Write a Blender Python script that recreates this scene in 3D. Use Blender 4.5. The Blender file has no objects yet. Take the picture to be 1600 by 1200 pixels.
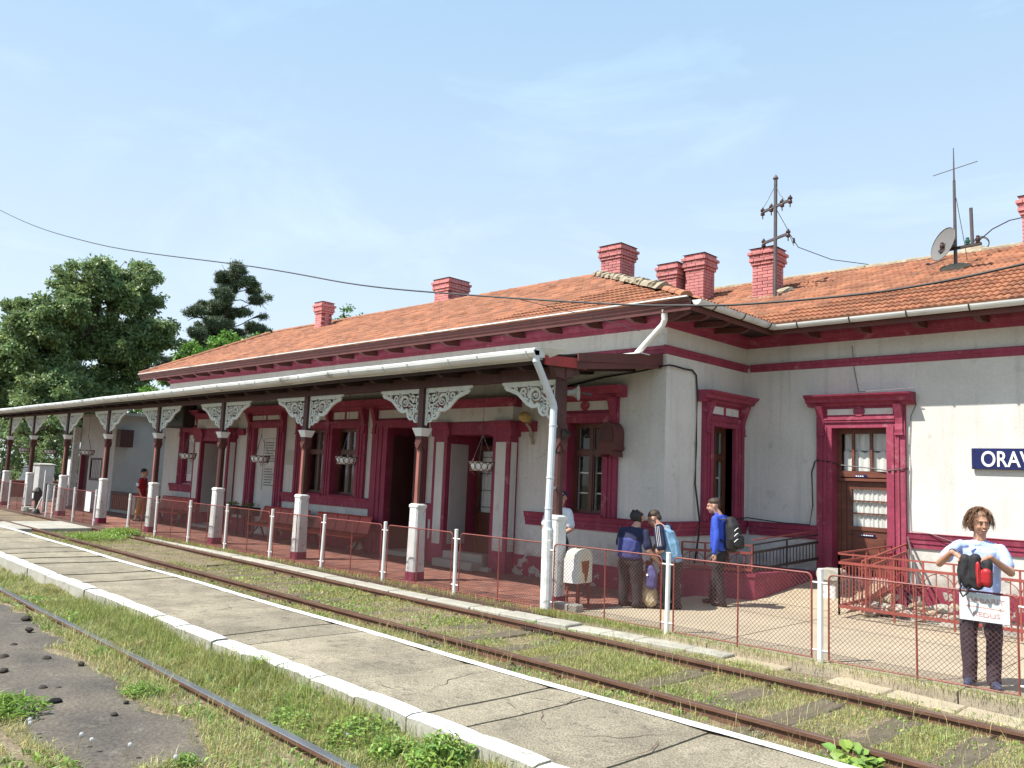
import bpy, bmesh, math, random
import numpy as np
from mathutils import Vector, Matrix, noise
random.seed(7); RN=np.random.default_rng(11)
S=bpy.context.scene; COL=S.collection
R=math.radians
# ---------------------------------------------------------------- camera
cam=bpy.data.cameras.new('camera'); camo=bpy.data.objects.new('camera',cam); COL.objects.link(camo)
YAW,PITCH,ROLL,FPX,HC=0.7740157,0.1132095,0.0414477,1288.3235,1.8745525
fw=Vector((-math.sin(YAW)*math.cos(PITCH),math.cos(YAW)*math.cos(PITCH),math.sin(PITCH)))
rt=Vector((math.cos(YAW),math.sin(YAW),0)); up=rt.cross(fw)
r2=rt*math.cos(ROLL)+up*math.sin(ROLL); u2=-rt*math.sin(ROLL)+up*math.cos(ROLL)
camo.matrix_world=Matrix(((r2.x,u2.x,-fw.x,0),(r2.y,u2.y,-fw.y,0),(r2.z,u2.z,-fw.z,HC),(0,0,0,1)))
cam.sensor_width=36; cam.lens=36*FPX/1600; cam.clip_start=.05; cam.clip_end=3000
S.camera=camo
S.render.resolution_x=1024; S.render.resolution_y=768
# ---------------------------------------------------------------- light
SUN_EL=55.0; SDX,SDY=.43,.90       # shadows fall towards (+SDX,+SDY)
w=bpy.data.worlds.new('World'); S.world=w; w.use_nodes=True
nt=w.node_tree; nt.nodes.clear()
sky=nt.nodes.new('ShaderNodeTexSky'); sky.sky_type='NISHITA'; sky.sun_disc=False
sky.sun_elevation=R(SUN_EL); sky.sun_rotation=math.atan2(-SDX,-SDY)
sky.air_density=1.0; sky.dust_density=.5; sky.ozone_density=1.2
tc=nt.nodes.new('ShaderNodeTexCoord'); mp=nt.nodes.new('ShaderNodeMapping'); mp.inputs['Scale'].default_value=(1.3,3.2,5.5); mp.inputs['Rotation'].default_value=(0,.35,.6)
nz=nt.nodes.new('ShaderNodeTexNoise'); nz.inputs['Scale'].default_value=1.5; nz.inputs['Detail'].default_value=7; nz.inputs['Roughness'].default_value=.6; nz.inputs['Distortion'].default_value=.6
cr=nt.nodes.new('ShaderNodeValToRGB'); cr.color_ramp.elements[0].position=.50; cr.color_ramp.elements[1].position=.80
cr.color_ramp.elements[0].color=(.72,.72,.72,1); cr.color_ramp.elements[1].color=(.97,.97,.97,1)
mx=nt.nodes.new('ShaderNodeMix'); mx.data_type='RGBA'; mx.inputs['B'].default_value=(4.5,6.2,7.9,1)
bg=nt.nodes.new('ShaderNodeBackground'); bg.inputs['Strength'].default_value=.086; out=nt.nodes.new('ShaderNodeOutputWorld')
L=nt.links.new
L(tc.outputs['Generated'],mp.inputs['Vector']); L(mp.outputs[0],nz.inputs['Vector']); L(nz.outputs[0],cr.inputs[0])
sx=nt.nodes.new('ShaderNodeSeparateXYZ'); L(tc.outputs['Generated'],sx.inputs[0]); hz=nt.nodes.new('ShaderNodeMapRange'); hz.inputs[1].default_value=0; hz.inputs[2].default_value=.75; hz.interpolation_type='SMOOTHSTEP'; L(sx.outputs[2],hz.inputs[0])
vm=nt.nodes.new('ShaderNodeMix'); vm.data_type='RGBA'; vm.inputs['A'].default_value=(6.6,7.6,8.5,1); vm.inputs['B'].default_value=(3.5,5.7,8.1,1); L(hz.outputs[0],vm.inputs['Factor']); L(vm.outputs['Result'],mx.inputs['B'])   # thin haze, whiter towards the horizon all round
L(cr.outputs[0],mx.inputs['Factor']); L(sky.outputs[0],mx.inputs['A']); L(mx.outputs['Result'],bg.inputs[0]); L(bg.outputs[0],out.inputs[0])
sl=bpy.data.lights.new('sun','SUN'); sl.energy=5.0; sl.angle=R(.55); sl.color=(1,.945,.86)
so=bpy.data.objects.new('sun',sl); COL.objects.link(so)
hd=math.hypot(SDX,SDY); te=math.tan(R(SUN_EL))
so.rotation_euler=Vector((SDX/hd,SDY/hd,-te)).to_track_quat('-Z','Y').to_euler()
S.view_settings.view_transform='Standard'; S.view_settings.look='None'; S.view_settings.gamma=1; S.view_settings.use_curve_mapping=False
S.view_settings.exposure=0.72

# ---------------------------------------------------------------- materials
def mat(name,col,col2=None,scale=3.0,rough=.75,bump=0.0,bscale=40.0,metal=0.0,spots=None,spot_scale=8.0,spot_lo=.58,spot_hi=.66,rnd=0.0,detail=5,lo=.35,hi=.65,stretch=None,trans=0.0,attr=False,grain=None,dirt=None,streak=None):
    m=bpy.data.materials.new(name); m.use_nodes=True; n=m.node_tree; b=n.nodes['Principled BSDF']
    b.inputs['Roughness'].default_value=rough; b.inputs['Metallic'].default_value=metal
    lk=n.links.new
    co=n.nodes.new('ShaderNodeTexCoord').outputs['Object']
    if stretch:
        mm=n.nodes.new('ShaderNodeMapping'); mm.inputs['Scale'].default_value=stretch; lk(co,mm.inputs[0]); co=mm.outputs[0]
    def noi(sc,d=detail):
        q=n.nodes.new('ShaderNodeTexNoise'); q.inputs['Scale'].default_value=sc; q.inputs['Detail'].default_value=d; q.inputs['Roughness'].default_value=.62; lk(co,q.inputs['Vector']); return q.outputs[0]
    def ramp(s,a,c):
        q=n.nodes.new('ShaderNodeMapRange'); q.inputs[1].default_value=a; q.inputs[2].default_value=c; lk(s,q.inputs[0]); return q.outputs[0]
    def mix(f,a,c,mode='MIX'):
        q=n.nodes.new('ShaderNodeMix'); q.data_type='RGBA'; q.blend_type=mode
        if isinstance(f,float): q.inputs['Factor'].default_value=f
        else: lk(f,q.inputs['Factor'])
        for k,v in (('A',a),('B',c)):
            if isinstance(v,tuple): q.inputs[k].default_value=(*v,1)
            else: lk(v,q.inputs[k])
        return q.outputs['Result']
    c=tuple(col)
    if col2: c=mix(ramp(noi(scale),lo,hi),tuple(col),tuple(col2))
    if spots: c=mix(ramp(noi(spot_scale,6),spot_lo,spot_hi),c,tuple(spots))
    def sep():
        q=n.nodes.new('ShaderNodeSeparateXYZ'); lk(n.nodes.new('ShaderNodeTexCoord').outputs['Object'],q.inputs[0]); return q.outputs[2]
    def math_(op,a,bb):
        q=n.nodes.new('ShaderNodeMath'); q.operation=op
        for i_,v in enumerate((a,bb)):
            if isinstance(v,(int,float)): q.inputs[i_].default_value=v
            else: lk(v,q.inputs[i_])
        return q.outputs[0]
    if streak:   # rain streaks and drips
        mm=n.nodes.new('ShaderNodeMapping'); mm.inputs['Scale'].default_value=(5,5,.35); lk(n.nodes.new('ShaderNodeTexCoord').outputs['Object'],mm.inputs[0])
        q=n.nodes.new('ShaderNodeTexNoise'); q.inputs['Scale'].default_value=1.6; q.inputs['Detail'].default_value=5; lk(mm.outputs[0],q.inputs['Vector'])
        c=mix(math_('MULTIPLY',ramp(q.outputs[0],.52,.78),streak[1]),c,streak[0])
    if dirt:     # splash dirt and damp along the foot
        g=n.nodes.new('ShaderNodeMapRange'); g.inputs[1].default_value=dirt[1]; g.inputs[2].default_value=dirt[2]; lk(sep(),g.inputs[0])
        c=mix(math_('MULTIPLY',g.outputs[0],ramp(noi(3.2,6),.38,.66)),c,dirt[0])
    if grain:
        q=n.nodes.new('ShaderNodeMapRange'); q.inputs[1].default_value=.36; q.inputs[2].default_value=.64; q.inputs[3].default_value=grain[1]; q.inputs[4].default_value=grain[2]; lk(noi(grain[0],2),q.inputs[0])
        cc=n.nodes.new('ShaderNodeCombineXYZ'); [lk(q.outputs[0],cc.inputs[i]) for i in range(3)]
        c=mix(1.0,c,cc.outputs[0],'MULTIPLY')
    if rnd:
        oi=n.nodes.new('ShaderNodeObjectInfo'); q=n.nodes.new('ShaderNodeMapRange'); q.inputs[3].default_value=1-rnd; q.inputs[4].default_value=1+rnd; lk(oi.outputs['Random'],q.inputs[0])
        cc=n.nodes.new('ShaderNodeCombineXYZ'); [lk(q.outputs[0],cc.inputs[i]) for i in range(3)]
        c=mix(1.0,c,cc.outputs[0],'MULTIPLY')
    if attr:
        at=n.nodes.new('ShaderNodeAttribute'); at.attribute_name='tint'; c=mix(1.0,c,at.outputs['Color'],'MULTIPLY')
    if isinstance(c,tuple): b.inputs['Base Color'].default_value=(*c,1)
    else: lk(c,b.inputs['Base Color'])
    if bump:
        q=n.nodes.new('ShaderNodeBump'); q.inputs['Strength'].default_value=min(1,bump); q.inputs['Distance'].default_value=.01
        lk(noi(bscale,4),q.inputs['Height']); lk(q.outputs[0],b.inputs['Normal'])
    if trans:
        t=n.nodes.new('ShaderNodeBsdfTranslucent'); ms=n.nodes.new('ShaderNodeMixShader'); ms.inputs[0].default_value=trans
        if isinstance(c,tuple): t.inputs[0].default_value=(*c,1)
        else: lk(c,t.inputs[0])
        lk(b.outputs[0],ms.inputs[1]); lk(t.outputs[0],ms.inputs[2]); lk(ms.outputs[0],n.nodes['Material Output'].inputs[0])
    return m
def glass_mat():
    m=bpy.data.materials.new('window_glass'); m.use_nodes=True; n=m.node_tree; n.nodes.clear()
    o=n.nodes.new('ShaderNodeOutputMaterial'); t=n.nodes.new('ShaderNodeBsdfTransparent'); t.inputs[0].default_value=(.92,.94,.93,1)
    g=n.nodes.new('ShaderNodeBsdfGlossy'); g.inputs['Roughness'].default_value=.03
    lw=n.nodes.new('ShaderNodeLayerWeight'); lw.inputs[0].default_value=.5; pw=n.nodes.new('ShaderNodeMath'); pw.operation='POWER'; pw.inputs[1].default_value=3.5; f=n.nodes.new('ShaderNodeMath'); f.operation='MULTIPLY_ADD'; f.inputs[1].default_value=.8; f.inputs[2].default_value=.05; x=n.nodes.new('ShaderNodeMixShader')
    n.links.new(lw.outputs['Facing'],pw.inputs[0]); n.links.new(pw.outputs[0],f.inputs[0]); n.links.new(f.outputs[0],x.inputs[0]); n.links.new(t.outputs[0],x.inputs[1]); n.links.new(g.outputs[0],x.inputs[2]); n.links.new(x.outputs[0],o.inputs[0]); return m
M=dict(
 wall=mat('lime_plaster',(.64,.625,.59),(.55,.535,.50),.8,.9,.4,60,grain=(35,.95,1.05),dirt=((.30,.27,.23),1.0,.35),streak=((.36,.34,.31),.42),spots=(.36,.345,.32),spot_scale=4.2,spot_lo=.62,spot_hi=.80),
 wallold=mat('grey_plaster',(.50,.49,.47),(.42,.41,.39),1.3,.9,.35,50,spots=(.3,.29,.27),spot_scale=4,spot_lo=.64,spot_hi=.76),
 maroon=mat('maroon_paint',(.285,.036,.080),(.215,.024,.056),2.0,.70,.3,25,grain=(22,.88,1.12),streak=((.36,.11,.14),.45),spots=(.40,.14,.17),spot_scale=3.5,spot_lo=.60,spot_hi=.72),
 maroon_peel=mat('peeling_maroon_paint',(.27,.022,.058),(.22,.018,.05),2,.75,.5,20,spots=(.38,.35,.31),spot_scale=3.3,spot_lo=.57,spot_hi=.60,stretch=(1,1,1.3)),
 brown=mat('brown_wood_paint',(.055,.017,.015),(.080,.026,.022),6,.6,.3,30,stretch=(1,1,.2)),
 brownb=mat('red_brown_board',(.12,.032,.028),(.085,.026,.022),5,.65,.3,30),
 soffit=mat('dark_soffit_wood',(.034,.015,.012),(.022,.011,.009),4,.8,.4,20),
 redboard=mat('red_fascia_paint',(.34,.03,.03),(.25,.03,.03),4,.6,.2,20),
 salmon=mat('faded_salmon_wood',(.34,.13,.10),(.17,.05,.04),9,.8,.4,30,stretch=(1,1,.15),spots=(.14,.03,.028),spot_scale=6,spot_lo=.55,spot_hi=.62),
 door=mat('brown_door_varnish',(.12,.038,.02),(.075,.022,.014),7,.45,.2,30,stretch=(1,1,.2)),
 sunwood=mat('weathered_door_wood',(.165,.052,.03),(.085,.028,.018),7,.5,.3,30,stretch=(.3,1,1)),
 tile=mat('roof_tile_clay',(.335,.138,.070),(.245,.094,.050),1.6,.8,.3,40,spots=(.20,.10,.06),spot_scale=2.3,spot_lo=.58,spot_hi=.76,attr=True),
 mortar=mat('lime_mortar',(.36,.31,.22),(.25,.21,.15),6,.95,.8,18),
 pink=mat('pink_brick',(.58,.235,.225),(.46,.165,.16),4,.85,.5,60,spots=(.22,.13,.11),spot_scale=3,spot_lo=.64,spot_hi=.74,rnd=.18),
 pinkm=mat('pink_mortar',(.30,.10,.095),(.22,.07,.07),6,.95,.5,40),
 zinc=mat('painted_zinc_gutter',(.68,.69,.68),(.52,.53,.51),2.5,.45,.15,15,spots=(.30,.29,.26),spot_scale=5,spot_lo=.6,spot_hi=.7,stretch=(.35,1,1)),
 pipe=mat('pale_grey_pipe_paint',(.56,.60,.64),(.50,.53,.56),4,.4,.1,20),
 white=mat('white_gloss_paint',(.74,.74,.72),(.66,.66,.64),5,.45,.2,30),
 whitewash=mat('whitewash',(.74,.74,.72),(.60,.59,.56),5,.9,.5,30,spots=(.33,.30,.25),spot_scale=9,spot_lo=.56,spot_hi=.68,grain=(60,.86,1.1)),
 lace=mat('white_lace_wood',(.66,.68,.64),(.56,.58,.54),6,.6,.2,30),
 darkiron=mat('dark_iron',(.035,.033,.035),(.06,.045,.04),9,.55,.3,40,metal=.3),
 polegrey=mat('grey_steel_pole',(.09,.085,.095),(.14,.11,.10),7,.5,.2,30,metal=.3),
 rust=mat('rusty_rail',(.105,.048,.03),(.16,.08,.05),7,.8,.5,50,stretch=(.4,1,1)),
 railtop=mat('worn_rail_head',(.20,.13,.095),(.12,.07,.05),8,.38,.2,30,metal=.35,stretch=(.3,1,1)),
 railshine=mat('polished_rail_head',(.42,.43,.45),(.30,.29,.29),5,.27,.1,30,metal=.8,stretch=(.25,1,1)),
 clip=mat('rusty_fastening',(.035,.022,.018),(.07,.035,.022),15,.9,.6,50),
 sleeper=mat('weathered_sleeper',(.15,.118,.08),(.085,.066,.046),5,.95,.8,25,stretch=(4,.5,1)),
 slab=mat('exposed_aggregate_concrete',(.31,.268,.192),(.205,.175,.124),2.3,.95,1.0,110,spots=(.12,.10,.075),spot_scale=9,spot_lo=.55,spot_hi=.75,rnd=.13,grain=(75,.62,1.42)),
 conc=mat('pale_concrete',(.40,.385,.33),(.31,.295,.25),3,.95,.6,40,spots=(.2,.19,.15),spot_scale=6,spot_lo=.62,spot_hi=.72,rnd=.07),
 tan=mat('tan_concrete',(.41,.345,.245),(.35,.29,.205),1.2,.95,.4,50,spots=(.28,.24,.18),spot_scale=5,spot_lo=.58,spot_hi=.75,grain=(60,.84,1.16)),
 paver=mat('red_brown_paver',(.26,.115,.085),(.20,.085,.062),1.3,.9,.5,50,spots=(.33,.2,.15),spot_scale=7,spot_lo=.6,spot_hi=.75,attr=True),
 joint=mat('paver_joint',(.10,.06,.045),None,1,.95),
 soil=mat('dry_soil',(.225,.175,.11),(.135,.105,.068),2.4,1,.9,45,grain=(50,.65,1.35),spots=(.30,.24,.16),spot_scale=16,spot_lo=.6,spot_hi=.68),
 mud=mat('oily_grey_dirt',(.135,.112,.084),(.062,.052,.043),1.6,.85,1.0,30,spots=(.21,.18,.135),spot_scale=3.2,spot_lo=.55,spot_hi=.80,grain=(38,.75,1.28)),
 field=mat('meadow_ground',(.09,.105,.035),(.14,.115,.06),.4,1,.5,5),
 stone=mat('ballast_stone',(.24,.20,.155),(.13,.105,.08),5,.95,.5,40,attr=True),
 darkstone=mat('dark_clod',(.028,.022,.018),(.05,.038,.03),9,.95,.8,30),
 fence=mat('red_brown_fence_paint',(.25,.055,.04),(.17,.035,.028),9,.55,.2,40),
 wire=mat('rusty_mesh_wire',(.17,.070,.06),(.11,.05,.045),9,.6),
 rail=mat('red_oxide_railing',(.31,.070,.052),(.23,.05,.04),6,.55,.2,30),
 bench=mat('red_bench_plastic',(.42,.055,.035),(.34,.045,.03),5,.5,.1,30,rnd=.08),
 black=mat('black_rubber_cable',(.012,.012,.013),None,1,.5),
 glass=glass_mat(),
 curtain=mat('white_lace_curtain',(.80,.80,.78),(.62,.62,.60),14,.9,.3,20,stretch=(5,5,.4)),
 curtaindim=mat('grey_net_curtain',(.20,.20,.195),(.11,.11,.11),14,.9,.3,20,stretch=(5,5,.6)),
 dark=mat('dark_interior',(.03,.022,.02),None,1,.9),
 innerwall=mat('interior_plaster',(.30,.28,.25),None,1,.9),
 blue=mat('blue_enamel',(.009,.014,.095),(.007,.010,.07),5,.25,.05,10),
 letter=mat('white_enamel',(.80,.80,.80),None,1,.4),
 redletter=mat('faded_red_paint',(.50,.22,.20),(.58,.42,.40),24,.6),
 board=mat('white_sign_board',(.66,.70,.70),(.58,.62,.62),4,.5),
 paper=mat('white_paper',(.70,.70,.68),(.62,.62,.60),4,.8),
 ink=mat('grey_print_ink',(.16,.16,.17),None,1,.8),
 marble=mat('pale_stone_plaque',(.46,.42,.36),(.40,.37,.32),4,.6),
 enamelold=mat('rust_streaked_white_enamel',(.66,.63,.52),(.56,.52,.42),5,.55,.2,20,spots=(.30,.10,.03),spot_scale=4.0,spot_lo=.58,spot_hi=.64,stretch=(1,1,.55)),
 rustred=mat('rust_stain',(.26,.075,.02),(.17,.05,.018),14,.9),
 bark=mat('dark_bark',(.07,.05,.038),(.04,.03,.024),6,.95,.9,14,stretch=(1,1,.3)),
 leafA=mat('tree_leaf',(.25,.33,.14),(.16,.24,.09),.5,.40,trans=.42,attr=True),
 leafB=mat('bright_leaf',(.15,.29,.045),(.11,.23,.035),.8,.55,trans=.35,attr=True),
 pine=mat('pine_needle',(.15,.195,.11),(.10,.14,.08),.7,.6,trans=.1,attr=True),
 grass=mat('grass_blade',(.27,.33,.085),(.42,.42,.15),.8,.6,trans=.35,attr=True),
 dry=mat('dry_grass_blade',(.60,.53,.28),(.50,.47,.21),.9,.7,trans=.3,attr=True),
 weed=mat('weed_leaf',(.20,.33,.065),(.30,.43,.09),3,.5,trans=.35,attr=True),
 puff=mat('dandelion_puff',(.6,.6,.58),None,1,.9,trans=.4),
 skin=mat('skin',(.52,.29,.21),(.45,.235,.165),9,.55),
 tanskin=mat('tanned_skin',(.50,.27,.18),(.43,.21,.135),9,.55),
 eyew=mat('eye_white',(.6,.58,.55),None,1,.4), lip=mat('lip',(.30,.09,.07),None,1,.5),
 tooth=mat('tooth',(.7,.66,.58),None,1,.4),
 hairb=mat('brown_wavy_hair',(.27,.145,.085),(.13,.068,.04),30,.5,.4,50),
 hairk=mat('black_hair',(.012,.011,.012),(.022,.02,.02),16,.55,.6,60),
 hairs=mat('short_brown_hair',(.06,.038,.024),(.035,.022,.015),16,.6,.6,60),
 shirtA=mat('pale_blue_shirt_cloth',(.34,.43,.74),(.44,.52,.78),5,.85,.4,18),
 navy=mat('navy_cloth',(.014,.016,.048),(.02,.022,.06),4,.9,.4,15), navy2=mat('faded_navy_cloth',(.045,.055,.19),(.035,.042,.15),4,.9,.4,15),
 sky=mat('light_blue_jersey',(.20,.36,.50),(.17,.31,.45),4,.85,.4,15),
 royal=mat('royal_blue_shirt_cloth',(.035,.085,.52),(.03,.07,.43),4,.8,.5,14),
 trou=mat('dark_violet_trousers',(.065,.05,.07),(.05,.04,.055),5,.9,.4,15),
 ktrou=mat('black_trousers',(.018,.018,.022),(.026,.026,.03),5,.9,.3,15),
 wshirt=mat('white_shirt_cloth',(.68,.70,.74),(.60,.62,.66),5,.85,.4,15),
 redshirt=mat('red_shirt_cloth',(.42,.02,.03),(.34,.018,.025),5,.85,.3,15),
 yellow=mat('mustard_trousers',(.50,.27,.04),(.42,.22,.03),5,.85,.3,15),
 shoe=mat('blue_trainer',(.04,.07,.17),(.07,.08,.12),12,.6), kshoe=mat('black_shoe',(.012,.012,.012),None,1,.4),
 bag=mat('black_bag_cloth',(.011,.010,.013),(.02,.018,.02),6,.75,.4,20), bagred=mat('red_bag_cloth',(.42,.012,.018),(.30,.01,.015),5,.5,.2,20),
 sack=mat('cream_checked_sack',(.55,.44,.28),(.40,.31,.2),12,.85,.5,14), bagblue=mat('blue_sports_bag',(.075,.075,.22),(.055,.055,.17),8,.7,.3,20), orange=mat('orange_red_bag',(.42,.07,.03),(.3,.05,.025),8,.7),
 yellamp=mat('yellowed_lamp_glass',(.45,.33,.10),None,1,.4),
 green=mat('green_glass_insulator',(.02,.10,.07),None,1,.15), brownins=mat('brown_porcelain',(.05,.022,.018),None,1,.25),
 dish=mat('dish_grey',(.16,.155,.15),None,1,.6), carblue=mat('car_paint',(.14,.22,.33),None,1,.25,metal=.3), clay=mat('red_clay_bank',(.24,.085,.055),(.17,.07,.045),1.5,.95,.5,20),
 clockface=mat('dark_clock_face',(.055,.06,.055),None,1,.3),
)
# ---------------------------------------------------------------- mesh builder
class MB:
    def __init__(s): s.v=[]; s.f=[]; s.mi=[]; s.m=0
    def add(s,vs,fs):
        o=len(s.v); s.v.extend([tuple(q) for q in vs]); s.f.extend([tuple(i+o for i in q) for q in fs]); s.mi.extend([s.m]*len(fs)); return s
    def box(s,x0,x1,y0,y1,z0,z1,T=None):
        vs=[(x,y,z) for x in (x0,x1) for y in (y0,y1) for z in (z0,z1)]
        if T: vs=[T(*q) for q in vs]
        return s.add(vs,[(0,1,3,2),(4,6,7,5),(0,4,5,1),(2,3,7,6),(0,2,6,4),(1,5,7,3)])
    def quad(s,a,b,c,d): return s.add([a,b,c,d],[(0,1,2,3)])
    def tube(s,pts,r,n=6,cap=True,r1=None):
        pts=[Vector(p) for p in pts]; rings=[]
        for i,p in enumerate(pts):
            d=(pts[min(i+1,len(pts)-1)]-pts[max(i-1,0)]).normalized()
            a=d.cross(Vector((0,0,1)));
            if a.length<.01: a=d.cross(Vector((1,0,0)))
            a.normalize(); b=d.cross(a)
            rr=r if r1 is None else r+(r1-r)*i/(len(pts)-1)
            rings.append([p+(a*math.cos(2*math.pi*k/n)+b*math.sin(2*math.pi*k/n))*rr for k in range(n)])
        vs=[q for g in rings for q in g]; fs=[]
        for i in range(len(pts)-1):
            for k in range(n): fs.append((i*n+k,i*n+(k+1)%n,(i+1)*n+(k+1)%n,(i+1)*n+k))
        if cap: fs+= [tuple(range(n))[::-1],tuple((len(pts)-1)*n+k for k in range(n))]
        return s.add(vs,fs)
    def bar(s,p,q,w,h=None,upv=(0,0,1)):
        p=Vector(p);q=Vector(q);h=h or w; d=(q-p).normalized(); a=d.cross(Vector(upv))
        if a.length<.01: a=d.cross(Vector((1,0,0)))
        a.normalize(); b=a.cross(d); vs=[]
        for c in (p,q):
            for sa,sb in ((-1,-1),(1,-1),(1,1),(-1,1)): vs.append(c+a*sa*w/2+b*sb*h/2)
        return s.add(vs,[(0,1,2,3),(7,6,5,4),(0,4,5,1),(1,5,6,2),(2,6,7,3),(3,7,4,0)])
    def prism(s,poly,f0,f1):
        """poly: list of 2D, f0/f1 map (a,b)->3D"""
        n=len(poly); vs=[f0(*p) for p in poly]+[f1(*p) for p in poly]
        return s.add(vs,[tuple(range(n))[::-1],tuple(range(n,2*n))]+[(i,(i+1)%n,n+(i+1)%n,n+i) for i in range(n)])
    def lathe(s,prof,c=(0,0,0),n=16,sx=1,sy=1):
        vs=[];fs=[]
        for r,z in prof:
            for k in range(n): vs.append((c[0]+r*sx*math.cos(2*math.pi*k/n),c[1]+r*sy*math.sin(2*math.pi*k/n),c[2]+z))
        for i in range(len(prof)-1):
            for k in range(n): fs.append((i*n+k,i*n+(k+1)%n,(i+1)*n+(k+1)%n,(i+1)*n+k))
        return s.add(vs,fs)
    def ell(s,c,r,n=10,m=7,rot=None):
        vs=[];fs=[]
        for i in range(m+1):
            t=math.pi*i/m
            for k in range(n):
                q=Vector((r[0]*math.sin(t)*math.cos(2*math.pi*k/n),r[1]*math.sin(t)*math.sin(2*math.pi*k/n),r[2]*math.cos(t)))
                if rot is not None: q=rot@q
                vs.append(q+Vector(c))
        for i in range(m):
            for k in range(n): fs.append((i*n+k,i*n+(k+1)%n,(i+1)*n+(k+1)%n,(i+1)*n+k))
        return s.add(vs,fs)
    def mesh(s,name,mats,smooth=False,bev=0):
        me=bpy.data.meshes.new(name); me.from_pydata(s.v,[],s.f)
        for m in (mats if isinstance(mats,(list,tuple)) else [mats]): me.materials.append(m)
        if max(s.mi or [0])>0: me.polygons.foreach_set('material_index',s.mi)
        bm=bmesh.new(); bm.from_mesh(me); bmesh.ops.recalc_face_normals(bm,faces=bm.faces)
        if bev: bmesh.ops.bevel(bm,geom=bm.edges[:],offset=bev,segments=1,affect='EDGES',clamp_overlap=True)
        bm.to_mesh(me); bm.free()
        if smooth: me.polygons.foreach_set('use_smooth',[True]*len(me.polygons))
        me.update(); return me
    def obj(s,name,mats,parent=None,smooth=False,bev=0,kind=None):
        return link(name,s.mesh(name,mats,smooth,bev),parent,kind)
def link(name,me,parent=None,kind=None,loc=None,rot=None):
    o=bpy.data.objects.new(name,me); COL.objects.link(o)
    if parent is not None: o.parent=parent
    if kind: o['kind']=kind
    if loc is not None: o.location=loc
    if rot is not None: o.rotation_euler=rot
    return o
def thing(name,label,cat,loc=(0,0,0),rz=0,group=None):
    o=bpy.data.objects.new(name,None); COL.objects.link(o); o.location=loc; o.rotation_euler=(0,0,rz); o.empty_display_size=.2
    return tag(o,label,cat,group)
def tag(o,label=None,cat=None,group=None,kind=None):
    if label: o['label']=label
    if cat: o['category']=cat
    if group: o['group']=group
    if kind: o['kind']=kind
    return o
def dup(root,loc,rz=None,label=None):
    """copy a thing with its parts and their sub-parts"""
    r=root.copy(); COL.objects.link(r); r.location=loc
    if rz is not None: r.rotation_euler=(0,0,rz)
    if label: r['label']=label
    def rec(a,b):
        for ch in list(a.children):
            c=ch.copy(); COL.objects.link(c); c.parent=b; rec(ch,c)
    rec(root,r); return r
def add_tint(me,per,lo=.75,hi=1.25,warm=.12):
    """random brightness per piece of `per` consecutive faces"""
    nf=len(me.polygons); k=nf//per+1
    b=RN.uniform(lo,hi,k); wv=RN.uniform(-warm,warm,k)
    lt=np.empty(nf,dtype=np.int32); me.polygons.foreach_get('loop_total',lt)
    idx=np.repeat(np.arange(nf)//per,lt)
    c=np.ones((len(idx),4),dtype=np.float32); c[:,0]=b[idx]*(1+wv[idx]); c[:,1]=b[idx]; c[:,2]=b[idx]*(1-wv[idx])
    a=me.color_attributes.new('tint','FLOAT_COLOR','CORNER'); a.data.foreach_set('color',c.ravel())
def _h(i,j,sd):
    v=np.sin(i*127.1+j*311.7+sd*74.7)*43758.5453; return v-np.floor(v)
def vn(x,y,s,sd):
    x=np.asarray(x)*s; y=np.asarray(y)*s; i=np.floor(x); j=np.floor(y); u=x-i; w_=y-j; u=u*u*(3-2*u); w_=w_*w_*(3-2*w_)
    return ((_h(i,j,sd)*(1-u)+_h(i+1,j,sd)*u)*(1-w_)+(_h(i,j+1,sd)*(1-u)+_h(i+1,j+1,sd)*u)*w_-.5)*1.3
def vf(x,y,s,sd): return vn(x,y,s,sd)+.5*vn(x,y,s*2.1,sd+5)+.25*vn(x,y,s*4.3,sd+9)
YA,YB,XC,YV,YF=12.015,14.82,-8.008,9.596,9.123
TH=.0357
def tk(xt,yt):    # track frame -> building frame
    return (math.cos(TH)*xt+math.sin(TH)*yt,-math.sin(TH)*xt+math.cos(TH)*yt)
# ================================================================ setting: ground, tracks, platform, pavement
def tobj(o): o.rotation_euler=(0,0,-TH); return o
def fbm(x,y,s,seed=0): return noise.fractal(Vector((x*s+seed,y*s-seed,seed*.37)),1.0,2.0,4)
# outer ground: big sheet
b=MB(); b.quad((-400,-300,-.34),(300,-300,-.34),(300,500,-.34),(-400,500,-.34)); b.obj('ground',M['field'],kind='structure')
def mud_edge(xt): # upper limit (yt) of the patch
    return 2.72+.16*vf(xt,0*np.asarray(xt),1.1,5)+np.where(np.asarray(xt)<-9.6,.30,0)
def mud_e(x,y): return np.minimum(np.minimum(mud_edge(x)-y,(x+14.5)*.5),np.minimum((-5.5+.15*np.sin(y*5)-x)*.8,y-(1.88+.12*vf(x,y,1.2,8))))
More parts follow.
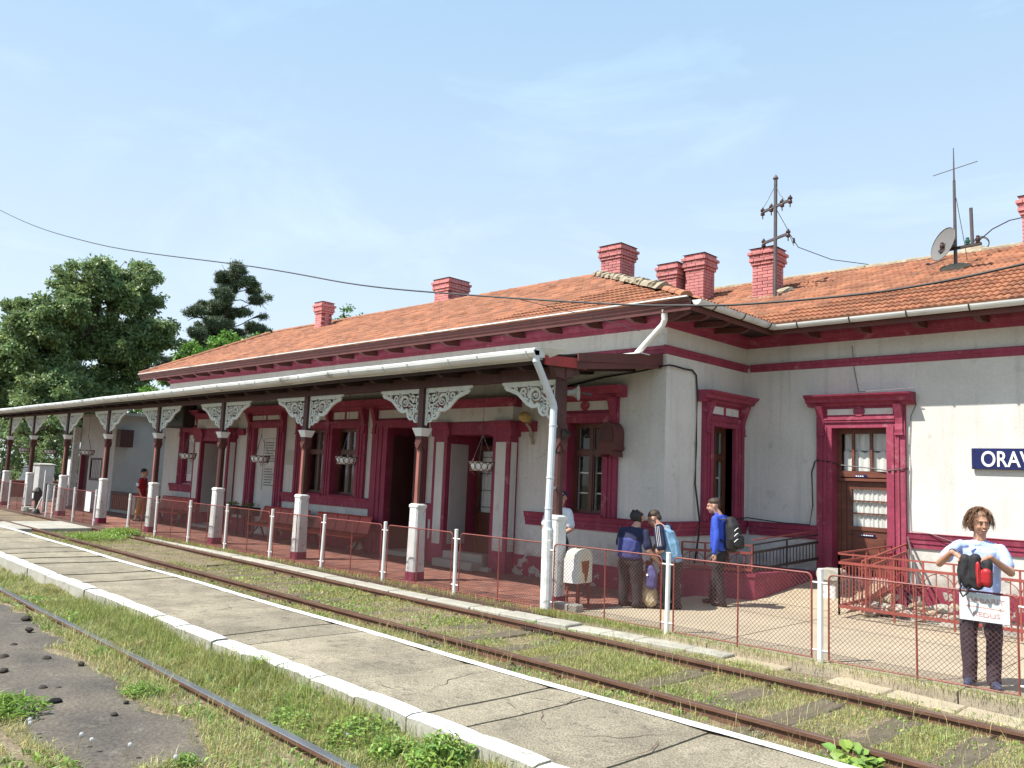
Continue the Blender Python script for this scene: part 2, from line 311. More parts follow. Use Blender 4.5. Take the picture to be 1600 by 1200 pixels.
# soil around the tracks, fine relief near the camera
def soil_h(xt,yt):
    yt=np.asarray(yt,dtype=float); xt=np.asarray(xt,dtype=float)
    h=-.095+.018*vf(xt,yt,1.3,3)+.010*vf(xt,yt,6,9)
    h=h+np.where((yt>5.4)&(yt<7.9),-.010,0)
    h=h+np.where(yt<3.8,.022+.140*np.clip((yt-3.3)/.4,0,1)*(.7+.3*np.sin(xt*1.7))*np.clip((xt+13)/3,.35,1),0)
    h=h-np.where(yt<3.4,.06*np.clip(mud_e(xt,yt)*9,0,1),0)
    return h
def grid(name,x0,x1,y0,y1,d,hf,m,kind='structure'):
    nx=int((x1-x0)/d)+1; ny=int((y1-y0)/d)+1
    xs=np.linspace(x0,x1,nx); ys=np.linspace(y0,y1,ny)
    XX,YY=np.meshgrid(xs,ys); ZZ=hf(XX,YY); vs=np.stack([XX.ravel(),YY.ravel(),np.asarray(ZZ).ravel()],1).tolist()
    fs=[(j*nx+i,j*nx+i+1,(j+1)*nx+i+1,(j+1)*nx+i) for j in range(ny-1) for i in range(nx-1)]
    me=bpy.data.meshes.new(name); me.from_pydata(vs,[],fs); me.materials.append(m); me.polygons.foreach_set('use_smooth',[True]*len(fs)); me.update()
    return tobj(link(name,me,kind=kind))
grid('track_bed',-16,3.5,-1.0,8.75,.07,soil_h,M['soil'])
grid('far_track_bed',-75,-16,-4,8.75,.45,lambda x,y:-.09+.03*vf(x,y,.8,3),M['soil'])
# oily dirt patch at the lower left
def mud_h(x,y):
    e=mud_e(x,y)
    return -.078+.022*np.clip(e*3,-1.2,1)+.007*vf(x,y,7,2)+.012*vf(x,y,1.8,12)
grid('dirt_patch',-15,-4.9,1.55,3.25,.04,mud_h,M['mud'])
# stones and clods lying on the patch
for i,(x,y,s) in enumerate([(-9.85,2.42,.05),(-9.29,2.21,.07),(-9.05,2.52,.05),(-8.72,2.09,.05),(-7.9,2.2,.05),(-7.82,2.3,.035),(-7.41,2.16,.065),(-8.65,2.72,.045),(-6.8,2.41,.035),(-11.34,2.9,.08),(-10.6,2.75,.06),(-7.1,2.6,.03)]):
    bm=bmesh.new(); s*=.78; bmesh.ops.create_icosphere(bm,subdivisions=2,radius=s)
    for v in bm.verts: v.co*=1+.45*noise.noise(v.co*18+Vector((i*3,0,0))); v.co.z*=.6
    me=bpy.data.meshes.new('clod'); bm.to_mesh(me); bm.free(); me.materials.append(M['darkstone'] if i!=6 else M['stone'])
    px,py=tk(x,y); o=link('stone',me,loc=(px,py,-.058+s*.12)); 
    lab=['dark clod on the grey dirt nearest the left edge, upper of the edge ones','flat dark clod on the dirt patch just below the upper edge clod','round dark clod standing clear in the upper middle of the dirt patch','small dark clod at the left edge of the dirt patch, below the others','dark clod left of the pair in the lower dirt patch','small clod right of its bigger neighbour in the lower dirt patch','brown stone on a pale dusty spot of the dirt patch','flat dark clod in the middle of the dirt patch, near the dry grass','tiny dark clod in the lower middle of the dirt patch','biggest dark clod, lying by the rail at the far end of the dirt patch','second dark clod by the rail at the far end of the dirt patch','smallest stone near the grass at the right of the dirt patch'][i]
    tag(o,lab,'stone','dark clods on the dirt patch')
# ---------------- rails
def rail_profile(): # closed polygon (y,z), head top at z=0
    return [(-.035,-.003),(-.030,0),(.030,0),(.035,-.003),(.035,-.03),(.010,-.045),(.010,-.118),(.060,-.130),(.060,-.142),(-.060,-.142),(-.060,-.130),(-.010,-.118),(-.010,-.045),(-.035,-.03)]
def rail(parent,yt,x0,x1,top):
    b=MB(); n=14; P=rail_profile(); xs=np.arange(x0,x1+.01,2.0); vs=[];fs=[]
    for x in xs:
        wob=.008*math.sin(x*.9+yt); vs+=[(x,yt+wob+p[0],p[1]+.004*math.sin(x*.7)) for p in P]
    for i in range(len(xs)-1):
        for k in range(n): fs.append((i*n+k,i*n+(k+1)%n,(i+1)*n+(k+1)%n,(i+1)*n+k))
    b.add(vs,fs); b.mi=[(1 if f[0]%n in (0,1,2) else 0) for f in b.f]
    return b.obj('rail',[M['rust'],top],parent)
def joint_plate(parent,x,yt,s):
    b=MB()
    b.box(x-.28,x+.28,yt+s*.012,yt+s*.034,-.108,-.048)
    for k in (-.2,-.07,.07,.2): b.lathe([(0,0),(.016,0),(.016,.02),(0,.022)],(x+k,yt+s*.05,-.08),6)
    b.obj('fishplate',M['clip'],parent)
def fastening(b,x,yt):
    for s in (-1,1):
        b.box(x-.06,x+.06,yt+s*.04,yt+s*.115,-.150,-.120); b.box(x-.03,x+.03,yt+s*.05,yt+s*.09,-.12,-.085)
        b.lathe([(0,.02),(.017,.018),(.017,-.01)],(x,yt+s*.085,-.09),6)
    b.box(x-.09,x+.09,yt-.15,yt+.15,-.152,-.143)
def track(label,ya,yb,x0,x1,sx,top,sl_z,joints=()):
    t=thing('railway_track',label,'railway track',rz=-TH)
    rail(t,ya,x0,x1,top); rail(t,yb,x0,x1,top)
    mid=(ya+yb)/2
    sb=MB(); sb.box(-.125,.125,-1.18,1.18,-.14,0); me=sb.mesh('sleeper',M['sleeper'],bev=.012)
    b=MB(); b.box(-.09,.09,-.15,.15,0,.012)
    for s in (-1,1):
        b.box(-.06,.06,s*.065-.035,s*.065+.035,.01,.04); b.box(-.032,.032,s*.07-.02,s*.07+.02,.03,.065)
        b.lathe([(0,.09),(.017,.088),(.017,.05)],(0,s*.075,0),6)
    fme=b.mesh('fastening',M['clip'])
    for x in sx:
        jz=RN.uniform(-.016,.006); link('sleeper',me,t,loc=(x+RN.uniform(-.03,.03),mid,sl_z+jz),rot=(0,RN.uniform(-.01,.01),RN.uniform(-.02,.02)))
        if x>-16:
            for yy in (ya,yb): link('fastening',fme,t,loc=(x,yy,-.152))
    for x,yy in joints:
        for s in (-1,1): joint_plate(t,x,yy,s)
    return t
SLX=[-.3,-.95,-1.6,-2.28,-2.95,-3.62,-4.3,-5.08,-5.75,-6.43,-7.1,-7.75,-8.45,-9.15,-9.83]+[-10.5-.66*i for i in range(44)]
track('rusty track with grass between its rails, beside the mesh fence',6.376,7.881,-72,4,[x for x in SLX],M['railtop'],-.094,[(-7.6,7.881),(-8.25,6.376)])
track('nearest track with a polished rail head, in front of the platform',1.40,3.143,-60,4,[x-.2 for x in SLX[:40]],M['railshine'],-.15,[])
# rail joint chair stack
# ---------------- platform
pl=bpy.data.objects.new('platform',None); COL.objects.link(pl); pl['kind']='structure'; pl.rotation_euler=(0,0,-TH)
JX=[2.6,1.1,-.4,-1.9,-3.36,-4.47,-4.92,-5.97,-6.6,-7.7,-8.35,-9.4,-10.3,-11.3]
while JX[-1]>-50: JX.append(JX[-1]-random.choice([.9,1.05,1.5,1.5]))
YN,YFAR=3.745,5.349
def zpl(x,y): return .150+.006*math.sin(x*1.3+y)+.004*math.sin(y*3+x*.7)
def slabmesh(x0,x1,y0,y1,n=8):
    g=random.choice([.003,.003,.004,.007]); b=MB(); vs=[];fs=[]
    sk=[RN.uniform(-.02,.02) for _ in range(2)]
    tilt=RN.uniform(-.004,.004)
    nx=6; 
    for j in range(n+1):
        for i in range(nx+1):
            y=y0+(y1-y0)*j/n; x=x0+g+(x1-x0-2*g)*i/nx
            if i in(0,nx): x+=.010*noise.noise(Vector((x*3,y*5,1)))
            vs.append((x,y,zpl(x,y)+tilt*(i-3)-(.010 if i in(0,nx) else 0)))
    N=(nx+1)
    for j in range(n):
        for i in range(nx): fs.append((j*N+i,j*N+i+1,(j+1)*N+i+1,(j+1)*N+i))
    o=len(vs)
    ring=[i for i in range(N)]+[j*N+nx for j in range(1,n+1)]+[n*N+i for i in range(nx-1,-1,-1)]+[j*N for j in range(n-1,0,-1)]
    vs+=[(vs[k][0],vs[k][1],-.25) for k in ring]
    for k in range(len(ring)): fs.append((ring[k],ring[(k+1)%len(ring)],o+(k+1)%len(ring),o+k))
    b.add(vs,fs); return b
for i in range(len(JX)-1):
    slabmesh(JX[i+1],JX[i],YN+.17,YFAR-.012).obj('slab',M['slab'],pl)
# near edge kerb stones (white top, bare concrete face)
x=3.0; k=0
while x>-50:
    L_=random.choice([.58,.62,.5,.66,.95,.98]) if x>-30 else 2.0
    g=random.choice([.012,.02,.05,.012]) if -14<x<-7 else .01
    b=MB(); ny=3; nx=5; vs=[]; 
    dy=RN.uniform(-.012,.012); dz=RN.uniform(-.006,.008)
    x1=x-g; x0=x-L_+g*.2
    for j in range(ny+1):
        for i in range(nx+1):
            yy=YN+dy+(.165-dy)*j/ny; xx=x0+(x1-x0)*i/nx
            if j==0: yy+=.014*noise.noise(Vector((xx*6,3,2)))
            vs.append((xx,yy,zpl(xx,yy)+.010+dz-(.014 if j==0 else 0)-(.008 if i in (0,nx) else 0)))
    N=nx+1; fs=[(j*N+i,j*N+i+1,(j+1)*N+i+1,(j+1)*N+i) for j in range(ny) for i in range(nx)]
    b.add(vs,fs); b.m=1
    ring=[i for i in range(N)]+[j*N+nx for j in range(1,ny+1)]+[ny*N+i for i in range(nx-1,-1,-1)]+[j*N for j in range(ny-1,0,-1)]
    o=len(b.v)
    v2=[vs[q] for q in ring]+[(vs[q][0],vs[q][1],-.25) for q in ring]; m_=len(ring)
    b.add(v2,[(q,(q+1)%m_,m_+(q+1)%m_,m_+q) for q in range(m_)])
    b.obj('kerb_stone',[M['whitewash'],M['conc']],pl); x-=L_; k+=1
# ragged cracks across and along the slabs
for i in range(26):
    x=-RN.uniform(1.5,12.5); y=RN.uniform(YN+.25,YFAR-.5); L_=RN.uniform(.25,.9); a=math.pi/2+RN.normal(0,.25) if i%3 else RN.normal(0,.4)
    n=int(L_/.03); L2=[];R2=[]; px,py=x,y
    for k in range(n):
        a2=a+.9*noise.noise(Vector((px*9,py*9,i))); px+=.03*math.cos(a2); py+=.03*math.sin(a2)
        if not (YN+.19<py<YFAR-.14): break
        ww=.0035*(1-abs(2*k/n-1))+.0012; z=zpl(px,py)+.0035; L2.append((px-math.sin(a2)*ww,py+math.cos(a2)*ww,z)); R2.append((px+math.sin(a2)*ww,py-math.cos(a2)*ww,z))
    if len(L2)>3: b=MB(); b.add(L2+R2,[(k,k+1,len(L2)+k+1,len(L2)+k) for k in range(len(L2)-1)]); b.obj('crack',M['joint'],pl)
# far edge painted line: thin lime coat of uneven width 5 mm proud of the slabs
b=MB(); xs=np.arange(3.2,-50,-.12); vs=[];
for x in xs:
    wn=.105+.016*noise.noise(Vector((x*3,0,7)))+.01*noise.noise(Vector((x*14,0,7)))
    vs+=[(x,YFAR-wn,.1635+.006*math.sin(x*1.3+5.3)+.004*math.sin(5.3*3+x*.7)-.0065),(x,YFAR+.004,.1635+.006*math.sin(x*1.3+5.3)+.004*math.sin(5.3*3+x*.7)-.0065),(x,YFAR+.006+.006*noise.noise(Vector((x*5,1,1))),.09+.02*noise.noise(Vector((x*4,5,1))))]
fs=[]
for i in range(len(xs)-1):
    for k in (0,1): fs.append((3*i+k,3*i+k+1,3*i+k+4,3*i+k+3))
b.add(vs,fs); b.obj('painted_edge_line',M['whitewash'],pl)
# pale crossing slabs at the far left across the track
for i,(x,y0,y1,zz) in enumerate([(-27.3,5.5,6.30,-.005),(-27.3,6.46,7.80,.0),(-31,5.5,6.30,-.005),(-31,6.46,7.80,0)]):
    pass
cr_=bpy.data.objects.new('foot_crossing',None); COL.objects.link(cr_); cr_['kind']='structure'; cr_.rotation_euler=(0,0,-TH)
b=MB(); b.box(-30.2,-28.9,0,1,-.1,0); 
for (x0,x1) in ((-27.9,-26.9),(-26.88,-25.9),(-25.88,-25.0)):
    for (y0,y1,z) in ((5.6,6.30,-.004),(6.46,7.80,-.002)):
        q=MB(); q.box(x0,x1,y0,y1,-.15,z); q.obj('slab',M['conc'],cr_,bev=.01)
# ---------------- kerb between track and pavement
kb=bpy.data.objects.new('kerb',None); COL.objects.link(kb); kb['kind']='structure'
path=[(-24.6,9.28),(-20,9.03),(-15,8.77),(-11,8.60),(-9.5,8.62),(-7.7,8.66),(-6.5,8.80),(-5.4,8.89),(-4.2,8.88),(-3.6,8.82),(-2.6,8.66),(-1.2,8.46),(2,8.3)]
def along(t):
    for i in range(len(path)-1):
        if path[i][0]<=t<=path[i+1][0]:
            f=(t-path[i][0])/(path[i+1][0]-path[i][0]); return path[i][1]*(1-f)+path[i+1][1]*f
    return path[-1][1]
t=-24.6
while t<2:
    L_=random.choice([.5,.62,.7]) if t>-9.5 else random.choice([.95,1.0])
    if -4.45<t<-4.0: t+=.5; continue
    y0=along(t); y1=along(min(2,t+L_)); wd=.13 if t<-9 else .15
    dz=RN.uniform(-.058,-.046) if t>-5.2 else RN.uniform(-.034,-.022) if t>-7.2 else RN.uniform(-.012,.006) if t>-9.5 else RN.uniform(-.004,.004); j=RN.uniform(-.02,.02) if t>-9 else 0
    b=MB(); e_=.012 if t<-7.2 else RN.choice([.001,.001,.015]); b.prism([(t+e_,y0-wd+j),(t+L_-e_,y1-wd+j*.5),(t+L_-e_,y1+wd*1.35+j),(t+e_,y0+wd*1.35+j)],lambda a,c:(a,c,-.2),lambda a,c:(a,c,-.028+dz))
    b.obj('kerb_stone',M['tan'] if t>-5.2 else M['conc'] if t<-9.5 else M['conc'],kb,bev=.012); t+=L_
# ---------------- pavement
PX0,PX1=-24.9,-7.75
tp=MB(); tp.box(-60,PX1,9.0,14.6,-.22,-.024); tp.obj('tiled_pavement_bed',M['joint'],kind='structure')
pm=bpy.data.objects.new('tiled_pavement',None); COL.objects.link(pm); pm['kind']='structure'
def paver_field(x0,x1,y0,y1,d,name,parent):
    b=MB(); g=.006
    x=x0; i=0
    while x<x1-.01:
        y=y0
        while y<y1-.01:
            z=RN.uniform(-.004,.002); X1=min(x+d,x1)-g; Y1=min(y+d,y1)-g
            b.add([(x+g,y+g,z-.003),(X1,y+g,z-.003),(X1,Y1,z-.003),(x+g,Y1,z-.003),(x+g,y+g,-.02),(X1,y+g,-.02),(X1,Y1,-.02),(x+g,Y1,-.02)],[(0,1,2,3),(0,4,5,1),(1,5,6,2)])
            y+=d
        x+=d
    me=b.mesh(name,M['paver']); add_tint(me,3,.78,1.2,.08); o=link(name,me,parent,'stuff'); return o
paver_field(-25.0,PX1,9.10,12.0,.20,'pavers',pm)
paver_field(-40,-25.05,9.3,12.0,.40,'far_pavers',pm)
# tan concrete forecourt with pit along wall B
cp=bpy.data.objects.new('concrete_pavement',None); COL.objects.link(cp); cp['kind']='structure'
def flat(x0,x1,y0,y1,z=0,zb=-.22,m='tan'):
    b=MB(); b.box(x0,x1,y0,y1,zb,z); return b.obj('concrete_panel',M[m],cp)
flat(PX1+.01,-5.36,9.0,12.30); flat(-5.345,-2.6,9.0,12.30,-.002); flat(-2.585,6,9.0,12.30)
flat(PX1+.01,-5.36,12.31,14.82,-.003); flat(-5.345,-4.95,12.31,14.82,-.002); flat(-4.94,6,12.31,13.25,-.002)
flat(-4.94,6,13.26,14.82,-1.0,-1.2); 
b=MB(); b.box(-4.94,6,13.255,13.262,-1.0,-.003); b.box(-4.945,-4.935,13.26,14.82,-1,-.003); b.obj('pit_lining',M['maroon'],cp)
# rubble heap at the head of the pit
rb=thing('rubble_heap','heap of broken concrete pieces behind the red railing at the foot of the sunlit wall','rubble',(-4.75,13.75,0))
for i in range(26):
    bm=bmesh.new(); bmesh.ops.create_icosphere(bm,subdivisions=1,radius=1)
    s=RN.uniform(.05,.15)
    for v in bm.verts: v.co=Vector((v.co.x*s*1.5,v.co.y*s,v.co.z*s*.5))*(1+.35*noise.noise(v.co*2+Vector((i,0,0))))
    me=bpy.data.meshes.new('chunk'); bm.to_mesh(me); bm.free(); me.materials.append(M['conc'] if i%2 else M['tan'])
    link('chunk',me,rb,loc=(RN.uniform(-.35,.85),RN.uniform(-.65,.75),RN.uniform(.0,.16)+.03),rot=(RN.uniform(-.4,.4),RN.uniform(-.4,.4),RN.uniform(0,6)))
b=MB(); b.box(-.4,.9,-.7,.9,-.99,-.01); b.obj('rubble_fill',M['conc'],rb)
# ================================================================ station building
bd=thing('station_building','long white and maroon railway station with red tiled roof and veranda','building',(-8.008,12.015,0))
BO=Vector((-8.008,12.015,0))
def bobj(b,name,mats,parent=None,**k):
    """part of the building; meshes are written in world coordinates"""
    o=b.obj(name,mats,parent or bd,**k)
    if parent is None or parent is bd: o.location=-BO
    return o
def FA(s,t,z): return (s,YA-t,z)          # front wall of the long block
def FB(s,t,z): return (s,YB-t,z)          # set back front wall
def FS(s,t,z): return (XC+t,s,z)          # side wall of the long block, facing right
def fbox(b,F,s0,s1,t0,t1,z0,z1): b.box(s0,s1,t0,t1,z0,z1,T=F); return b
def fprism(b,F,poly,s0,s1): b.prism(poly,lambda t,z:F(s0,t,z),lambda t,z:F(s1,t,z)); return b  # profile in (t,z)
def fpoly(b,F,poly,t0,t1): b.prism(poly,lambda s,z:F(s,t0,z),lambda s,z:F(s,t1,z)); return b     # outline in (s,z)
def wallface(b,F,s0,s1,z0,z1,holes,depth=.28,t=0,rm=0):
    ss=sorted({s0,s1,*[h[0] for h in holes],*[h[1] for h in holes]}); zs=sorted({z0,z1,*[h[2] for h in holes],*[h[3] for h in holes]})
    for i in range(len(ss)-1):
        for j in range(len(zs)-1):
            cs,cz=(ss[i]+ss[i+1])/2,(zs[j]+zs[j+1])/2
            if any(h[0]<cs<h[1] and h[2]<cz<h[3] for h in holes): continue
            b.quad(F(ss[i],t,zs[j]),F(ss[i+1],t,zs[j]),F(ss[i+1],t,zs[j+1]),F(ss[i],t,zs[j+1]))
    b.m=rm
    for h in holes:
        a,c,lo,hi=h[:4]; d=h[4] if len(h)>4 else depth
        b.quad(F(a,t,lo),F(a,t-d,lo),F(a,t-d,hi),F(a,t,hi)); b.quad(F(c,t,lo),F(c,t-d,lo),F(c,t-d,hi),F(c,t,hi))
        b.quad(F(a,t,hi),F(c,t,hi),F(c,t-d,hi),F(a,t-d,hi)); b.quad(F(a,t,lo),F(c,t,lo),F(c,t-d,lo),F(a,t-d,lo))
    b.m=0
ZC=4.60
HA=[(-26.6,-25.85,1.26,2.92,.13),(-24.93,-23.62,.0,2.62,.9),(-22.05,-20.78,.02,3.0,.09),(-19.42,-18.38,1.26,2.94),(-18.03,-16.98,1.26,2.94),(-15.72,-14.62,.0,2.93,.75),(-13.36,-11.96,.0,2.74,.9),(-10.14,-9.30,1.26,2.95)]
HB=[(-6.27,-5.31,.42,3.01,.26)]
HS=[(13.5,14.3,1.25,2.98)]
LX=-28.2
b=MB(); wallface(b,FA,LX,XC,0,4.75,HA,rm=1); bobj(b,'wall',[M['wall'],M['maroon']])
b=MB(); wallface(b,FB,XC,6,-1.0,4.75,HB,rm=1); bobj(b,'wall',[M['wall'],M['maroon']])
b=MB(); wallface(b,FS,YA,YB,0,4.75,HS,rm=1); bobj(b,'wall',[M['wall'],M['maroon']])
b=MB(); b.quad((LX,YA,0),(LX,19.0,0),(LX,19.0,4.75),(LX,YA,4.75)); b.quad((LX,19,0),(XC,19,0),(XC,19,4.75),(LX,19,4.75))
b.quad((XC,21.6,0),(6,21.6,0),(6,21.6,4.75),(XC,21.6,4.75)); b.quad((6,YB,0),(6,21.6,0),(6,21.6,4.75),(6,YB,4.75)); b.quad((XC,19,0),(XC,21.6,0),(XC,21.6,4.75),(XC,19,4.75)); bobj(b,'wall',M['wall'])
b=MB(); b.quad((LX,14.3,0),(XC,14.3,0),(XC,14.3,4.6),(LX,14.3,4.6)); b.quad((XC,17.3,0),(6,17.3,0),(6,17.3,4.6),(XC,17.3,4.6)); b.quad((-10.4,YA+.05,0),(-10.4,19,0),(-10.4,19,4.6),(-10.4,YA+.05,4.6)); bobj(b,'inner_wall',M['innerwall'])
b=MB(); b.quad((LX,YA+.02,4.62),(XC,YA+.02,4.62),(XC,19,4.62),(LX,19,4.62)); b.quad((XC,YB+.02,4.62),(6,YB+.02,4.62),(6,21.5,4.62),(XC,21.5,4.62)); b.quad((LX,YA+.3,.004),(XC,YA+.3,.004),(XC,19,.004),(LX,19,.004)); b.quad((XC,YB+.02,.40),(6,YB+.02,.40),(6,21.5,.40),(XC,21.5,.40)); bobj(b,'inner_ceiling_and_floor',M['innerwall'])
# ---- horizontal bands
def bands(F,s0,s1,skip,endL=0,endR=0,base=True,below=0.0,sb=None):
    """plinth, moulded sill band, string course and eaves cornice"""
    segs=[]; c=s0
    for a,d in sorted(skip):
        if a>c: segs.append((c,a))
        c=max(c,d)
    if c<s1: segs.append((c,s1))
    for a,d in (sb or segs): b=MB(); fprism(b,F,[(0,.985),(.03,.985),(.035,1.06),(.05,1.065),(.055,1.13),(.07,1.14),(.085,1.21),(.10,1.235),(0,1.24)],a,d); bobj(b,'sill_band',M['maroon'])
    if base:
        for a,d in segs: b=MB(); fprism(b,F,[(0,below),(.045,below),(.045,.36),(.02,.385),(0,.385)],a,d); bobj(b,'plinth',M['maroon_peel'])
    b=MB(); fprism(b,F,[(0,4.13),(.03,4.135),(.035,4.20),(.055,4.21),(.06,4.265),(.03,4.28),(0,4.28)],s0-endL,s1+endR); bobj(b,'string_course',M['maroon'])
    b=MB(); fprism(b,F,[(0,ZC),(.06,ZC),(.07,ZC+.06),(.12,ZC+.07),(.15,ZC+.14),(.16,ZC+.2),(0,ZC+.2)],s0-endL,s1+endR); bobj(b,'cornice',M['maroon'])
DOORSA=[(-25.42,-23.15),(-22.40,-20.40),(-16.32,-14.32),(-13.80,-11.49)]
bands(FA,LX,XC,DOORSA,sb=[(-27.5,-25.42),(-20.36,-16.32),(-14.27,-13.81),(-11.20,XC)],endR=.0)
bands(FB,XC+.1,6,[(-6.56,-4.98)],below=.0)
bands(FS,YA-.10,YB,[],endL=.0)
# lit white dado strip under the sill and lower panel framing between door and portal
def panel_frame(F,s0,s1,z0,z1,w=.07,t=.03,name='panel_frame'):
    b=MB(); fbox(b,F,s0,s1,0,t,z0,z0+w); fbox(b,F,s0,s1,0,t,z1-w,z1); fbox(b,F,s0,s0+w,0,t,z0+w,z1-w); fbox(b,F,s1-w,s1,0,t,z0+w,z1-w); bobj(b,name,M['maroon'])
panel_frame(FA,-14.27,-13.81,.385,.985,.09)
# ---- window / door surrounds
def surround(F,o0,o1,z0,holes,top=3.6,caps=None,disc=False,full=False,shift=0,pan=2):
    """moulded surround: jambs, lintel, frieze with white panels, consoles and cornice"""
    zh=holes[0][3]; b=MB()
    tj=.075
    edges=[o0]+[v for h in holes for v in (h[0],h[1])]+[o1]
    for i in range(0,len(edges),2):
        a,c=edges[i],edges[i+1]
        fbox(b,F,a,c,0,tj,z0,zh); w=c-a
        fbox(b,F,a+w*.30,a+w*.42,tj,tj+.022,z0,zh+.02); fbox(b,F,c-w*.42,c-w*.30,tj,tj+.022,z0,zh+.02) if w<.6 else None
    fbox(b,F,o0,o1,0,tj,zh,zh+.20)
    fbox(b,F,o0+.16,o1-.16,tj,tj+.03,zh+.10,zh+.14); fbox(b,F,o0+.16,o1-.16,tj,tj+.045,zh+.14,zh+.17)
    fr0,fr1=zh+.20,top-.20
    fbox(b,F,o0,o1,0,.05,fr0,fr1)
    fprism(b,F,[(0,fr1),(.10,fr1),(.12,fr1+.05),(.20,fr1+.07),(.215,fr1+.12),(.29,fr1+.17),(.30,top),(0,top+.01)],o0-.16,o1+.16)
    for s in ([o0+.03,o1-.15] if len(holes)==1 else [o0+.03,(holes[0][1]+holes[1][0])/2-.06,o1-.15]):
        fprism(b,F,[(.05,fr1),(.05,zh-.10),(.10,zh-.12),(.115,zh-.04),(.10,zh+.06),(.115,zh+.16),(.20,fr1-.04),(.22,fr1)],s,s+.12)
        fbox(b,F,s-.012,s+.132,.05,.125,zh-.135,zh-.10)
    bobj(b,'surround',M['maroon'],bev=0)
    w_=MB()
    for h in holes:
        a,c=h[0]-.02,h[1]+.02
        if len(holes)==1: a,c=o0+.2,o1-.2
        if disc:
            fbox(w_,F,a,(a+c)/2-.055,.045,.058,fr0+.035,fr1-.05); fbox(w_,F,(a+c)/2+.055,c,.045,.058,fr0+.035,fr1-.05)
        elif pan==1: fbox(w_,F,a,c,.045,.058,fr0+.03,fr1-.05)
        else:
            fbox(w_,F,a+.02,(a+c)/2-.05,.045,.058,fr0+.03,fr1-.05); fbox(w_,F,(a+c)/2+.05,c-.02,.045,.058,fr0+.03,fr1-.05)
    bobj(w_,'frieze_panel',M['wall'])
    if disc:
        d=MB(); cx=(o0+o1)/2; cz=(fr0+fr1)/2-.005; n=16
        fpoly(d,F,[(cx+.10*math.cos(2*math.pi*k/n),cz+.088*math.sin(2*math.pi*k/n)) for k in range(n)],.045,.085); bobj(d,'frieze_disc',M['maroon'])
def sill(F,s0,s1,z):
    b=MB(); fprism(b,F,[(-.2,z-.03),(.10,z-.03),(.115,z-.005),(.10,z+.012),(-.2,z+.03)],s0,s1); bobj(b,'window_sill',M['maroon'])
surround(FA,-26.95,-25.50,1.24,[HA[0]]); 
surround(FA,-22.42,-20.38,.0,[HA[2]],pan=2)
surround(FA,-19.78,-16.60,1.24,[HA[3],HA[4]])
surround(FA,-16.32,-14.30,.0,[HA[5]],pan=1)
surround(FA,-10.50,-8.99,1.24,[HA[7]],disc=True)
surround(FB,-6.55,-5.00,.0,[HB[0]],disc=True)
surround(FS,13.18,14.64,1.24,[HS[0]])
# ---- windows
def window(F,h,z_tr=None,t=-.14,inner=True,mate='door',curtain=False):
    a,c,lo,hi=h[:4]; w=MB(); f=.055
    fbox(w,F,a,a+f,t-.05,t,lo,hi); fbox(w,F,c-f,c,t-.05,t,lo,hi); fbox(w,F,a+f,c-f,t-.05,t,lo,lo+f); fbox(w,F,a+f,c-f,t-.05,t,hi-f,hi)
    zt=z_tr or lo+(hi-lo)*.70; m=(a+c)/2
    fbox(w,F,a+f,c-f,t-.05,t+.02,zt-.04,zt+.04)
    fbox(w,F,m-.035,m+.035,t-.045,t+.01,lo+f,zt-.04); fbox(w,F,m-.03,m+.03,t-.045,t+.005,zt+.04,hi-f)
    for s0,s1 in ((a+f,m-.035),(m+.035,c-f)):
        for z0,z1 in ((lo+f,zt-.04),(zt+.04,hi-f)):
            e=.03
            fbox(w,F,s0,s0+e,t-.04,t-.005,z0,z1); fbox(w,F,s1-e,s1,t-.04,t-.005,z0,z1); fbox(w,F,s0+e,s1-e,t-.04,t-.005,z0,z0+e); fbox(w,F,s0+e,s1-e,t-.04,t-.005,z1-e,z1)
    wo=bobj(w,'window_frame',M[mate])
    for s0,s1 in ((a+f,m-.035),(m+.035,c-f)):
        for z0,z1 in ((lo+f,zt-.04),(zt+.04,hi-f)):
            p=MB(); p.quad(F(s0+.02,t-.025,z0+.02),F(s1-.02,t-.025,z0+.02),F(s1-.02,t-.025,z1-.02),F(s0+.02,t-.025,z1-.02)); p.obj('pane',M['glass'],wo)
    if inner:
        w=MB(); t2=t-.075
        for s0,s1 in ((a+.01,m-.01),(m+.01,c-.01)):
            e=.05
            fbox(w,F,s0,s0+e,t2-.04,t2,lo,hi); fbox(w,F,s1-e,s1,t2-.04,t2,lo,hi)
            for zz in (lo,lo+(zt-lo)*.33,lo+(zt-lo)*.66,zt-.03,hi-.05): fbox(w,F,s0+e,s1-e,t2-.035,t2-.005,zz,zz+(.05 if zz in(lo,zt-.03) else .025))
        w.obj('inner_casement',M['white'],wo)
    if curtain:
        cu=MB(); n=26; vs=[];fs=[]
        for i in range(n+1):
            s=a+.03+(c-a-.06)*i/n; tt=t-.22+.018*math.sin(i*1.9)
            vs+=[F(s,tt,lo+.03),F(s,tt,hi-.06)]
        for i in range(n): fs.append((2*i,2*i+2,2*i+3,2*i+1))
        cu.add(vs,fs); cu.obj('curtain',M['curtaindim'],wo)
    return wo
window(FA,HA[3],z_tr=2.35,inner=False,curtain=True); window(FA,HA[4],z_tr=2.35,inner=False,curtain=True); window(FA,HA[7],z_tr=2.40)
window(FS,HS[0],z_tr=2.42)
for h in (HA[3],HA[4],HA[7]): sill(FA,h[0]-.03,h[1]+.03,1.262)
sill(FS,HS[0][0]-.03,HS[0][1]+.03,1.252)
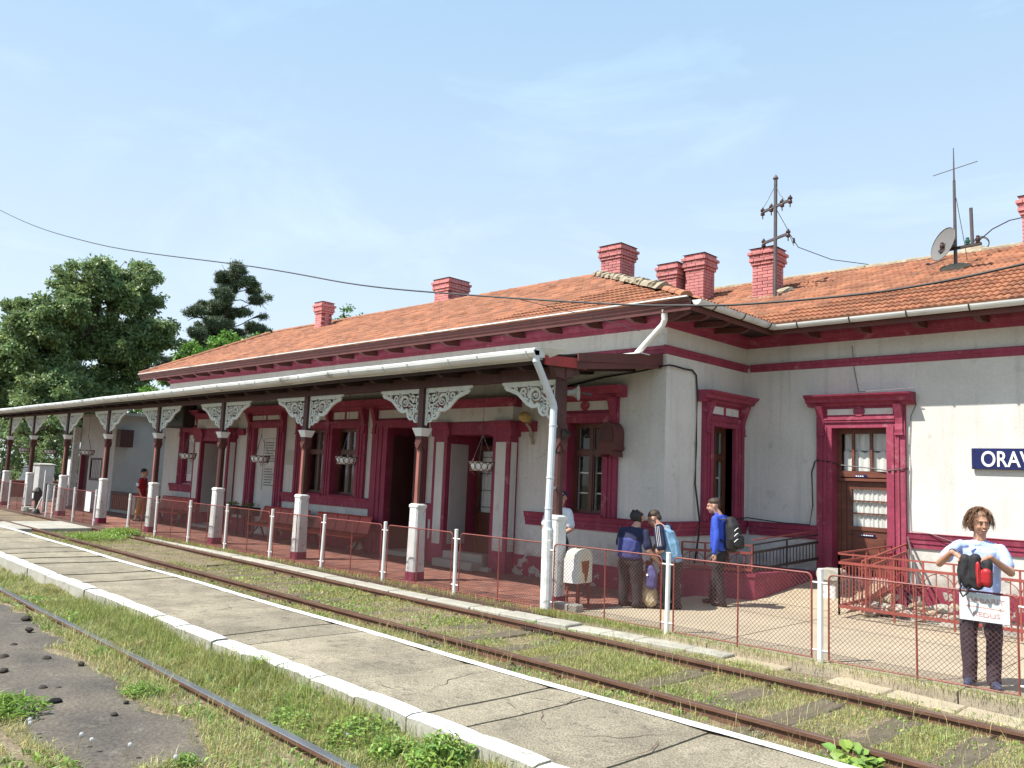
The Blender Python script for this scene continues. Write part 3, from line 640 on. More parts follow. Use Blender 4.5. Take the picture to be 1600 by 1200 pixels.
# framed notice behind glass in the far window
w=MB(); fbox(w,FA,-26.6,-26.53,-.12,-.05,1.26,2.92); fbox(w,FA,-25.92,-25.85,-.12,-.05,1.26,2.92); fbox(w,FA,-26.53,-25.92,-.12,-.05,1.26,1.33); fbox(w,FA,-26.53,-25.92,-.12,-.05,2.84,2.92); fbox(w,FA,-26.53,-25.92,-.13,-.10,1.33,2.84); wo=bobj(w,'window_frame',M['maroon'])
def textlines(F,s0,s1,z0,z1,n,t,h=.3,seed=0,gaps=()):
    """rows of short dark dashes: print too small to read"""
    b=MB(); rr=random.Random(seed); dz=(z1-z0)/n
    for i in range(n):
        if i in gaps: continue
        z=z1-(i+.5)*dz; s=s0+rr.uniform(0,.06)*(s1-s0); e=s1-rr.uniform(0,.25)*(s1-s0)
        while s<e:
            l=rr.uniform(.04,.12)*(s1-s0)+.01; b.quad(F(s,t,z-dz*h/2),F(min(s+l,e),t,z-dz*h/2),F(min(s+l,e),t,z+dz*h/2),F(s,t,z+dz*h/2)); s+=l+.012
    return b
# ---- portals: projecting piers with recessed door
def portal(o0,i0,i1,o1,zi):
    t1=.26
    for a,c in ((o0,i0),(i1,o1)):
        b=MB(); fbox(b,FA,a,c,.0,t1,0,3.0)
        bobj(b,'pier',M['maroon'])
        p=MB(); fbox(p,FA,a+.10,c-.09,t1-.01,t1+.012,.42,2.58); fbox(p,FA,c-.01,c+.008,.05,t1-.05,.42,2.58) if c==o1 else None
        bobj(p,'pier_panel',M['wall'])
        b=MB(); fprism(b,FA,[(.0,2.70),(t1+.02,2.70),(t1+.03,2.86),(t1+.07,2.93),(t1+.08,3.01),(0,3.012)],a-.06,c+.06); bobj(b,'pier_capital',M['maroon'])
    b=MB(); fbox(b,FA,i0,i1,0,t1-.04,zi,3.0); bobj(b,'portal_lintel',M['maroon'])
    b=MB(); fprism(b,FA,[(0,2.80),(.05,2.80),(.09,2.86),(.10,2.995),(0,3.0)],o1+.061,o1+.50); bobj(b,'lintel_return',M['maroon'])
    b=MB(); fbox(b,FA,o0-.02,o1+.0,.0,t1-.06,3.012,3.30); bobj(b,'portal_attic',M['wall'])
    b=MB(); fprism(b,FA,[(0,3.30),(t1-.05,3.30),(t1-.03,3.38),(t1+.04,3.42),(t1+.05,3.48),(0,3.49)],o0-.06,o1+.05); bobj(b,'portal_band',M['maroon'])
    # white panel on the passage jamb and maroon lining
    b=MB(); b.box(i0-.005,i0+.012,YA-.14,YA+.36,.42,2.55); bobj(b,'jamb_panel',M['wallold'])
portal(-13.80,-13.36,-11.96,-11.49,2.74)
portal(-25.42,-24.93,-23.62,-23.15,2.62)
# door leaves
def leaf(s0,s1,t,z0,z1,panes,mate='door'):
    w=MB(); e=.10; zm=z0+(z1-z0)*.36
    fbox(w,FA,s0,s0+e,t-.05,t,z0,z1); fbox(w,FA,s1-e,s1,t-.05,t,z0,z1); fbox(w,FA,s0+e,s1-e,t-.05,t,z0,z0+.2); fbox(w,FA,s0+e,s1-e,t-.05,t,zm-.08,zm+.08); fbox(w,FA,s0+e,s1-e,t-.05,t,z1-.12,z1)
    fbox(w,FA,s0+e,s1-e,t-.04,t-.02,z0+.2,zm-.08); fbox(w,FA,s0+e+.05,s1-e-.05,t-.02,t-.005,z0+.27,zm-.15)
    o=bobj(w,'door',M[mate])
    g=MB(); g.quad(FA(s0+e,t-.025,zm+.08),FA(s1-e,t-.025,zm+.08),FA(s1-e,t-.025,z1-.12),FA(s0+e,t-.025,z1-.12)); g.obj('pane',M['glass'],o)
    c=MB(); n=14; vs=[]
    for i in range(n+1):
        s=s0+e+(s1-s0-2*e)*i/n; vs+=[FA(s,t-.07+.01*math.sin(i*2.1),zm+.08),FA(s,t-.07+.01*math.sin(i*2.1),z1-.12)]
    c.add(vs,[(2*i,2*i+2,2*i+3,2*i+1) for i in range(n)]); c.obj('curtain',M['curtain'],o)
    k=MB(); k.ell(FA(s0+.05,t+.03,z0+1.0),(.03,.03,.03),8,5); k.obj('handle',M['darkiron'],o)
    k=MB()
    for zz in np.linspace(zm+.2,z1-.25,4): k.bar(FA(s0+e,t-.01,zz),FA(s1-e,t-.01,zz),.012)
    for ss in (s0+e+.08,s1-e-.08): k.bar(FA(ss,t-.01,zm+.08),FA(ss,t-.01,z1-.12),.012)
    k.obj('grille',M['darkiron'],o)
leaf(-12.62,-11.98,-.62,.16,2.55,1); leaf(-13.34,-12.66,-.62,.16,2.55,1)
leaf(-24.25,-23.64,-.75,.1,2.45,1,'maroon')
leaf(-15.14,-14.64,-.30,.12,2.70,1)
w=MB(); fbox(w,FA,-15.72,-15.66,-.70,-.08,.1,2.75); bobj(w,'folded_shutter',M['brown'])
for a,c,d in ((-13.36,-11.96,.9),(-24.93,-23.62,.9),(-15.72,-14.62,.72)):
    b=MB(); fbox(b,FA,a+.002,c-.002,-d,.02,.0,.10); fbox(b,FA,a-.12,c+.12,.021,.36,0.0,.075) if d>.8 else None; bobj(b,'door_step',M['conc'])
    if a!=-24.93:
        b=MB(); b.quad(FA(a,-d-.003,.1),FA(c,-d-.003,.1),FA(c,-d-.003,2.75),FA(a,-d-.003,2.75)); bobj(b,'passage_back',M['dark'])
# lower white bench-like stone steps in the portal seen through the fence
b=MB(); fbox(b,FA,-13.30,-12.1,.30,.58,.0,.16); fbox(b,FA,-13.30,-12.1,.0,.30,.0,.30); bobj(b,'stone_step',M['conc'],bev=.01)
# niche with a white board, printed lines
b=MB(); fbox(b,FA,-22.04,-20.79,-.09,-.06,.02,3.0); bobj(b,'niche_back',M['wall'])
# ---- forecourt door B
dB=MB(); a,c,lo,hi=HB[0][:4]; t=-.17
fbox(dB,FB,a,a+.07,t-.06,t,lo,hi); fbox(dB,FB,c-.05,c,t-.06,t,lo,hi); fbox(dB,FB,a+.07,c-.05,t-.06,t,hi-.09,hi); fbox(dB,FB,a+.07,c-.05,t-.06,t+.03,2.14,2.25); fbox(dB,FB,a+.07,c-.05,t-.06,t+.045,2.07,2.12)
for s in (-5.98,-5.66): fbox(dB,FB,s-.022,s+.022,t-.05,t+.005,2.25,hi-.09)
do=bobj(dB,'door_frame',M['sunwood'])
for s0,s1 in ((-6.20,-6.0),(-5.96,-5.68),(-5.64,-5.36)):
    p=MB(); p.quad(FB(s0,t-.03,2.25),FB(s1,t-.03,2.25),FB(s1,t-.03,hi-.09),FB(s0,t-.03,hi-.09)); p.obj('pane',M['glass'],do)
d=MB(); s0,s1=-6.10,-5.36; t=-.19
fbox(d,FB,a+.07,s0-.01,t-.04,t,lo,2.07)
e=.085; fbox(d,FB,s0,s0+e,t-.05,t,lo,2.06); fbox(d,FB,s1-.03,s1,t-.05,t,lo,2.06); fbox(d,FB,s0+e,s1-.03,t-.05,t,1.93,2.06)
for z in (1.72,1.50): fbox(d,FB,s0+e,s1-.03,t-.045,t-.005,z-.012,z+.012)
fbox(d,FB,s0+e,s1-.03,t-.05,t,1.20,1.27); fbox(d,FB,s0+e,s1-.03,t-.045,t-.02,lo,1.20); fbox(d,FB,s0+e,s1-.03,t-.05,t,lo,lo+.12); fbox(d,FB,s0+e+.06,s1-.09,t-.02,t-.005,lo+.2,1.08)
dl=bobj(d,'door',M['sunwood'])
for z0,z1 in ((1.27,1.488),(1.512,1.708),(1.732,1.93)):
    p=MB(); p.quad(FB(s0+e,t-.03,z0),FB(s1-.03,t-.03,z0),FB(s1-.03,t-.03,z1),FB(s0+e,t-.03,z1)); p.obj('pane',M['glass'],dl)
k=MB(); k.bar(FB(s0+.04,t,1.12),FB(s0+.04,t+.05,1.12),.02); k.bar(FB(s0+.04,t+.05,1.12),FB(s0+.14,t+.05,1.12),.018); k.obj('handle',M['darkiron'],dl)
c_=MB(); n=30; vs=[]
for i in range(n+1):
    s=s0+e+(s1-s0-e-.03)*i/n; q=-.245+.012*math.sin(i*1.6)+.006*math.sin(i*3.7); vs+=[FB(s,q,1.27),FB(s,q,1.93)]
c_.add(vs,[(2*i,2*i+2,2*i+3,2*i+1) for i in range(n)]); c_.obj('curtain',M['curtain'],dl)
c_=MB(); vs=[]
for i in range(n+1):
    s=a+.09+(c-.05-a-.09)*i/n; q=-.26+.012*math.sin(i*1.3); vs+=[FB(s,q,2.22),FB(s,q,2.60+.02*math.sin(i*.8))]
c_.add(vs,[(2*i,2*i+2,2*i+3,2*i+1) for i in range(n)]); c_.obj('curtain',M['curtain'],do)
c_=MB(); vs=[]
for i in range(n+1):
    s=a+.09+(c-.05-a-.09)*i/n; q=-.30+.014*math.sin(i*1.9); vs+=[FB(s,q,2.62),FB(s,q,3.0)]
c_.add(vs,[(2*i,2*i+2,2*i+3,2*i+1) for i in range(n)]); c_.obj('curtain',M['curtain'],do)
# ---- eaves: soffit boards, rafter ends, fascia
EY,EZ=11.30,4.70          # long block eave line
BY_,BZ=14.08,4.70
EXR,EXL=-7.12,-28.95
b=MB(); b.add([(EXL,EY,EZ+.04),(EXR,EY,EZ+.04),(XC-.0,YA-.0,EZ+.11),(LX,YA-.0,EZ+.11)],[(0,1,2,3)]); b.add([(EXR,EY,EZ+.04),(EXR,BY_,EZ+.04),(XC,BY_+.05,EZ+.11),(XC,YA,EZ+.11)],[(0,1,2,3)])
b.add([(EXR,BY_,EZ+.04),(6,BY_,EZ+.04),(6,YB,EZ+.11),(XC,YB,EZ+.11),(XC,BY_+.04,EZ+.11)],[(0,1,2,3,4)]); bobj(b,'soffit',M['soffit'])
for x in np.arange(-28.0,-8.0,.98):
    b=MB(); b.prism([(YA+.0,EZ+.095),(YA,EZ-.01),(EY+.22,EZ-.055),(EY+.10,EZ-.02),(EY+.06,EZ+.035)],lambda y,z:(x-.05,y,z),lambda y,z:(x+.05,y,z)); bobj(b,'rafter_end',M['brownb'])
for y in (11.36+.65,12.7,13.4):
    b=MB(); b.prism([(XC,EZ+.095),(XC,EZ-.01),(EXR-.22,EZ-.055),(EXR-.10,EZ-.02),(EXR-.06,EZ+.035)],lambda x,z:(x,y-.05,z),lambda x,z:(x,y+.05,z)); bobj(b,'rafter_end',M['brownb'])
for x in np.arange(-6.5,2.5,.93):
    b=MB(); b.prism([(YB,EZ+.095),(YB,EZ-.01),(BY_+.22,EZ-.055),(BY_+.10,EZ-.02),(BY_+.06,EZ+.035)],lambda y,z:(x-.05,y,z),lambda y,z:(x+.05,y,z)); bobj(b,'rafter_end',M['brownb'])
b=MB(); b.bar((XC+.05,YA-.05,EZ+.03),(EXR-.05,EY+.05,EZ-.0),.08,.12); bobj(b,'corner_bracket',M['brownb'])
# fascia boards (front one stepped, red-brown)
b=MB(); b.prism([(EY,EZ+.16),(EY,EZ-.02),(EY-.02,EZ-.02),(EY-.025,EZ+.05),(EY-.05,EZ+.06),(EY-.055,EZ+.11),(EY-.08,EZ+.12),(EY-.085,EZ+.175)],lambda y,z:(EXL,y,z),lambda y,z:(EXR+.03,y,z)); bobj(b,'fascia',M['brownb'])
b=MB(); b.box(EXR,EXR+.025,EY,BY_,EZ-.015,EZ+.07); b.box(EXR+.026,6,BY_-.025,BY_,EZ-.015,EZ+.07); bobj(b,'fascia',M['brownb'])
b=MB(); b.bar((EXL,EY-.095,EZ+.19),(EXR+.02,EY-.095,EZ+.19),.05,.022); bobj(b,'eave_flashing',M['zinc'])
# ---- roofs
PK=(-12.35,15.5,6.85); PL=(-27.6,15.5,6.88); BR=(18.2,6.80)
er=(EXR+.03,EY-.06,EZ+.17); el=(EXL,EY-.06,EZ+.17)
und=MB()
und.add([el,er,PK,PL],[(0,1,2,3)]); und.add([er,(EXR+.03,BY_,EZ+.17),(EXR+.03,19.7,EZ+.17),PK],[(0,1,2,3)])
und.add([PK,(EXR+.03,19.7,EZ+.17),(EXL,19.7,EZ+.17),PL],[(0,1,2,3)]); und.add([el,PL,(EXL,19.7,EZ+.17)],[(0,1,2)])
und.add([(-13,BY_,EZ+.17-0),(6.5,BY_,EZ+.17),(6.5,BR[0],BR[1]),(-13,BR[0],BR[1])],[(0,1,2,3)]); und.add([(-13,BR[0],BR[1]),(6.5,BR[0],BR[1]),(6.5,22.3,EZ+.17),(-13,22.3,EZ+.17)],[(0,1,2,3)])
for i,v in enumerate(und.v): und.v[i]=(v[0],v[1],v[2]-.05)
und.add([(6.5,BY_,EZ+.12),(6.5,22.3,EZ+.12),(6.5,BR[0],BR[1]-.05)],[(0,1,2)])
bobj(und,'roof',M['soffit']); roof=bd.children[-1] if False else None
roof=[o for o in bd.children if o.name.startswith('roof')][0]
# tiles: twin-roll interlocking clay tiles laid in rows
TW,TLn=.215,.30
def tile_geo():
    n=8; xs=np.linspace(0,TW,n+1); prof=[.004+.030*abs(math.sin(math.pi*2*x/TW))**.8 for x in xs]
    return xs,prof
def tile_field(P0,ux,un,length,nrows,inside,rowlen=TLn):
    """P0 eave start, ux unit along the eave, un unit up the slope; returns list of tile frames"""
    nrm=Vector(ux).cross(Vector(un)).normalized(); out=[]
    if nrm.z<0: nrm=-nrm
    for r in range(nrows):
        k=int(length/TW)
        for i in range(k):
            u=i*TW; v=r*rowlen
            if not inside(u+TW/2,v+rowlen/2): continue
            out.append((Vector(P0)+Vector(ux)*u+Vector(un)*v,ux,un,nrm))
    return out
XS,PR=tile_geo()
def tile_mesh_add(V,Fc,p,ux,un,nrm,jit=True):
    ux=Vector(ux);un=Vector(un); j=RN.uniform(-.006,.006) if jit else 0; lift=RN.uniform(-.004,.007)+(.014 if RN.random()<.03 else 0) if jit else 0; tl=RN.uniform(-.02,.02) if jit else 0
    o=len(V); n=len(XS)
    for a,(h,dv) in enumerate(((.034,-.035+j),(.002,TLn-.0))):
        for x,z in zip(XS,PR): V.append(p+ux*(x+.002)+un*(dv+tl*x)+nrm*(z+h+lift))
    for x,z in zip(XS,PR): V.append(p+ux*(x+.002)+un*(-.035+j+tl*x)+nrm*(-.002+lift))
    for i in range(n-1):
        Fc.append((o+i,o+i+1,o+n+i+1,o+n+i)); Fc.append((o+2*n+i,o+2*n+i+1,o+i+1,o+i))
frames=[]
ua=Vector((1,0,0))
# A front slope
un=(Vector((0,PK[1]-er[1],PK[2]-er[2]))).normalized(); LA=er[0]-el[0]; SA=math.hypot(PK[1]-er[1],PK[2]-er[2]); slopeA=un
rA=int(SA/TLn)+1
frames+=tile_field(el,ua,un,LA,rA,lambda u,v: v<SA and u>v/SA*(PL[0]-el[0])+.0 and u<LA-v/SA*(er[0]-PK[0]))
# A right hip slope
e0=Vector(er); uh=Vector((0,1,0)); unh=Vector((PK[0]-er[0],0,PK[2]-er[2])).normalized(); SH=math.hypot(PK[0]-er[0],PK[2]-er[2])
frames+=tile_field(e0,uh,unh,BY_-er[1]+4.6,int(SH/TLn)+1,lambda u,v: v<SH and u>v/SH*(PK[1]-er[1])+.02 and (u<2.9+v*.9))
# B front slope
e1=Vector((-12.9,BY_-.06,EZ+.17)); unb=Vector((0,BR[0]-e1.y,BR[1]-e1.z)).normalized(); SB=math.hypot(BR[0]-e1.y,BR[1]-e1.z)
def insB(u,v):
    x=-12.9+u; z=e1.z+v*unb.z; hz=er[2]+(er[0]-x)*(PK[2]-er[2])/(er[0]-PK[0]) if x<er[0] else -1
    return v<SB+.1 and z>hz-.04 and x<5.2
frames+=tile_field(e1,ua,unb,18.2,int(SB/TLn)+1,insB)
CAMP=Vector((0,0,HC))
vis=sorted(range(len(frames)),key=lambda i:(frames[i][0]-CAMP).length if frames[i][0].x<-3.1 else 99)
near=set(vis[:300])
tm=MB(); V=[];Fc=[]; tile_mesh_add(V,Fc,Vector((0,0,0)),(1,0,0),(0,1,0),Vector((0,0,1)),False); tm.add(V,Fc)
tme=tm.mesh('roof_tile',M['tile'])
add_tint(tme,999,1,1,0)
roof_tiles_variants=[]
for q in range(6):
    m2=tme.copy(); a=m2.color_attributes['tint']; k=[.80,.90,1,1.08,1.18,.70][q]
    for d_ in a.data: d_.color=(k*(1.04 if q%2 else .97),k,k*.95,1)
    roof_tiles_variants.append(m2)
V=[];Fc=[]
for i,(p,ux,un_,nr) in enumerate(frames):
    if i in near:
        ux=Vector(ux);un_=Vector(un_); o=link('roof_tile',roof_tiles_variants[RN.integers(0,6)],roof)
        mt=Matrix(((ux.x,un_.x,nr.x,p.x),(ux.y,un_.y,nr.y,p.y),(ux.z,un_.z,nr.z+RN.uniform(-.01,.01),p.z),(0,0,0,1))); o.matrix_local=mt
    else: tile_mesh_add(V,Fc,p,ux,un_,nr)
me=bpy.data.meshes.new('roof_tiles'); me.from_pydata(V,[],Fc); me.materials.append(M['tile']); me.update(); me.polygons.foreach_set('use_smooth',[True]*len(Fc)); add_tint(me,16,.68,1.24,.05)
link('roof_tiles',me,roof,'stuff')
# ridge and hip caps
def caps(p,q,name,m,w=.11,L_=.36,lump=.0):
    p=Vector(p);q=Vector(q); d=(q-p); n=int(d.length/L_); d.normalize(); a=d.cross(Vector((0,0,1))).normalized(); u=a.cross(d)
    if u.z<0:u=-u
    b=MB()
    for i in range(n):
        s=p+d*(i*L_); e=s+d*(L_+.03); vs=[]
        for c,rr in ((s,w*1.08),(e,w*.93)):
            for k in range(7):
                t_=math.pi*k/6; j=lump*RN.uniform(-1,1); vs.append(c+a*math.cos(t_)*(rr+j)+u*((rr+j)*math.sin(t_)*.75+RN.uniform(-.004,.004)))
        b.add(vs,[(k,k+1,8+k,7+k) for k in range(6)]+[tuple(range(7))])
    return b.obj(name,m,roof)
caps(PL,(PK[0],PK[1],PK[2]),'ridge_caps',M['tile']); caps((er[0]-.1,er[1]+.08,er[2]+.06),(er[0]-1.0,er[1]+.8,er[2]+.42),'hip_caps',M['tile'],.10)
caps((er[0]-1.0,er[1]+.8,er[2]+.42),(PK[0],PK[1],PK[2]+.03),'hip_mortar',M['mortar'],.15,.30,.03)
caps((el[0],el[1],el[2]+.03),(PL[0],PL[1],PL[2]+.03),'hip_caps',M['tile'])
caps((-12.9,BR[0],BR[1]),(6,BR[0],BR[1]),'ridge_caps',M['mortar'],.12,.36,.015)
for o in roof.children:
    if o.name.startswith(('ridge_caps','hip_caps')) and 'tint' not in o.data.color_attributes: add_tint(o.data,7,.75,1.2,.05)
# ---- main gutters
def gutter(pts,r,name='gutter',m='zinc',bands_every=1.2,seg=10,bm='clip',br=1.12):
    P=[Vector(p) for p in pts]; b=MB(); vs=[]
    for i,p in enumerate(P):
        d=(P[min(i+1,len(P)-1)]-P[max(0,i-1)]).normalized(); a=d.cross(Vector((0,0,1))).normalized()
        for k in range(seg+1):
            t_=math.pi+math.pi*k/seg; vs.append(p+a*math.cos(t_)*r+Vector((0,0,1))*math.sin(t_)*r)
    n=seg+1
    b.add(vs,[(i*n+k,i*n+k+1,(i+1)*n+k+1,(i+1)*n+k) for i in range(len(P)-1) for k in range(seg)])
    for e in (0,len(P)-1): b.add([vs[e*n+k] for k in range(n)],[tuple(range(n))])
    g=bobj(b,name,M[m],smooth=False)
    for i in range(len(P)-1):
        L_=(P[i+1]-P[i]).length; k=bands_every*.5; d=(P[i+1]-P[i]).normalized(); a=d.cross(Vector((0,0,1))).normalized()
        while k<L_:
            c=P[i]+d*k; h=MB(); ring=[c+a*math.cos(math.pi+math.pi*q/8)*r*br+Vector((0,0,1))*math.sin(math.pi+math.pi*q/8)*r*br for q in range(9)]
            h.tube(ring,.011,4); h.obj('gutter_bracket',M[bm],g); k+=bands_every
    return g
gutter([(EXR+.10,EY+.05,EZ+.15),(EXR+.10,BY_-.1,EZ+.145),],.085,bands_every=.95)
gutter([(EXR+.12,BY_-.10,EZ+.145),(6,BY_-.10,EZ+.16)],.085,bands_every=.93)
# ---- veranda
ver=MB()
GX0,GX1=-37.6,-8.13
def gz(x): return 3.70+(x-GX1)*.0045
FY=8.98
bcan=MB()
bcan.add([(GX0,FY,gz(GX0)+.0),(GX1,FY,gz(GX1)),(GX1+.03,YA-.0,4.11),(GX0,YA,4.0)],[(0,1,2,3)])
bcan.add([(GX0,FY,gz(GX0)-.02),(GX1,FY,gz(GX1)-.02),(GX1+.03,YA-.0,4.09),(GX0,YA,3.98)],[(0,1,2,3)])
for a_,c_ in ((0,1),(1,2),(2,3),(3,0)): bcan.add([bcan.v[a_],bcan.v[c_],bcan.v[4+c_],bcan.v[4+a_]],[(0,1,2,3)])
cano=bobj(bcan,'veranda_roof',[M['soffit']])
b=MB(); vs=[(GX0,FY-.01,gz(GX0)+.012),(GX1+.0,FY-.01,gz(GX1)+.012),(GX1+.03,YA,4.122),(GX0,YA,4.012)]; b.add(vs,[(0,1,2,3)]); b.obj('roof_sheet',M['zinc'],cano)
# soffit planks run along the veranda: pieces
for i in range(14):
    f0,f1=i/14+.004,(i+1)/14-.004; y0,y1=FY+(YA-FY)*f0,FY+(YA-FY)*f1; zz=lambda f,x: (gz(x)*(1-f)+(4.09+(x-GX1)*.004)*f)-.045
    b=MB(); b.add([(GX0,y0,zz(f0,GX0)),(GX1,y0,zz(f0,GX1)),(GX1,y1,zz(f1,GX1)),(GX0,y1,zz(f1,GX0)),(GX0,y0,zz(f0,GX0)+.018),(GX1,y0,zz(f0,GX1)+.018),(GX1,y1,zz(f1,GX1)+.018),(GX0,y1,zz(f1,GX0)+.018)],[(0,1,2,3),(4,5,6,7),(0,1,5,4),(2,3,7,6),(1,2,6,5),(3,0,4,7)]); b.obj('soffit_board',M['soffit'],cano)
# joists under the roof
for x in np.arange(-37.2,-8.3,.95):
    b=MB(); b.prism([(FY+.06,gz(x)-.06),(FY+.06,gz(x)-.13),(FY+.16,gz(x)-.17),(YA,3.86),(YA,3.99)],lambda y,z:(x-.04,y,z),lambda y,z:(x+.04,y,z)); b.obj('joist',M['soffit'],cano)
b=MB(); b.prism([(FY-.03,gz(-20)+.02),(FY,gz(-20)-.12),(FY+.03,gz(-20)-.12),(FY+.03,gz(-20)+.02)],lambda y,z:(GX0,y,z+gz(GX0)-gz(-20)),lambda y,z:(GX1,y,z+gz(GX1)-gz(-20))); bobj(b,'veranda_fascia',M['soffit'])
b=MB(); b.box(GX0+.1,GX1-.02,YV-.085,YV+.085,3.43,3.62); bobj(b,'veranda_beam',M['brown'])
# end (gable side) boards
b=MB(); b.prism([(FY,gz(GX1)-.14),(YV+.35,3.60),(YV+.35,gz(GX1)+.07),(FY,gz(GX1)+.0)],lambda y,z:(GX1+.005,y,z),lambda y,z:(GX1+.035,y,z)); bobj(b,'end_fascia',M['redboard'])
b=MB(); b.prism([(YV+.1,3.70),(YA-.03,3.93),(YA-.03,4.12),(YV+.1,3.83)],lambda y,z:(GX1+.04,y,z),lambda y,z:(GX1+.065,y,z)); b.prism([(YV+.1,3.58),(YA-.03,3.87),(YA-.03,3.928),(YV+.1,3.698)],lambda y,z:(GX1+.0,y,z),lambda y,z:(GX1+.04,y,z)); bobj(b,'end_fascia',M['brownb'])
b=MB(); b.prism([(YV-.3,3.43),(YV-.05,3.40),(YV+.25,3.52),(YV+.2,3.62),(YV-.4,3.60)],lambda y,z:(GX1-.12,y,z),lambda y,z:(GX1-.03,y,z)); bobj(b,'carved_beam_end',M['brown'])
# half round front gutter with flared outer sheet
gp=[];xs=np.linspace(GX0,GX1,18)
for i,x in enumerate(xs): gp.append((x,FY-.13,gz(x)+.055+RN.uniform(-.012,.012)*(1 if x<-12 else .2)))
vg=gutter(gp,.112,'veranda_gutter','zinc',1.05,8,'zinc',1.06)
b=MB()
vs=[]
for (x,y,z) in gp: vs+=[(x,y-.10,z),(x,y-.10,z-.045),(x,y-.045,z-.10),(x,y+.09,z-.075),(x,y+.10,z-.125)]
b.add(vs,[(5*i+k,5*i+k+1,5*i+5+k+1,5*i+5+k) for i in range(len(gp)-1) for k in (3,)])
b.obj('drip_sheet',M['zinc'],vg)
# upper sloping flashing above the gutter (white roll seen from the track)
b=MB(); vs=[]
for (x,y,z) in gp: vs+=[(x,y-.10,z+.002),(x,y-.085,z+.03),(x,y+.02,z+.055),(x,y+.2,z+.06)]
b.add(vs,[(4*i+k,4*i+k+1,4*i+4+k+1,4*i+4+k) for i in range(len(gp)-1) for k in range(3)])
b.obj('gutter_flashing',M['zinc'],vg)
b=MB(); x,y,z=gp[-1]; b.add([(x,y-.10,z),(x,y-.085,z+.03),(x,y+.02,z+.055),(x+.30,y+.32,z+.02),(x+.02,y+.2,z-.09),(x,y+.02,z-.10),(x,y-.07,z-.07)],[(0,1,2,6),(2,3,4,5),(2,5,6)]); b.obj('end_cap',M['zinc'],vg)
# ---- veranda columns
CX=[-36.9,-33.97,-30.32,-26.67,-22.99,-19.23,-15.46,-11.61,-8.31]
def ribbon(b,pts,w,y0,y1,w1=None):
    w*=1.18; w1=w1 and w1*1.18
    L_=[];R_=[]
    for i,p in enumerate(pts):
        q0=pts[max(0,i-1)]; q1=pts[min(len(pts)-1,i+1)]; dx,dz=q1[0]-q0[0],q1[1]-q0[1]; l=math.hypot(dx,dz) or 1
        ww=w if w1 is None else w+(w1-w)*i/(len(pts)-1)
        L_.append((p[0]-dz/l*ww/2,p[1]+dx/l*ww/2)); R_.append((p[0]+dz/l*ww/2,p[1]-dx/l*ww/2))
    for i in range(len(pts)-1):
        b.prism([L_[i],L_[i+1],R_[i+1],R_[i]],lambda a,c:(a,y0,c),lambda a,c:(a,y1,c))
def spiral(cx,cz,r0,r1,a0,turns,n=18):
    return [(cx+(r0+(r1-r0)*i/n)*math.cos(a0+turns*2*math.pi*i/n),cz+(r0+(r1-r0)*i/n)*math.sin(a0+turns*2*math.pi*i/n)) for i in range(n+1)]
def bracket_mesh():
    b=MB(); Y0,Y1=-.013,.013
    W,H=1.22,.66
    # top plate, post plate
    b.prism([(.0,0),(W,0),(W-.01,-.035),(W-.06,-.05),(W-.10,-.085),(.0,-.085)],lambda a,c:(a,Y0,c),lambda a,c:(a,Y1,c))
    b.prism([(.0,-.08),(.065,-.08),(.065,-H+.05),(.03,-H-.02),(.0,-H)],lambda a,c:(a,Y0,c),lambda a,c:(a,Y1,c))
    hyp=[(W-.08,-.06),(W-.13,-.11),(W-.2,-.125),(.84,-.19),(.74,-.27),(.63,-.36),(.53,-.405),(.44,-.40),(.385,-.37)]
    ribbon(b,hyp,.058,Y0-.004,Y1+.004,.052)
    low=[(.385,-.37),(.375,-.44),(.35,-.51),(.29,-.555),(.22,-.545),(.19,-.50)]
    ribbon(b,low,.042,Y0-.004,Y1+.004,.03)
    ribbon(b,[(.20,-.55),(.15,-.60),(.09,-.60),(.06,-.56)],.035,Y0,Y1)
    for (cx,cz,r0,r1,a0,tu,w0,w1) in ((.46,-.235,.145,.045,-1.2,1.15,.044,.036),(.46,-.235,.06,.02,2.3,.9,.04,.03),(.245,-.455,.085,.02,-.6,1.35,.034,.03),(.72,-.165,.075,.02,-2.2,1.3,.03,.026),(.17,-.20,.07,.02,.2,-1.2,.03,.026),(.17,-.33,.07,.02,.9,1.2,.03,.026),(.90,-.12,.035,.012,-2,1.2,.022,.02),(.30,-.12,.045,.015,0,1.2,.026,.022),(.60,-.115,.035,.012,2,-1.2,.024,.02)):
        ribbon(b,spiral(cx,cz,r0,r1,a0,tu),w0,Y0,Y1,w1)
    for pts in ([(.06,-.13),(.14,-.16),(.24,-.12),(.33,-.09)],[(.06,-.27),(.13,-.26),(.25,-.30),(.33,-.24)],[(.06,-.42),(.11,-.40),(.17,-.42)],[(.33,-.30),(.30,-.38),(.34,-.42)],[(.58,-.30),(.66,-.28),(.80,-.20)],[(.55,-.10),(.60,-.16),(.63,-.24)],[(.10,-.48),(.12,-.54),(.09,-.60)],[(.25,-.20),(.31,-.17),(.33,-.12)],[(.22,-.38),(.28,-.36),(.33,-.33)]):
        ribbon(b,pts,.036,Y0,Y1,.024)
    # little drops along the outer tip
    for x,z in ((W-.02,-.045),(W-.075,-.085),(W-.125,-.125)): b.lathe([(0,-.004),(.022,-.003),(.022,.003),(0,.004)],(x,0,z),8)
    return b
bk=bracket_mesh(); BKR=bk.mesh('bracket',M['lace'])
bk2=MB(); bk2.v=[(-x,y,z) for x,y,z in bk.v]; bk2.f=bk.f; bk2.mi=bk.mi; BKL=bk2.mesh('bracket',M['lace'])
def oct_(w,c): return [(-w,-w+c),(-w+c,-w),(w-c,-w),(w,-w+c),(w,w-c),(w-c,w),(-w+c,w),(-w,w-c)]
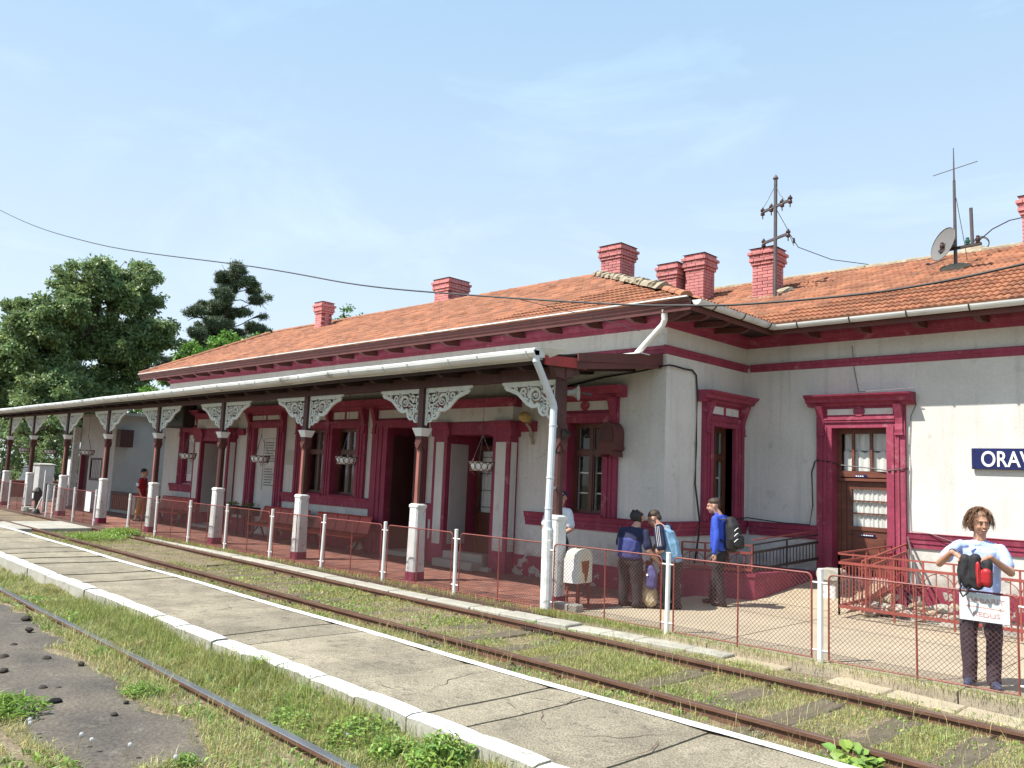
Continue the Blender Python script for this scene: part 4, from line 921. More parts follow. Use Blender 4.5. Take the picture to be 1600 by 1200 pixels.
def loft(b,levels,cx=0,cy=0):
    vs=[];n=8
    for z,w,c in levels: vs+=[(cx+x,cy+y,z) for x,y in oct_(w,c)]
    fs=[(i*n+k,i*n+(k+1)%n,(i+1)*n+(k+1)%n,(i+1)*n+k) for i in range(len(levels)-1) for k in range(n)]
    b.add(vs,fs+[tuple(range(n))[::-1],tuple((len(levels)-1)*n+k for k in range(n))]); return b
pb=loft(MB(),[(.15,.126,.028),(1.27,.114,.028)]); PLI=pb.mesh('plinth',M['whitewash'])
pb=loft(MB(),[(-.02,.131,.02),(.15,.129,.02)]); PLB=pb.mesh('plinth_foot',M['maroon'])
pb=loft(MB(),[(1.27,.118,.02),(1.285,.124,.02),(1.320,.124,.02),(1.345,.10,.02)]); PLC=pb.mesh('plinth_cap',M['white'])
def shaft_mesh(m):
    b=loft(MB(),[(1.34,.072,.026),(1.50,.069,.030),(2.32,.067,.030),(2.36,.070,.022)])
    b.mi=[0 if k<24 and (k%8) in (0,1) else 1 for k in range(len(b.f))]; return b.mesh('shaft',[m,M['brown']])  # salmon only in front; the side faces get their shade as brown colour
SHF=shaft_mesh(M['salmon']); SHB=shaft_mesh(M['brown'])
pb=loft(MB(),[(2.36,.082,.01),(2.56,.085,.01)]); 
for a in range(4):
    c,s=math.cos(a*math.pi/2),math.sin(a*math.pi/2); T=lambda x,y,z:(c*x-s*y,s*x+c*y,z)
    pb.prism([(-.084,2.44),(.084,2.44),(0,2.30)],lambda x,z:T(x,-.10,z),lambda x,z:T(x,-.082,z))
SHN=pb.mesh('shaft_neck',M['brownb'])
pb=loft(MB(),[(2.555,.088,.01),(2.57,.092,.01),(2.67,.125,.01),(2.685,.132,.01),(2.70,.132,.01)]); CAPM=pb.mesh('capital',M['white'])
pb=loft(MB(),[(2.70,.068,.004),(3.43,.068,.004)]); UPP=pb.mesh('upper_post',M['brown'])
for i,cx in enumerate(CX):
    first=(i==0); last=(i==len(CX)-1)
    c=bpy.data.objects.new('veranda_column',None); COL.objects.link(c); c.parent=bd; c.location=Vector((cx,YV,0))-BO
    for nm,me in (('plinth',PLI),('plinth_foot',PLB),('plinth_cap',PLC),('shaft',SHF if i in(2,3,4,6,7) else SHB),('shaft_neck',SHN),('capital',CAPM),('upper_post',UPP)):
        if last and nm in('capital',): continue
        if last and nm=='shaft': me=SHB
        o=link(nm,me,c)
        if i==3 and nm=='plinth_foot': pass
    if not last: link('bracket',BKR,c,loc=(.07,0,3.425))
    if not first: link('bracket',BKL,c,loc=(-.07,0,3.425))
    if last:
        b=loft(MB(),[(2.3,.085,.01),(2.72,.085,.01)]); b.obj('post_sleeve',M['brown'],c)
    b=MB()
    for s in (-1,1): b.lathe([(0,0),(.012,.0),(.012,.008),(0,.01)],(s*.085,-.06,3.0),6); b.lathe([(0,0),(.012,.0),(.012,.008),(0,.01)],(s*.085,-.06,2.85),6)
    b.obj('bolt',M['clip'],c)
# ---- down pipes
b=MB(); X0,Yp=-8.02,8.93
b.tube([(-8.17,FY-.13,gz(GX1)-.02),(-8.17,FY-.13,gz(GX1)-.12)],.055,12); b.tube([(-8.17,FY-.13,gz(GX1)-.10),(-8.19,9.28,3.02),(-8.19,9.30,2.95)],.055,12); b.tube([(-8.19,9.30,2.97),(-8.10,9.16,1.25)],.055,12)
b.lathe([(.055,.16),(.062,.15),(.066,.06),(.085,.02),(.09,0),(.07,-.01)],(-8.10,9.16,1.12),14)
for z in (2.68,1.9,1.45): 
    f=(2.97-z)/(2.97-1.25); b.lathe([(.056,-.012),(.063,-.01),(.063,.01),(.056,.012)],(-8.19+.09*f,9.30-.14*f,z),12)
bobj(b,'downpipe',M['pipe'],smooth=False)
b=MB(); b.tube([(-8.09,9.15,1.14),(-8.05,9.12,.02)],.085,14); bobj(b,'downpipe_foot',M['whitewash'])
b=MB(); b.bar((-8.19,9.30,2.68),(-8.31,9.55,2.68),.02,.03); b.bar((-8.13,9.20,1.75),(-8.31,9.55,1.75),.02,.03); bobj(b,'pipe_clamp',M['pipe'])
b=MB(); b.tube([(-7.62,EY+.02,EZ+.05),(-7.62,EY+.05,EZ-.12),(-7.68,EY+.08,EZ-.20),(-8.22,YA-.60,4.06)],.052,12); b.box(-8.45,-8.05,YA-.75,YA-.45,4.045,4.06); bobj(b,'upper_downpipe',M['white'])
# ---- chimneys: brick by brick
BRK=MB(); BRK.box(-.12,.12,-.058,.058,0,.064); BRICK=BRK.mesh('brick',M['pink'],bev=.004)
brick_budget=[300]
def chimney(cx,cy,z0,z1,nx,ny,indiv,label=None):
    """nx,ny: bricks along each side (0.25 m and the end 0.125 m); three stepped courses and a cap"""
    ch=bpy.data.objects.new('chimney',None); COL.objects.link(ch); ch.parent=bd; ch.location=Vector((cx,cy,0))-BO
    hx,hy=nx*.25/2,ny*.25/2; core=MB(); core.box(-hx+.016,hx-.016,-hy+.016,hy-.016,z0,z1-.05)
    core.obj('core',M['pinkm'],ch)
    rows=int((z1-z0)/.075); bulk=MB()
    for r in range(rows):
        z=z1-(r+1)*.075
        step=[.02,.085,.06,.09,.055,.025,.0][min(r,6)] if r<7 else 0
        step={0:.03,1:.085,2:.05,3:.06,4:.03}.get(r,0)
        HX,HY=hx+step,hy+step; off=.125 if r%2 else 0
        def put(x,y,rot):
            if indiv and brick_budget[0]>0 and (rot==0 and y<0 or rot==1 and x>0):
                brick_budget[0]-=1; o=link('brick',BRICK,ch,loc=(x+RN.uniform(-.003,.003),y,z),rot=(0,0,rot*math.pi/2+RN.uniform(-.01,.01)))
                o.scale=(ls/.24,1,1)
            else:
                a,c=(ls/2,.058) if rot==0 else (.058,ls/2); j=RN.uniform(-.004,.004); bulk.box(x-a,x+a,y-c+j*(rot==0),y+c+j*(rot==0),z,z+.064)
        for side in (-1,1):
            # faces along x
            x=-HX; k=0
            while x<HX-.03:
                l=min(.25 if not(k==0 and off) else .125,HX-x); ls=l-.012; put(x+l/2,side*(HY-.058),0); x+=l; k+=1
            y=-HY+.118; k=0
            while y<HY-.118-.02:
                l=min(.25 if not(k==0 and not off) else .125,HY-.118-y); ls=l-.012; put(side*(HX-.058),y+l/2,1); y+=l; k+=1
        if step: 
            bulk.box(-HX+.1,HX-.1,-HY+.1,HY-.1,z+.002,z+.060)
    me=bulk.mesh('bricks',M['pink']); link('bricks',me,ch,'stuff')
    t=MB(); t.add([(-hx-.06,-hy-.06,z1),(hx+.06,-hy-.06,z1),(hx+.06,hy+.06,z1),(-hx-.06,hy+.06,z1),(-hx*.6,-hy*.6,z1+.05),(hx*.6,-hy*.6,z1+.05),(hx*.6,hy*.6,z1+.05),(-hx*.6,hy*.6,z1+.05)],[(0,1,5,4),(1,2,6,5),(2,3,7,6),(3,0,4,7),(4,5,6,7)]); t.obj('mortar_cap',M['pinkm'],ch)
    return ch
chimney(-8.55,16.75,5.9,7.16,2,2,True)
chimney(-12.72,16.75,6.4,7.92,2.5,2.5,True)
chimney(-11.05,16.8,6.1,7.20,2,2,False)
chimney(-10.4,16.95,6.1,7.36,2,2,False)
chimney(-18.35,16.0,6.4,7.66,2.6,3,False)
chimney(-23.3,14.8,6.1,7.36,1.6,1.6,False)
chimney(-3.62,18.2,6.5,7.74,2,2,False)
chimney(-8.75,18.9,6.4,6.88,3,2,False)
# roof flashing at the pole chimney
b=MB(); nB=unb; 
for (dx,dy) in ((-.42,-.42),): 
    P0=Vector((-8.95,16.40,e1.z+(16.40-e1.y)*(BR[1]-e1.z)/(BR[0]-e1.y)+.045)); b.add([P0,P0+Vector((1.05,0,0)),P0+Vector((1.05,.22,.11)),P0+Vector((0,.22,.11))],[(0,1,2,3)])
bobj(b,'chimney_flashing',M['conc'])
for (x,y) in ((-8.15,16.72),(-4.72,16.75),(-3.3,16.9),(-4.85,18.35)):
    z=e1.z+(y-e1.y)*(BR[1]-e1.z)/(BR[0]-e1.y)
    bm=bmesh.new(); bmesh.ops.create_icosphere(bm,subdivisions=2,radius=1)
    for v in bm.verts: v.co=Vector((v.co.x*.26,v.co.y*.2,v.co.z*.07))*(1+.3*noise.noise(v.co*3+Vector((x,0,0))))
    me=bpy.data.meshes.new('mortar_patch'); bm.to_mesh(me); bm.free(); me.materials.append(M['mortar']); link('mortar_patch',me,roof,loc=(x,y,z+.06),rot=(.45,0,0))
# ================================================================ fence
fn=thing('mesh_fence','white posts with red-brown framed chain link panels along the track','fence',(0,YF,0))
pm_=MB(); pm_.tube([(0,0,-.1),(0,0,1.0)],.031,10); pm_.lathe([(.031,1.0),(.034,1.0),(.030,1.012),(0,1.016)],(0,0,0),10); PME=pm_.mesh('post',M['white'])
pm_=MB(); pm_.tube([(-.085,0,0),(-.03,0,0),(.03,0,0),(.085,0,0)],.011,6)
PCL=pm_.mesh('post_clamp',M['white'])
def fence_panel(x0,x1,name='panel'):
    w=x1-x0; z0,z1=.035,.955; r=.06
    b=MB(); pts=[(x0,0,z0),(x0,0,z1-r)]+[(x0+r-r*math.cos(a),0,z1-r+r*math.sin(a)) for a in np.linspace(.2,1.57,5)]+[(x1-r+r*math.cos(a),0,z1-r+r*math.sin(a)) for a in np.linspace(1.57,.2,5)]+[(x1,0,z1-r),(x1,0,z0)]
    sag=RN.uniform(-.006,.006)
    b.tube(pts+[(x1,0,z0),(x0,0,z0)][:0],.0105,6); b.tube([(x0,0,z0),(x1,0,z0+.01)],.009,6)
    f=bpy.data.objects.new('panel',None); COL.objects.link(f); f.parent=fn; f.location=(0,RN.uniform(-.006,.006),0)
    b.obj('panel_frame',M['fence'],f)
    b=MB(); m=(x0+x1)/2+RN.uniform(-.02,.02); b.tube([(m,0,z0-.05),(m+RN.uniform(-.01,.01),0,z1)],.010,6); b.obj('middle_bar',M['fence'],f)
    # chain link: zig-zag wires at +-45 degrees
    b=MB(); d=.052; H=z1-z0-.01
    def clip(sx,zb,dirn):
        # line from (sx,z0) going up with slope dirn
        a=[sx,z0]; e=[sx+dirn*H,z0+H]
        for p,q in ((a,e),(e,a)):
            if p[0]<x0: 
                t=(x0-q[0])/(p[0]-q[0]); p[1]=q[1]+(p[1]-q[1])*t; p[0]=x0
            if p[0]>x1:
                t=(x1-q[0])/(p[0]-q[0]); p[1]=q[1]+(p[1]-q[1])*t; p[0]=x1
        return a,e
    for dirn in (1,-1):
        s=x0-(H if dirn==1 else 0)+.01; e_=x1+(0 if dirn==1 else H)
        while s<e_:
            if (dirn==1 and s+H>x0 and s<x1) or (dirn==-1 and s-H<x1 and s>x0):
                a,e=clip(s,z0,dirn)
                if abs(e[1]-a[1])>.02:
                    n=3; yo=.004*dirn; P=[]
                    for k in range(n+1):
                        x=a[0]+(e[0]-a[0])*k/n; z=a[1]+(e[1]-a[1])*k/n
                        P.append((x,yo+.012*noise.noise(Vector((x*1.7,z*2,x0))),z))
                    b.tube(P,.0024,3,cap=False)
            s+=d*1.0
    o=b.obj('wire_mesh',M['wire'],f,kind='stuff')
    return f

POSTS=[-36.3,-34.42,-32.5,-30.2,-29.6,-27.66,-25.88,-23.36,-21.56,-19.65,-17.78,-15.80,-13.86,-11.91,-10.02,-8.02,-6.0,-4.01,-2.0,0.02,2.0]
OPEN={(-32.5,-30.2),(-30.2,-29.6),(-25.88,-23.36)}
for i,x in enumerate(POSTS):
    link('post',PME,fn,loc=(x,0,RN.uniform(-.01,.01)),rot=(RN.uniform(-.014,.014),RN.uniform(-.016,.016),0)); link('post_clamp',PCL,fn,loc=(x,0,.13)); link('post_clamp',PCL,fn,loc=(x,0,.86))
    if i+1<len(POSTS) and (x,POSTS[i+1]) not in OPEN: fence_panel(x+.095,POSTS[i+1]-.095)
# ================================================================ railings round the steps
def railing(t,P,Q,z0,z1,arches,n_main,slope=0,ver=.12,mat_='rail'):
    """ornamental iron railing from P to Q (xy) : thin handrail, flat upper rail, scrolls, bars and bottom rail"""
    P=Vector((*P,0));Q=Vector((*Q,0)); L_=(Q-P).length; d=(Q-P)/L_
    at=lambda s,z: (P+d*s)+Vector((0,0,z+slope*s))
    b=MB(); b.bar(at(0,z1),at(L_,z1),.03,.022); b.obj('handrail',M[mat_],t)
    b=MB(); b.bar(at(0,z1-.13),at(L_,z1-.13),.035,.038); b.bar(at(0,z0+.05),at(L_,z0+.05),.035,.045); b.obj('rail_bar',M[mat_],t)
    k=L_/n_main
    for i in range(n_main+1):
        b=MB(); b.bar(at(i*k,z0-.08 if i%2==0 else z0),at(i*k,z1),.024); b.obj('upright',M[mat_],t)
    nb=int(L_/ver); 
    for i in range(nb+1):
        s=i*L_/nb
        if min(abs(s-j*k) for j in range(n_main+1))<.02: continue
        b=MB(); b.bar(at(s,z0+.06),at(s,z1-.14),.012); b.obj('baluster',M[mat_],t)
    if arches:
        for i in range(n_main):
            for sg in (-1,1):
                c=(i+.5)*k; w=k*.46
                pts=[]
                for a in np.linspace(0,1,9): pts.append((c+sg*w*(1-a),0,z1-.15-.17*math.sin(a*0+1.5*a)**2*1.0+ .0))
                arc=[at(c+sg*(.02+w*math.sin(a)),z1-.16-.20*(1-math.cos(a))) for a in np.linspace(0,1.45,8)]
                sp=[at(c+sg*w*1.0-sg*.045+ sg*.045*math.cos(q)*(1-q/9),z1-.335+.045*math.sin(-q)*(1-q/9)) for q in np.linspace(0,7,14)]
                b=MB(); b.tube(arc,.006,4); b.tube(sp,.0055,4); b.obj('scroll',M[mat_],t)
                arc=[at(c+sg*(.02+w*math.sin(a)),z0+.10+.12*(1-math.cos(a))) for a in np.linspace(0,1.4,7)]
                b=MB(); b.tube(arc,.006,4); b.obj('scroll',M[mat_],t)
rl=thing('iron_railing','sunlit red iron railing with scrolls around the pit in front of the lit wall','railing')
railing(rl,(-5.23,12.56),(-2.05,12.56),.12,.94,True,8,ver=.145); railing(rl,(-2.05,12.56),(3,12.56),.12,.94,True,12,ver=.145)
railing(rl,(-5.23,12.56),(-5.21,14.66),.12,.95,False,4,.02,ver=.12)
rl2=thing('iron_railing','short red barred railing beside the door steps, between the sunlit door and the pit','railing')
railing(rl2,(-5.02,12.9),(-4.98,14.70),.15,.83,False,2,.12,ver=.11)
b=MB(); b.bar((-4.97,14.72,1.16),(-4.35,13.3,.55),.026); b.bar((-4.97,14.72,.98),(-4.45,13.4,.45),.02); b.obj('stair_handrail',M['polegrey'],rl2)
# entrance ramp with maroon sides in the shaded corner
rp=thing('entrance_ramp','maroon painted concrete ramp in the shaded corner of the two walls','ramp')
b=MB(); b.prism([(-8.0,12.50),(-6.88,13.08),(-6.50,14.81),(-8.0,14.81)],lambda x,y:(x,y,-.05),lambda x,y:(x,y,.37)); b.obj('ramp_wall',M['maroon'],rp)
b=MB(); b.prism([(-8.0,12.48),(-6.86,13.07),(-6.475,14.815),(-8.0,14.815)],lambda x,y:(x,y,.372),lambda x,y:(x,y,.43)); b.obj('ramp_top',M['maroon'],rp)
b=MB(); b.add([(-6.86,13.1,.002),(-5.36,13.1,.002),(-5.36,14.81,.002),(-6.48,14.81,.002),(-6.48,14.81,.33),(-5.36,14.81,.33)],[(0,1,5,4),(1,2,5),(0,4,3)]); b.obj('door_ramp',M['tan'],rp)
rl3=thing('iron_railing','shaded dark red railing with arches on the maroon ramp in the corner','railing')
railing(rl3,(-7.95,12.52),(-6.93,13.08),.44,.90,True,3,ver=.12)
railing(rl3,(-6.93,13.10),(-6.52,14.78),.44,.91,False,2,.10,ver=.085,mat_='darkiron')
b=MB(); b.bar((-6.93,13.10,.99),(-6.52,14.78,1.16),.02); b.obj('handrail',M['rail'],rl3)
# white post with a stone cap
t=thing('gate_post','squat white post with a grey stone cap behind the fence, left of the sunlit door','post',(-5.88,13.82,0))
b=MB(); b.box(-.11,.11,-.11,.11,-.02,.40); b.obj('post_shaft',M['whitewash'],t,bev=.015)
b=MB(); b.prism([(-.17,.40),(.17,.40),(.20,.48),(.19,.56),(.10,.60),(-.10,.60),(-.19,.56),(-.20,.48)],lambda x,z:(x,-.17,z),lambda x,z:(x,.17,z)); b.obj('stone_cap',M['conc'],t,bev=.015)
# ================================================================ signs
def text_mesh(body,size,extr=.004,sx=1.0):
    cu=bpy.data.curves.new('lettering','FONT'); cu.body=body; cu.size=size; cu.extrude=extr; cu.offset=size*.012; cu.align_x='LEFT'
    o=bpy.data.objects.new('tmp',cu); TS_=bpy.data.scenes.new('type'); TS_.collection.objects.link(o); TS_.view_layers[0].update(); dg=TS_.view_layers[0].depsgraph
    me=bpy.data.meshes.new_from_object(o.evaluated_get(dg)); bpy.data.objects.remove(o); bpy.data.scenes.remove(TS_)
    for v in me.vertices: v.co.x*=sx
    return me
t=thing('station_name_sign','dark blue enamel station name board with white capital letters on the sunlit wall','sign',(-3.98,YB-.06,2.32))
b=MB(); b.box(0,1.40,-.012,.03,0,.335); b.obj('sign_board',M['blue'],t,bev=.006)
me=text_mesh('ORAVI\u0162A',.345,.004,1.0); me.materials.append(M['letter'])
xs=[v.co.x for v in me.vertices]; wd=max(xs)-min(xs)
for v in me.vertices: v.co.x*=1.12/wd
link('lettering',me,t,loc=(.135,-.018,.048),rot=(math.pi/2,0,0))
b=MB()
for x in (.04,1.36):
    for z in (.04,.295): b.lathe([(0,-.004),(.012,-.003),(.012,.003)],(x,-.016,z),8)
b.obj('screw',M['clip'],t)
t=thing('paper_sign','white board with faded red lettering and a two way arrow hung on the fence','sign',(-2.585,YF-.045,.682))
b=MB(); b.box(0,.435,-.004,.004,0,.262); b.obj('sign_board',M['board'],t)
for body,x,z,sz,w_ in (('GABARIT',.065,.178,.062,.325),('REDUS',.115,.045,.062,.235)):
    me=text_mesh(body,sz,.001); me.materials.append(M['redletter']); xs=[v.co.x for v in me.vertices]; wd=max(xs)-min(xs)
    for v in me.vertices: v.co.x*=w_/wd; v.co.y+=.004*math.sin(v.co.x*30)
    link('lettering',me,t,loc=(x,-.006,z),rot=(math.pi/2,0,0))
b=MB(); y=-.0055
b.add([(.085,y,.140),(.36,y,.132),(.36,y,.123),(.085,y,.131)],[(0,1,2,3)])
b.add([(.05,y,.137),(.095,y,.154),(.09,y,.118)],[(0,1,2)]); b.add([(.395,y,.126),(.35,y,.146),(.352,y,.108)],[(0,1,2)]); b.obj('arrow',M['redletter'],t)
b=MB()
for x in (.03,.405): b.tube([(x,.0,.25),(x,.02,.285),(x,.045,.292)],.002,4)
b.obj('wire_tie',M['clip'],t)
def small_plate(name,label,F,s,z,w,h,t,m='blue',lines=1,ink='letter',seed=1,cat='sign'):
    c=F(s,t,z); b=MB(); fbox(b,F,s,s+w,t-.004,t+.004,z,z+h); o=b.obj(name,M[m]) ; 
    o.data.transform(Matrix.Translation(-Vector(c))); o.location=c; tag(o,label,cat)
    l=textlines(F,s+.03*w,s+w*.97,z+h*.15,z+h*.85,lines,t+.006,.55 if lines==1 else .4,seed); q=l.obj('print',M[ink]); q.data.transform(Matrix.Translation(-Vector(c))); q.parent=o
    return o
small_plate('door_plate','tiny blue plate with white print on the transom of the sunlit door',FB,-5.92,2.135,.20,.05,-.12)
small_plate('door_plate','tiny blue plate with white print on the lower panel of the sunlit door',FB,-5.86,1.10,.26,.045,-.18,seed=3)
small_plate('wall_plaque','pale stone plaque with four pins on the shaded wall, left of the double window',FA,-20.28,1.98,.42,.40,.02,'marble',6,'marble',4,'plaque')
small_plate('notice_board','tall white notice behind glass in the small window under the clock',FA,-26.51,1.34,.57,1.49,-.075,'paper',16,'ink',7,'notice')
small_plate('notice_sheet','white printed sheet taped to the fence at the far end of the platform',lambda s,t,z:(s,YF-.03-t,z),-26.62,.36,.42,.58,0,'paper',9,'board',8,'notice')
# printed list on the niche board
b=textlines(FA,-21.55,-20.98,1.35,2.62,17,-.052,.42,5,gaps=(8,9)); o=b.obj('timetable_print',M['ink'],kind='stuff'); tag(o,'faint printed timetable on the white board of the open niche','timetable')
b=MB(); b.bar(FA(-21.62,-.054,1.25),FA(-21.62,-.054,2.70),.008); b.bar(FA(-20.92,-.054,1.25),FA(-20.92,-.054,2.70),.008); b.bar(FA(-21.62,-.054,2.70),FA(-20.92,-.054,2.70),.008); q=b.obj('print_border',M['ink'],o)
# clock
t=thing('platform_clock','dark square clock box under the veranda above the notice window','clock',(-27.3,YA-.02,3.05))
b=MB(); b.box(0,1.35,-.42,-.02,0,.72); b.obj('clock_case',M['darkiron'],t,bev=.01)
b=MB(); b.box(.06,1.29,-.43,-.42,.06,.66); b.obj('clock_face',M['clockface'],t)
b=MB(); b.bar((.68,-.436,.37),(.52,-.436,.55),.03,.008); b.bar((.68,-.436,.37),(.98,-.436,.22),.024,.008); b.obj('clock_hands',M['dark'],t)
# hanging baskets
def basket():
    t=thing('hanging_basket','white openwork flower bowl hanging in front of the portal with the lace curtained door','flower basket',(0,0,0),0,'white bowls hanging from the veranda')
    b=MB(); b.lathe([(.0,-.125),(.12,-.12),(.155,-.06),(.175,.0),(.165,.0),(.145,-.055),(.11,-.105),(0,-.11)],(0,0,0),20); b.obj('bowl',M['white'],t)
    b=MB()
    for k in range(12):
        a=2*math.pi*k/12; c=Vector((math.cos(a),math.sin(a),0)); n=Vector((-c.y,c.x,0)); ctr=c*.178+Vector((0,0,-.06))
        b.tube([ctr+n*.042*math.cos(q)+Vector((0,0,.05*math.sin(q)))-c*.012*(1-math.sin(q)) for q in np.linspace(0,2*math.pi,11)],.005,4,cap=False)
    b.tube([(math.cos(q)*.182,math.sin(q)*.182,.0) for q in np.linspace(0,2*math.pi,25)],.007,5,cap=False)
    b.tube([(math.cos(q)*.165,math.sin(q)*.165,-.118) for q in np.linspace(0,2*math.pi,25)],.005,4,cap=False)
    b.obj('ring_ornament',M['clip'],t)
    b=MB()
    for k in range(5):
        a=2*math.pi*k/5+.3; b.tube([(math.cos(a)*(.15-.02*q),math.sin(a)*(.15-.02*q),-.12-.02*q+.02*math.sin(q*4)) for q in range(4)],.004,4)
    b.obj('wire_drop',M['clip'],t)
    for k in range(3):
        a=2*math.pi*k/3+.5; b=MB(); p0=Vector((math.cos(a)*.175,math.sin(a)*.175,0)); p1=Vector((0,0,.43))
        n=16
        for i in range(n):
            q=p0.lerp(p1,i/n); r_=p0.lerp(p1,(i+.85)/n); b.bar(q,r_,.010 if i%2 else .004,.004 if i%2 else .010)
        b.obj('chain',M['polegrey'],t)
    b=MB(); b.tube([(0,0,.43),(0,0,1.42)],.0035,4); b.ell((0,0,.44),(.012,.012,.02),6,4); b.obj('hanging_wire',M['clip'],t)
    for c in t.children: c.scale=(1.25,1.25,1.1 if c.name.startswith(('chain','hanging_wire')) else 1.25)
    return t
bk0=basket(); bk0.location=(-10.33,9.90,2.12)
labs=['white openwork flower bowl hanging before the double window','white openwork flower bowl hanging before the niche with the timetable','white openwork flower bowl hanging before the small window under the clock','white openwork flower bowl hanging before the barred window of the far annex','white flower bowl hanging between the third and second columns from the far end','farthest white flower bowl, hanging next to the last column at the far end']
for (x,z),lb in zip(((-14.37,2.16),(-17.9,2.14),(-21.75,2.17),(-29.27,2.2),(-33.0,2.2),(-36.1,2.25)),labs): dup(bk0,(x,9.90,z),RN.uniform(0,2),lb)
# loudspeakers, lamp, bell case
t=thing('loudspeaker','grey horn loudspeaker bolted to the nearest veranda column','loudspeaker',(-8.22,9.75,3.22),R(-62))
b=MB(); b.lathe([(.035,-.18),(.04,-.10),(.05,.0),(.075,.06),(.12,.10),(.125,.105),(.12,.10),(.07,.05),(.03,-.02)],(0,0,0),18); me=b.mesh('horn',M['polegrey']); me.transform(Matrix.Rotation(R(-90),4,'X').inverted()); me.materials[0]=M['conc']; link('horn',me,t,rot=(0,0,math.pi))
b=MB(); b.ell((0,-.02,0),(.03,.03,.03),8,6); b.obj('driver',M['yellamp'],t)
b=MB(); b.bar((0,.16,0),(-.05,.30,-.02),.03); b.obj('speaker_bracket',M['darkiron'],t)
t=thing('floodlight','small black spotlight clamped to the nearest veranda column','spotlight',(-8.22,9.58,2.58))
b=MB(); b.lathe([(0,-.09),(.05,-.085),(.07,0),(.078,.03),(.078,.035)],(0,0,0),12); me=b.mesh('lamp_housing',M['darkiron']); me.transform(Matrix.Rotation(R(35),4,'Y')); link('lamp_housing',me,t,loc=(.05,0,0))
b=MB(); b.bar((-.06,0,.02),(.02,0,.02),.03); b.obj('lamp_bracket',M['clip'],t)
t=thing('wall_lamp','old yellowed lamp on an ornate white bracket beside the portal','lamp',(-11.12,YA-.02,2.95))
b=MB(); b.ell((.05,-.26,.12),(.12,.16,.11),12,8); b.obj('lamp_glass',M['yellamp'],t)
b=MB(); b.lathe([(.13,.05),(.10,.0),(.05,-.02)],(.05,-.26,.12),12); b.tube([(.05,-.22,.0),(.05,-.10,-.10),(.05,-.02,-.40)],.03,6); b.tube([(.05,-.2,.02),(.05,0,.05)],.02,6); b.ell((.05,-.07,-.2),(.05,.05,.07),8,6); b.obj('lamp_bracket',M['mortar'],t)
t=thing('bell_case','round topped dark brown bell case on a small shelf beside the right window','bell case',(-9.03,YA-.02,2.42))
b=MB(); n=14; o_=[(-.18,0),(.18,0)]+[(.18*math.cos(a),.24+.20*math.sin(a)) for a in np.linspace(0,math.pi,n)]
b.prism(o_,lambda x,z:(x,-.30,z+.08),lambda x,z:(x,-.02,z+.08)); b.obj('case_body',M['brownb'],t)
b=MB(); b.prism([(-.14,.10),(.14,.10)]+[(.14*math.cos(a),.24+.15*math.sin(a)) for a in np.linspace(0,math.pi,n)],lambda x,z:(x,-.315,z+.08),lambda x,z:(x,-.30,z+.08)); b.obj('case_door',M['brown'],t)
b=MB(); b.prism([(-.20,.08),(.20,.08),(.20,.03),(.14,.0),(.17,-.10),(.08,-.06),(-.08,-.06),(-.17,-.10),(-.14,0),(-.20,.03)],lambda x,z:(x,-.30,z),lambda x,z:(x,-.02,z)); b.obj('case_shelf',M['brownb'],t)
# ================================================================ cables on the walls
def cable(pts,r,label,m='black'):
    # smooth a little
    P=[Vector(p) for p in pts]
    b=MB(); b.tube(P,r,6); c=P[0].copy(); o=b.obj('cable',M[m]); o.data.transform(Matrix.Translation(-c)); o.location=c; tag(o,label,'cable'); return o
cable([FA(-10.9,.07,3.62),FA(-10.2,.07,3.66),FA(-9.3,.08,3.78),FA(-8.5,.09,3.84),FA(-8.02,.10,3.90),FA(-7.93,.05,3.92),FS(12.2,.06,3.93),FS(12.5,.05,3.92),FS(12.78,.04,3.93),FS(12.93,.03,3.86),FS(12.97,.03,3.6),FS(12.97,.03,2.6),FS(12.95,.03,1.9),FS(12.99,.10,1.3),FS(12.97,.12,1.1),FS(12.97,.03,.5)],.017,'thick black cable bending down the shaded side wall beside its window')
cable([FS(13.9,.12,1.245),FS(14.7,.10,1.30),FB(-7.9,.11,1.30),FB(-7.2,.10,1.25),FB(-6.66,.11,1.25),FB(-6.64,.03,1.6),FB(-6.66,.03,2.2),FB(-6.60,.03,2.40),FB(-6.54,.09,2.42),FB(-6.3,.09,2.40),FB(-6.2,-.12,2.35),FB(-5.6,-.12,2.30),FB(-5.32,-.1,2.26),FB(-5.28,.09,2.26),FB(-5.03,.10,2.30),FB(-4.97,.02,2.30)],.011,'thin dark cable running across the recess of the sunlit door','black')
cable([FB(-5.9,.05,4.5),FB(-5.88,.02,4.1),FB(-5.80,.02,3.66),FB(-5.6,.20,3.635),FB(-4.80,.22,3.66),FB(-4.83,.02,3.4),FB(-4.92,.02,3.2),FB(-4.95,.02,2.6),FB(-4.93,.02,2.3),FB(-4.95,.02,1.7),FB(-4.94,.02,1.26),FB(-4.6,.11,1.24),FB(-4.2,.12,1.12),FB(-3.6,.10,1.0)],.006,'thin wire draped over the cornice of the sunlit door','polegrey')
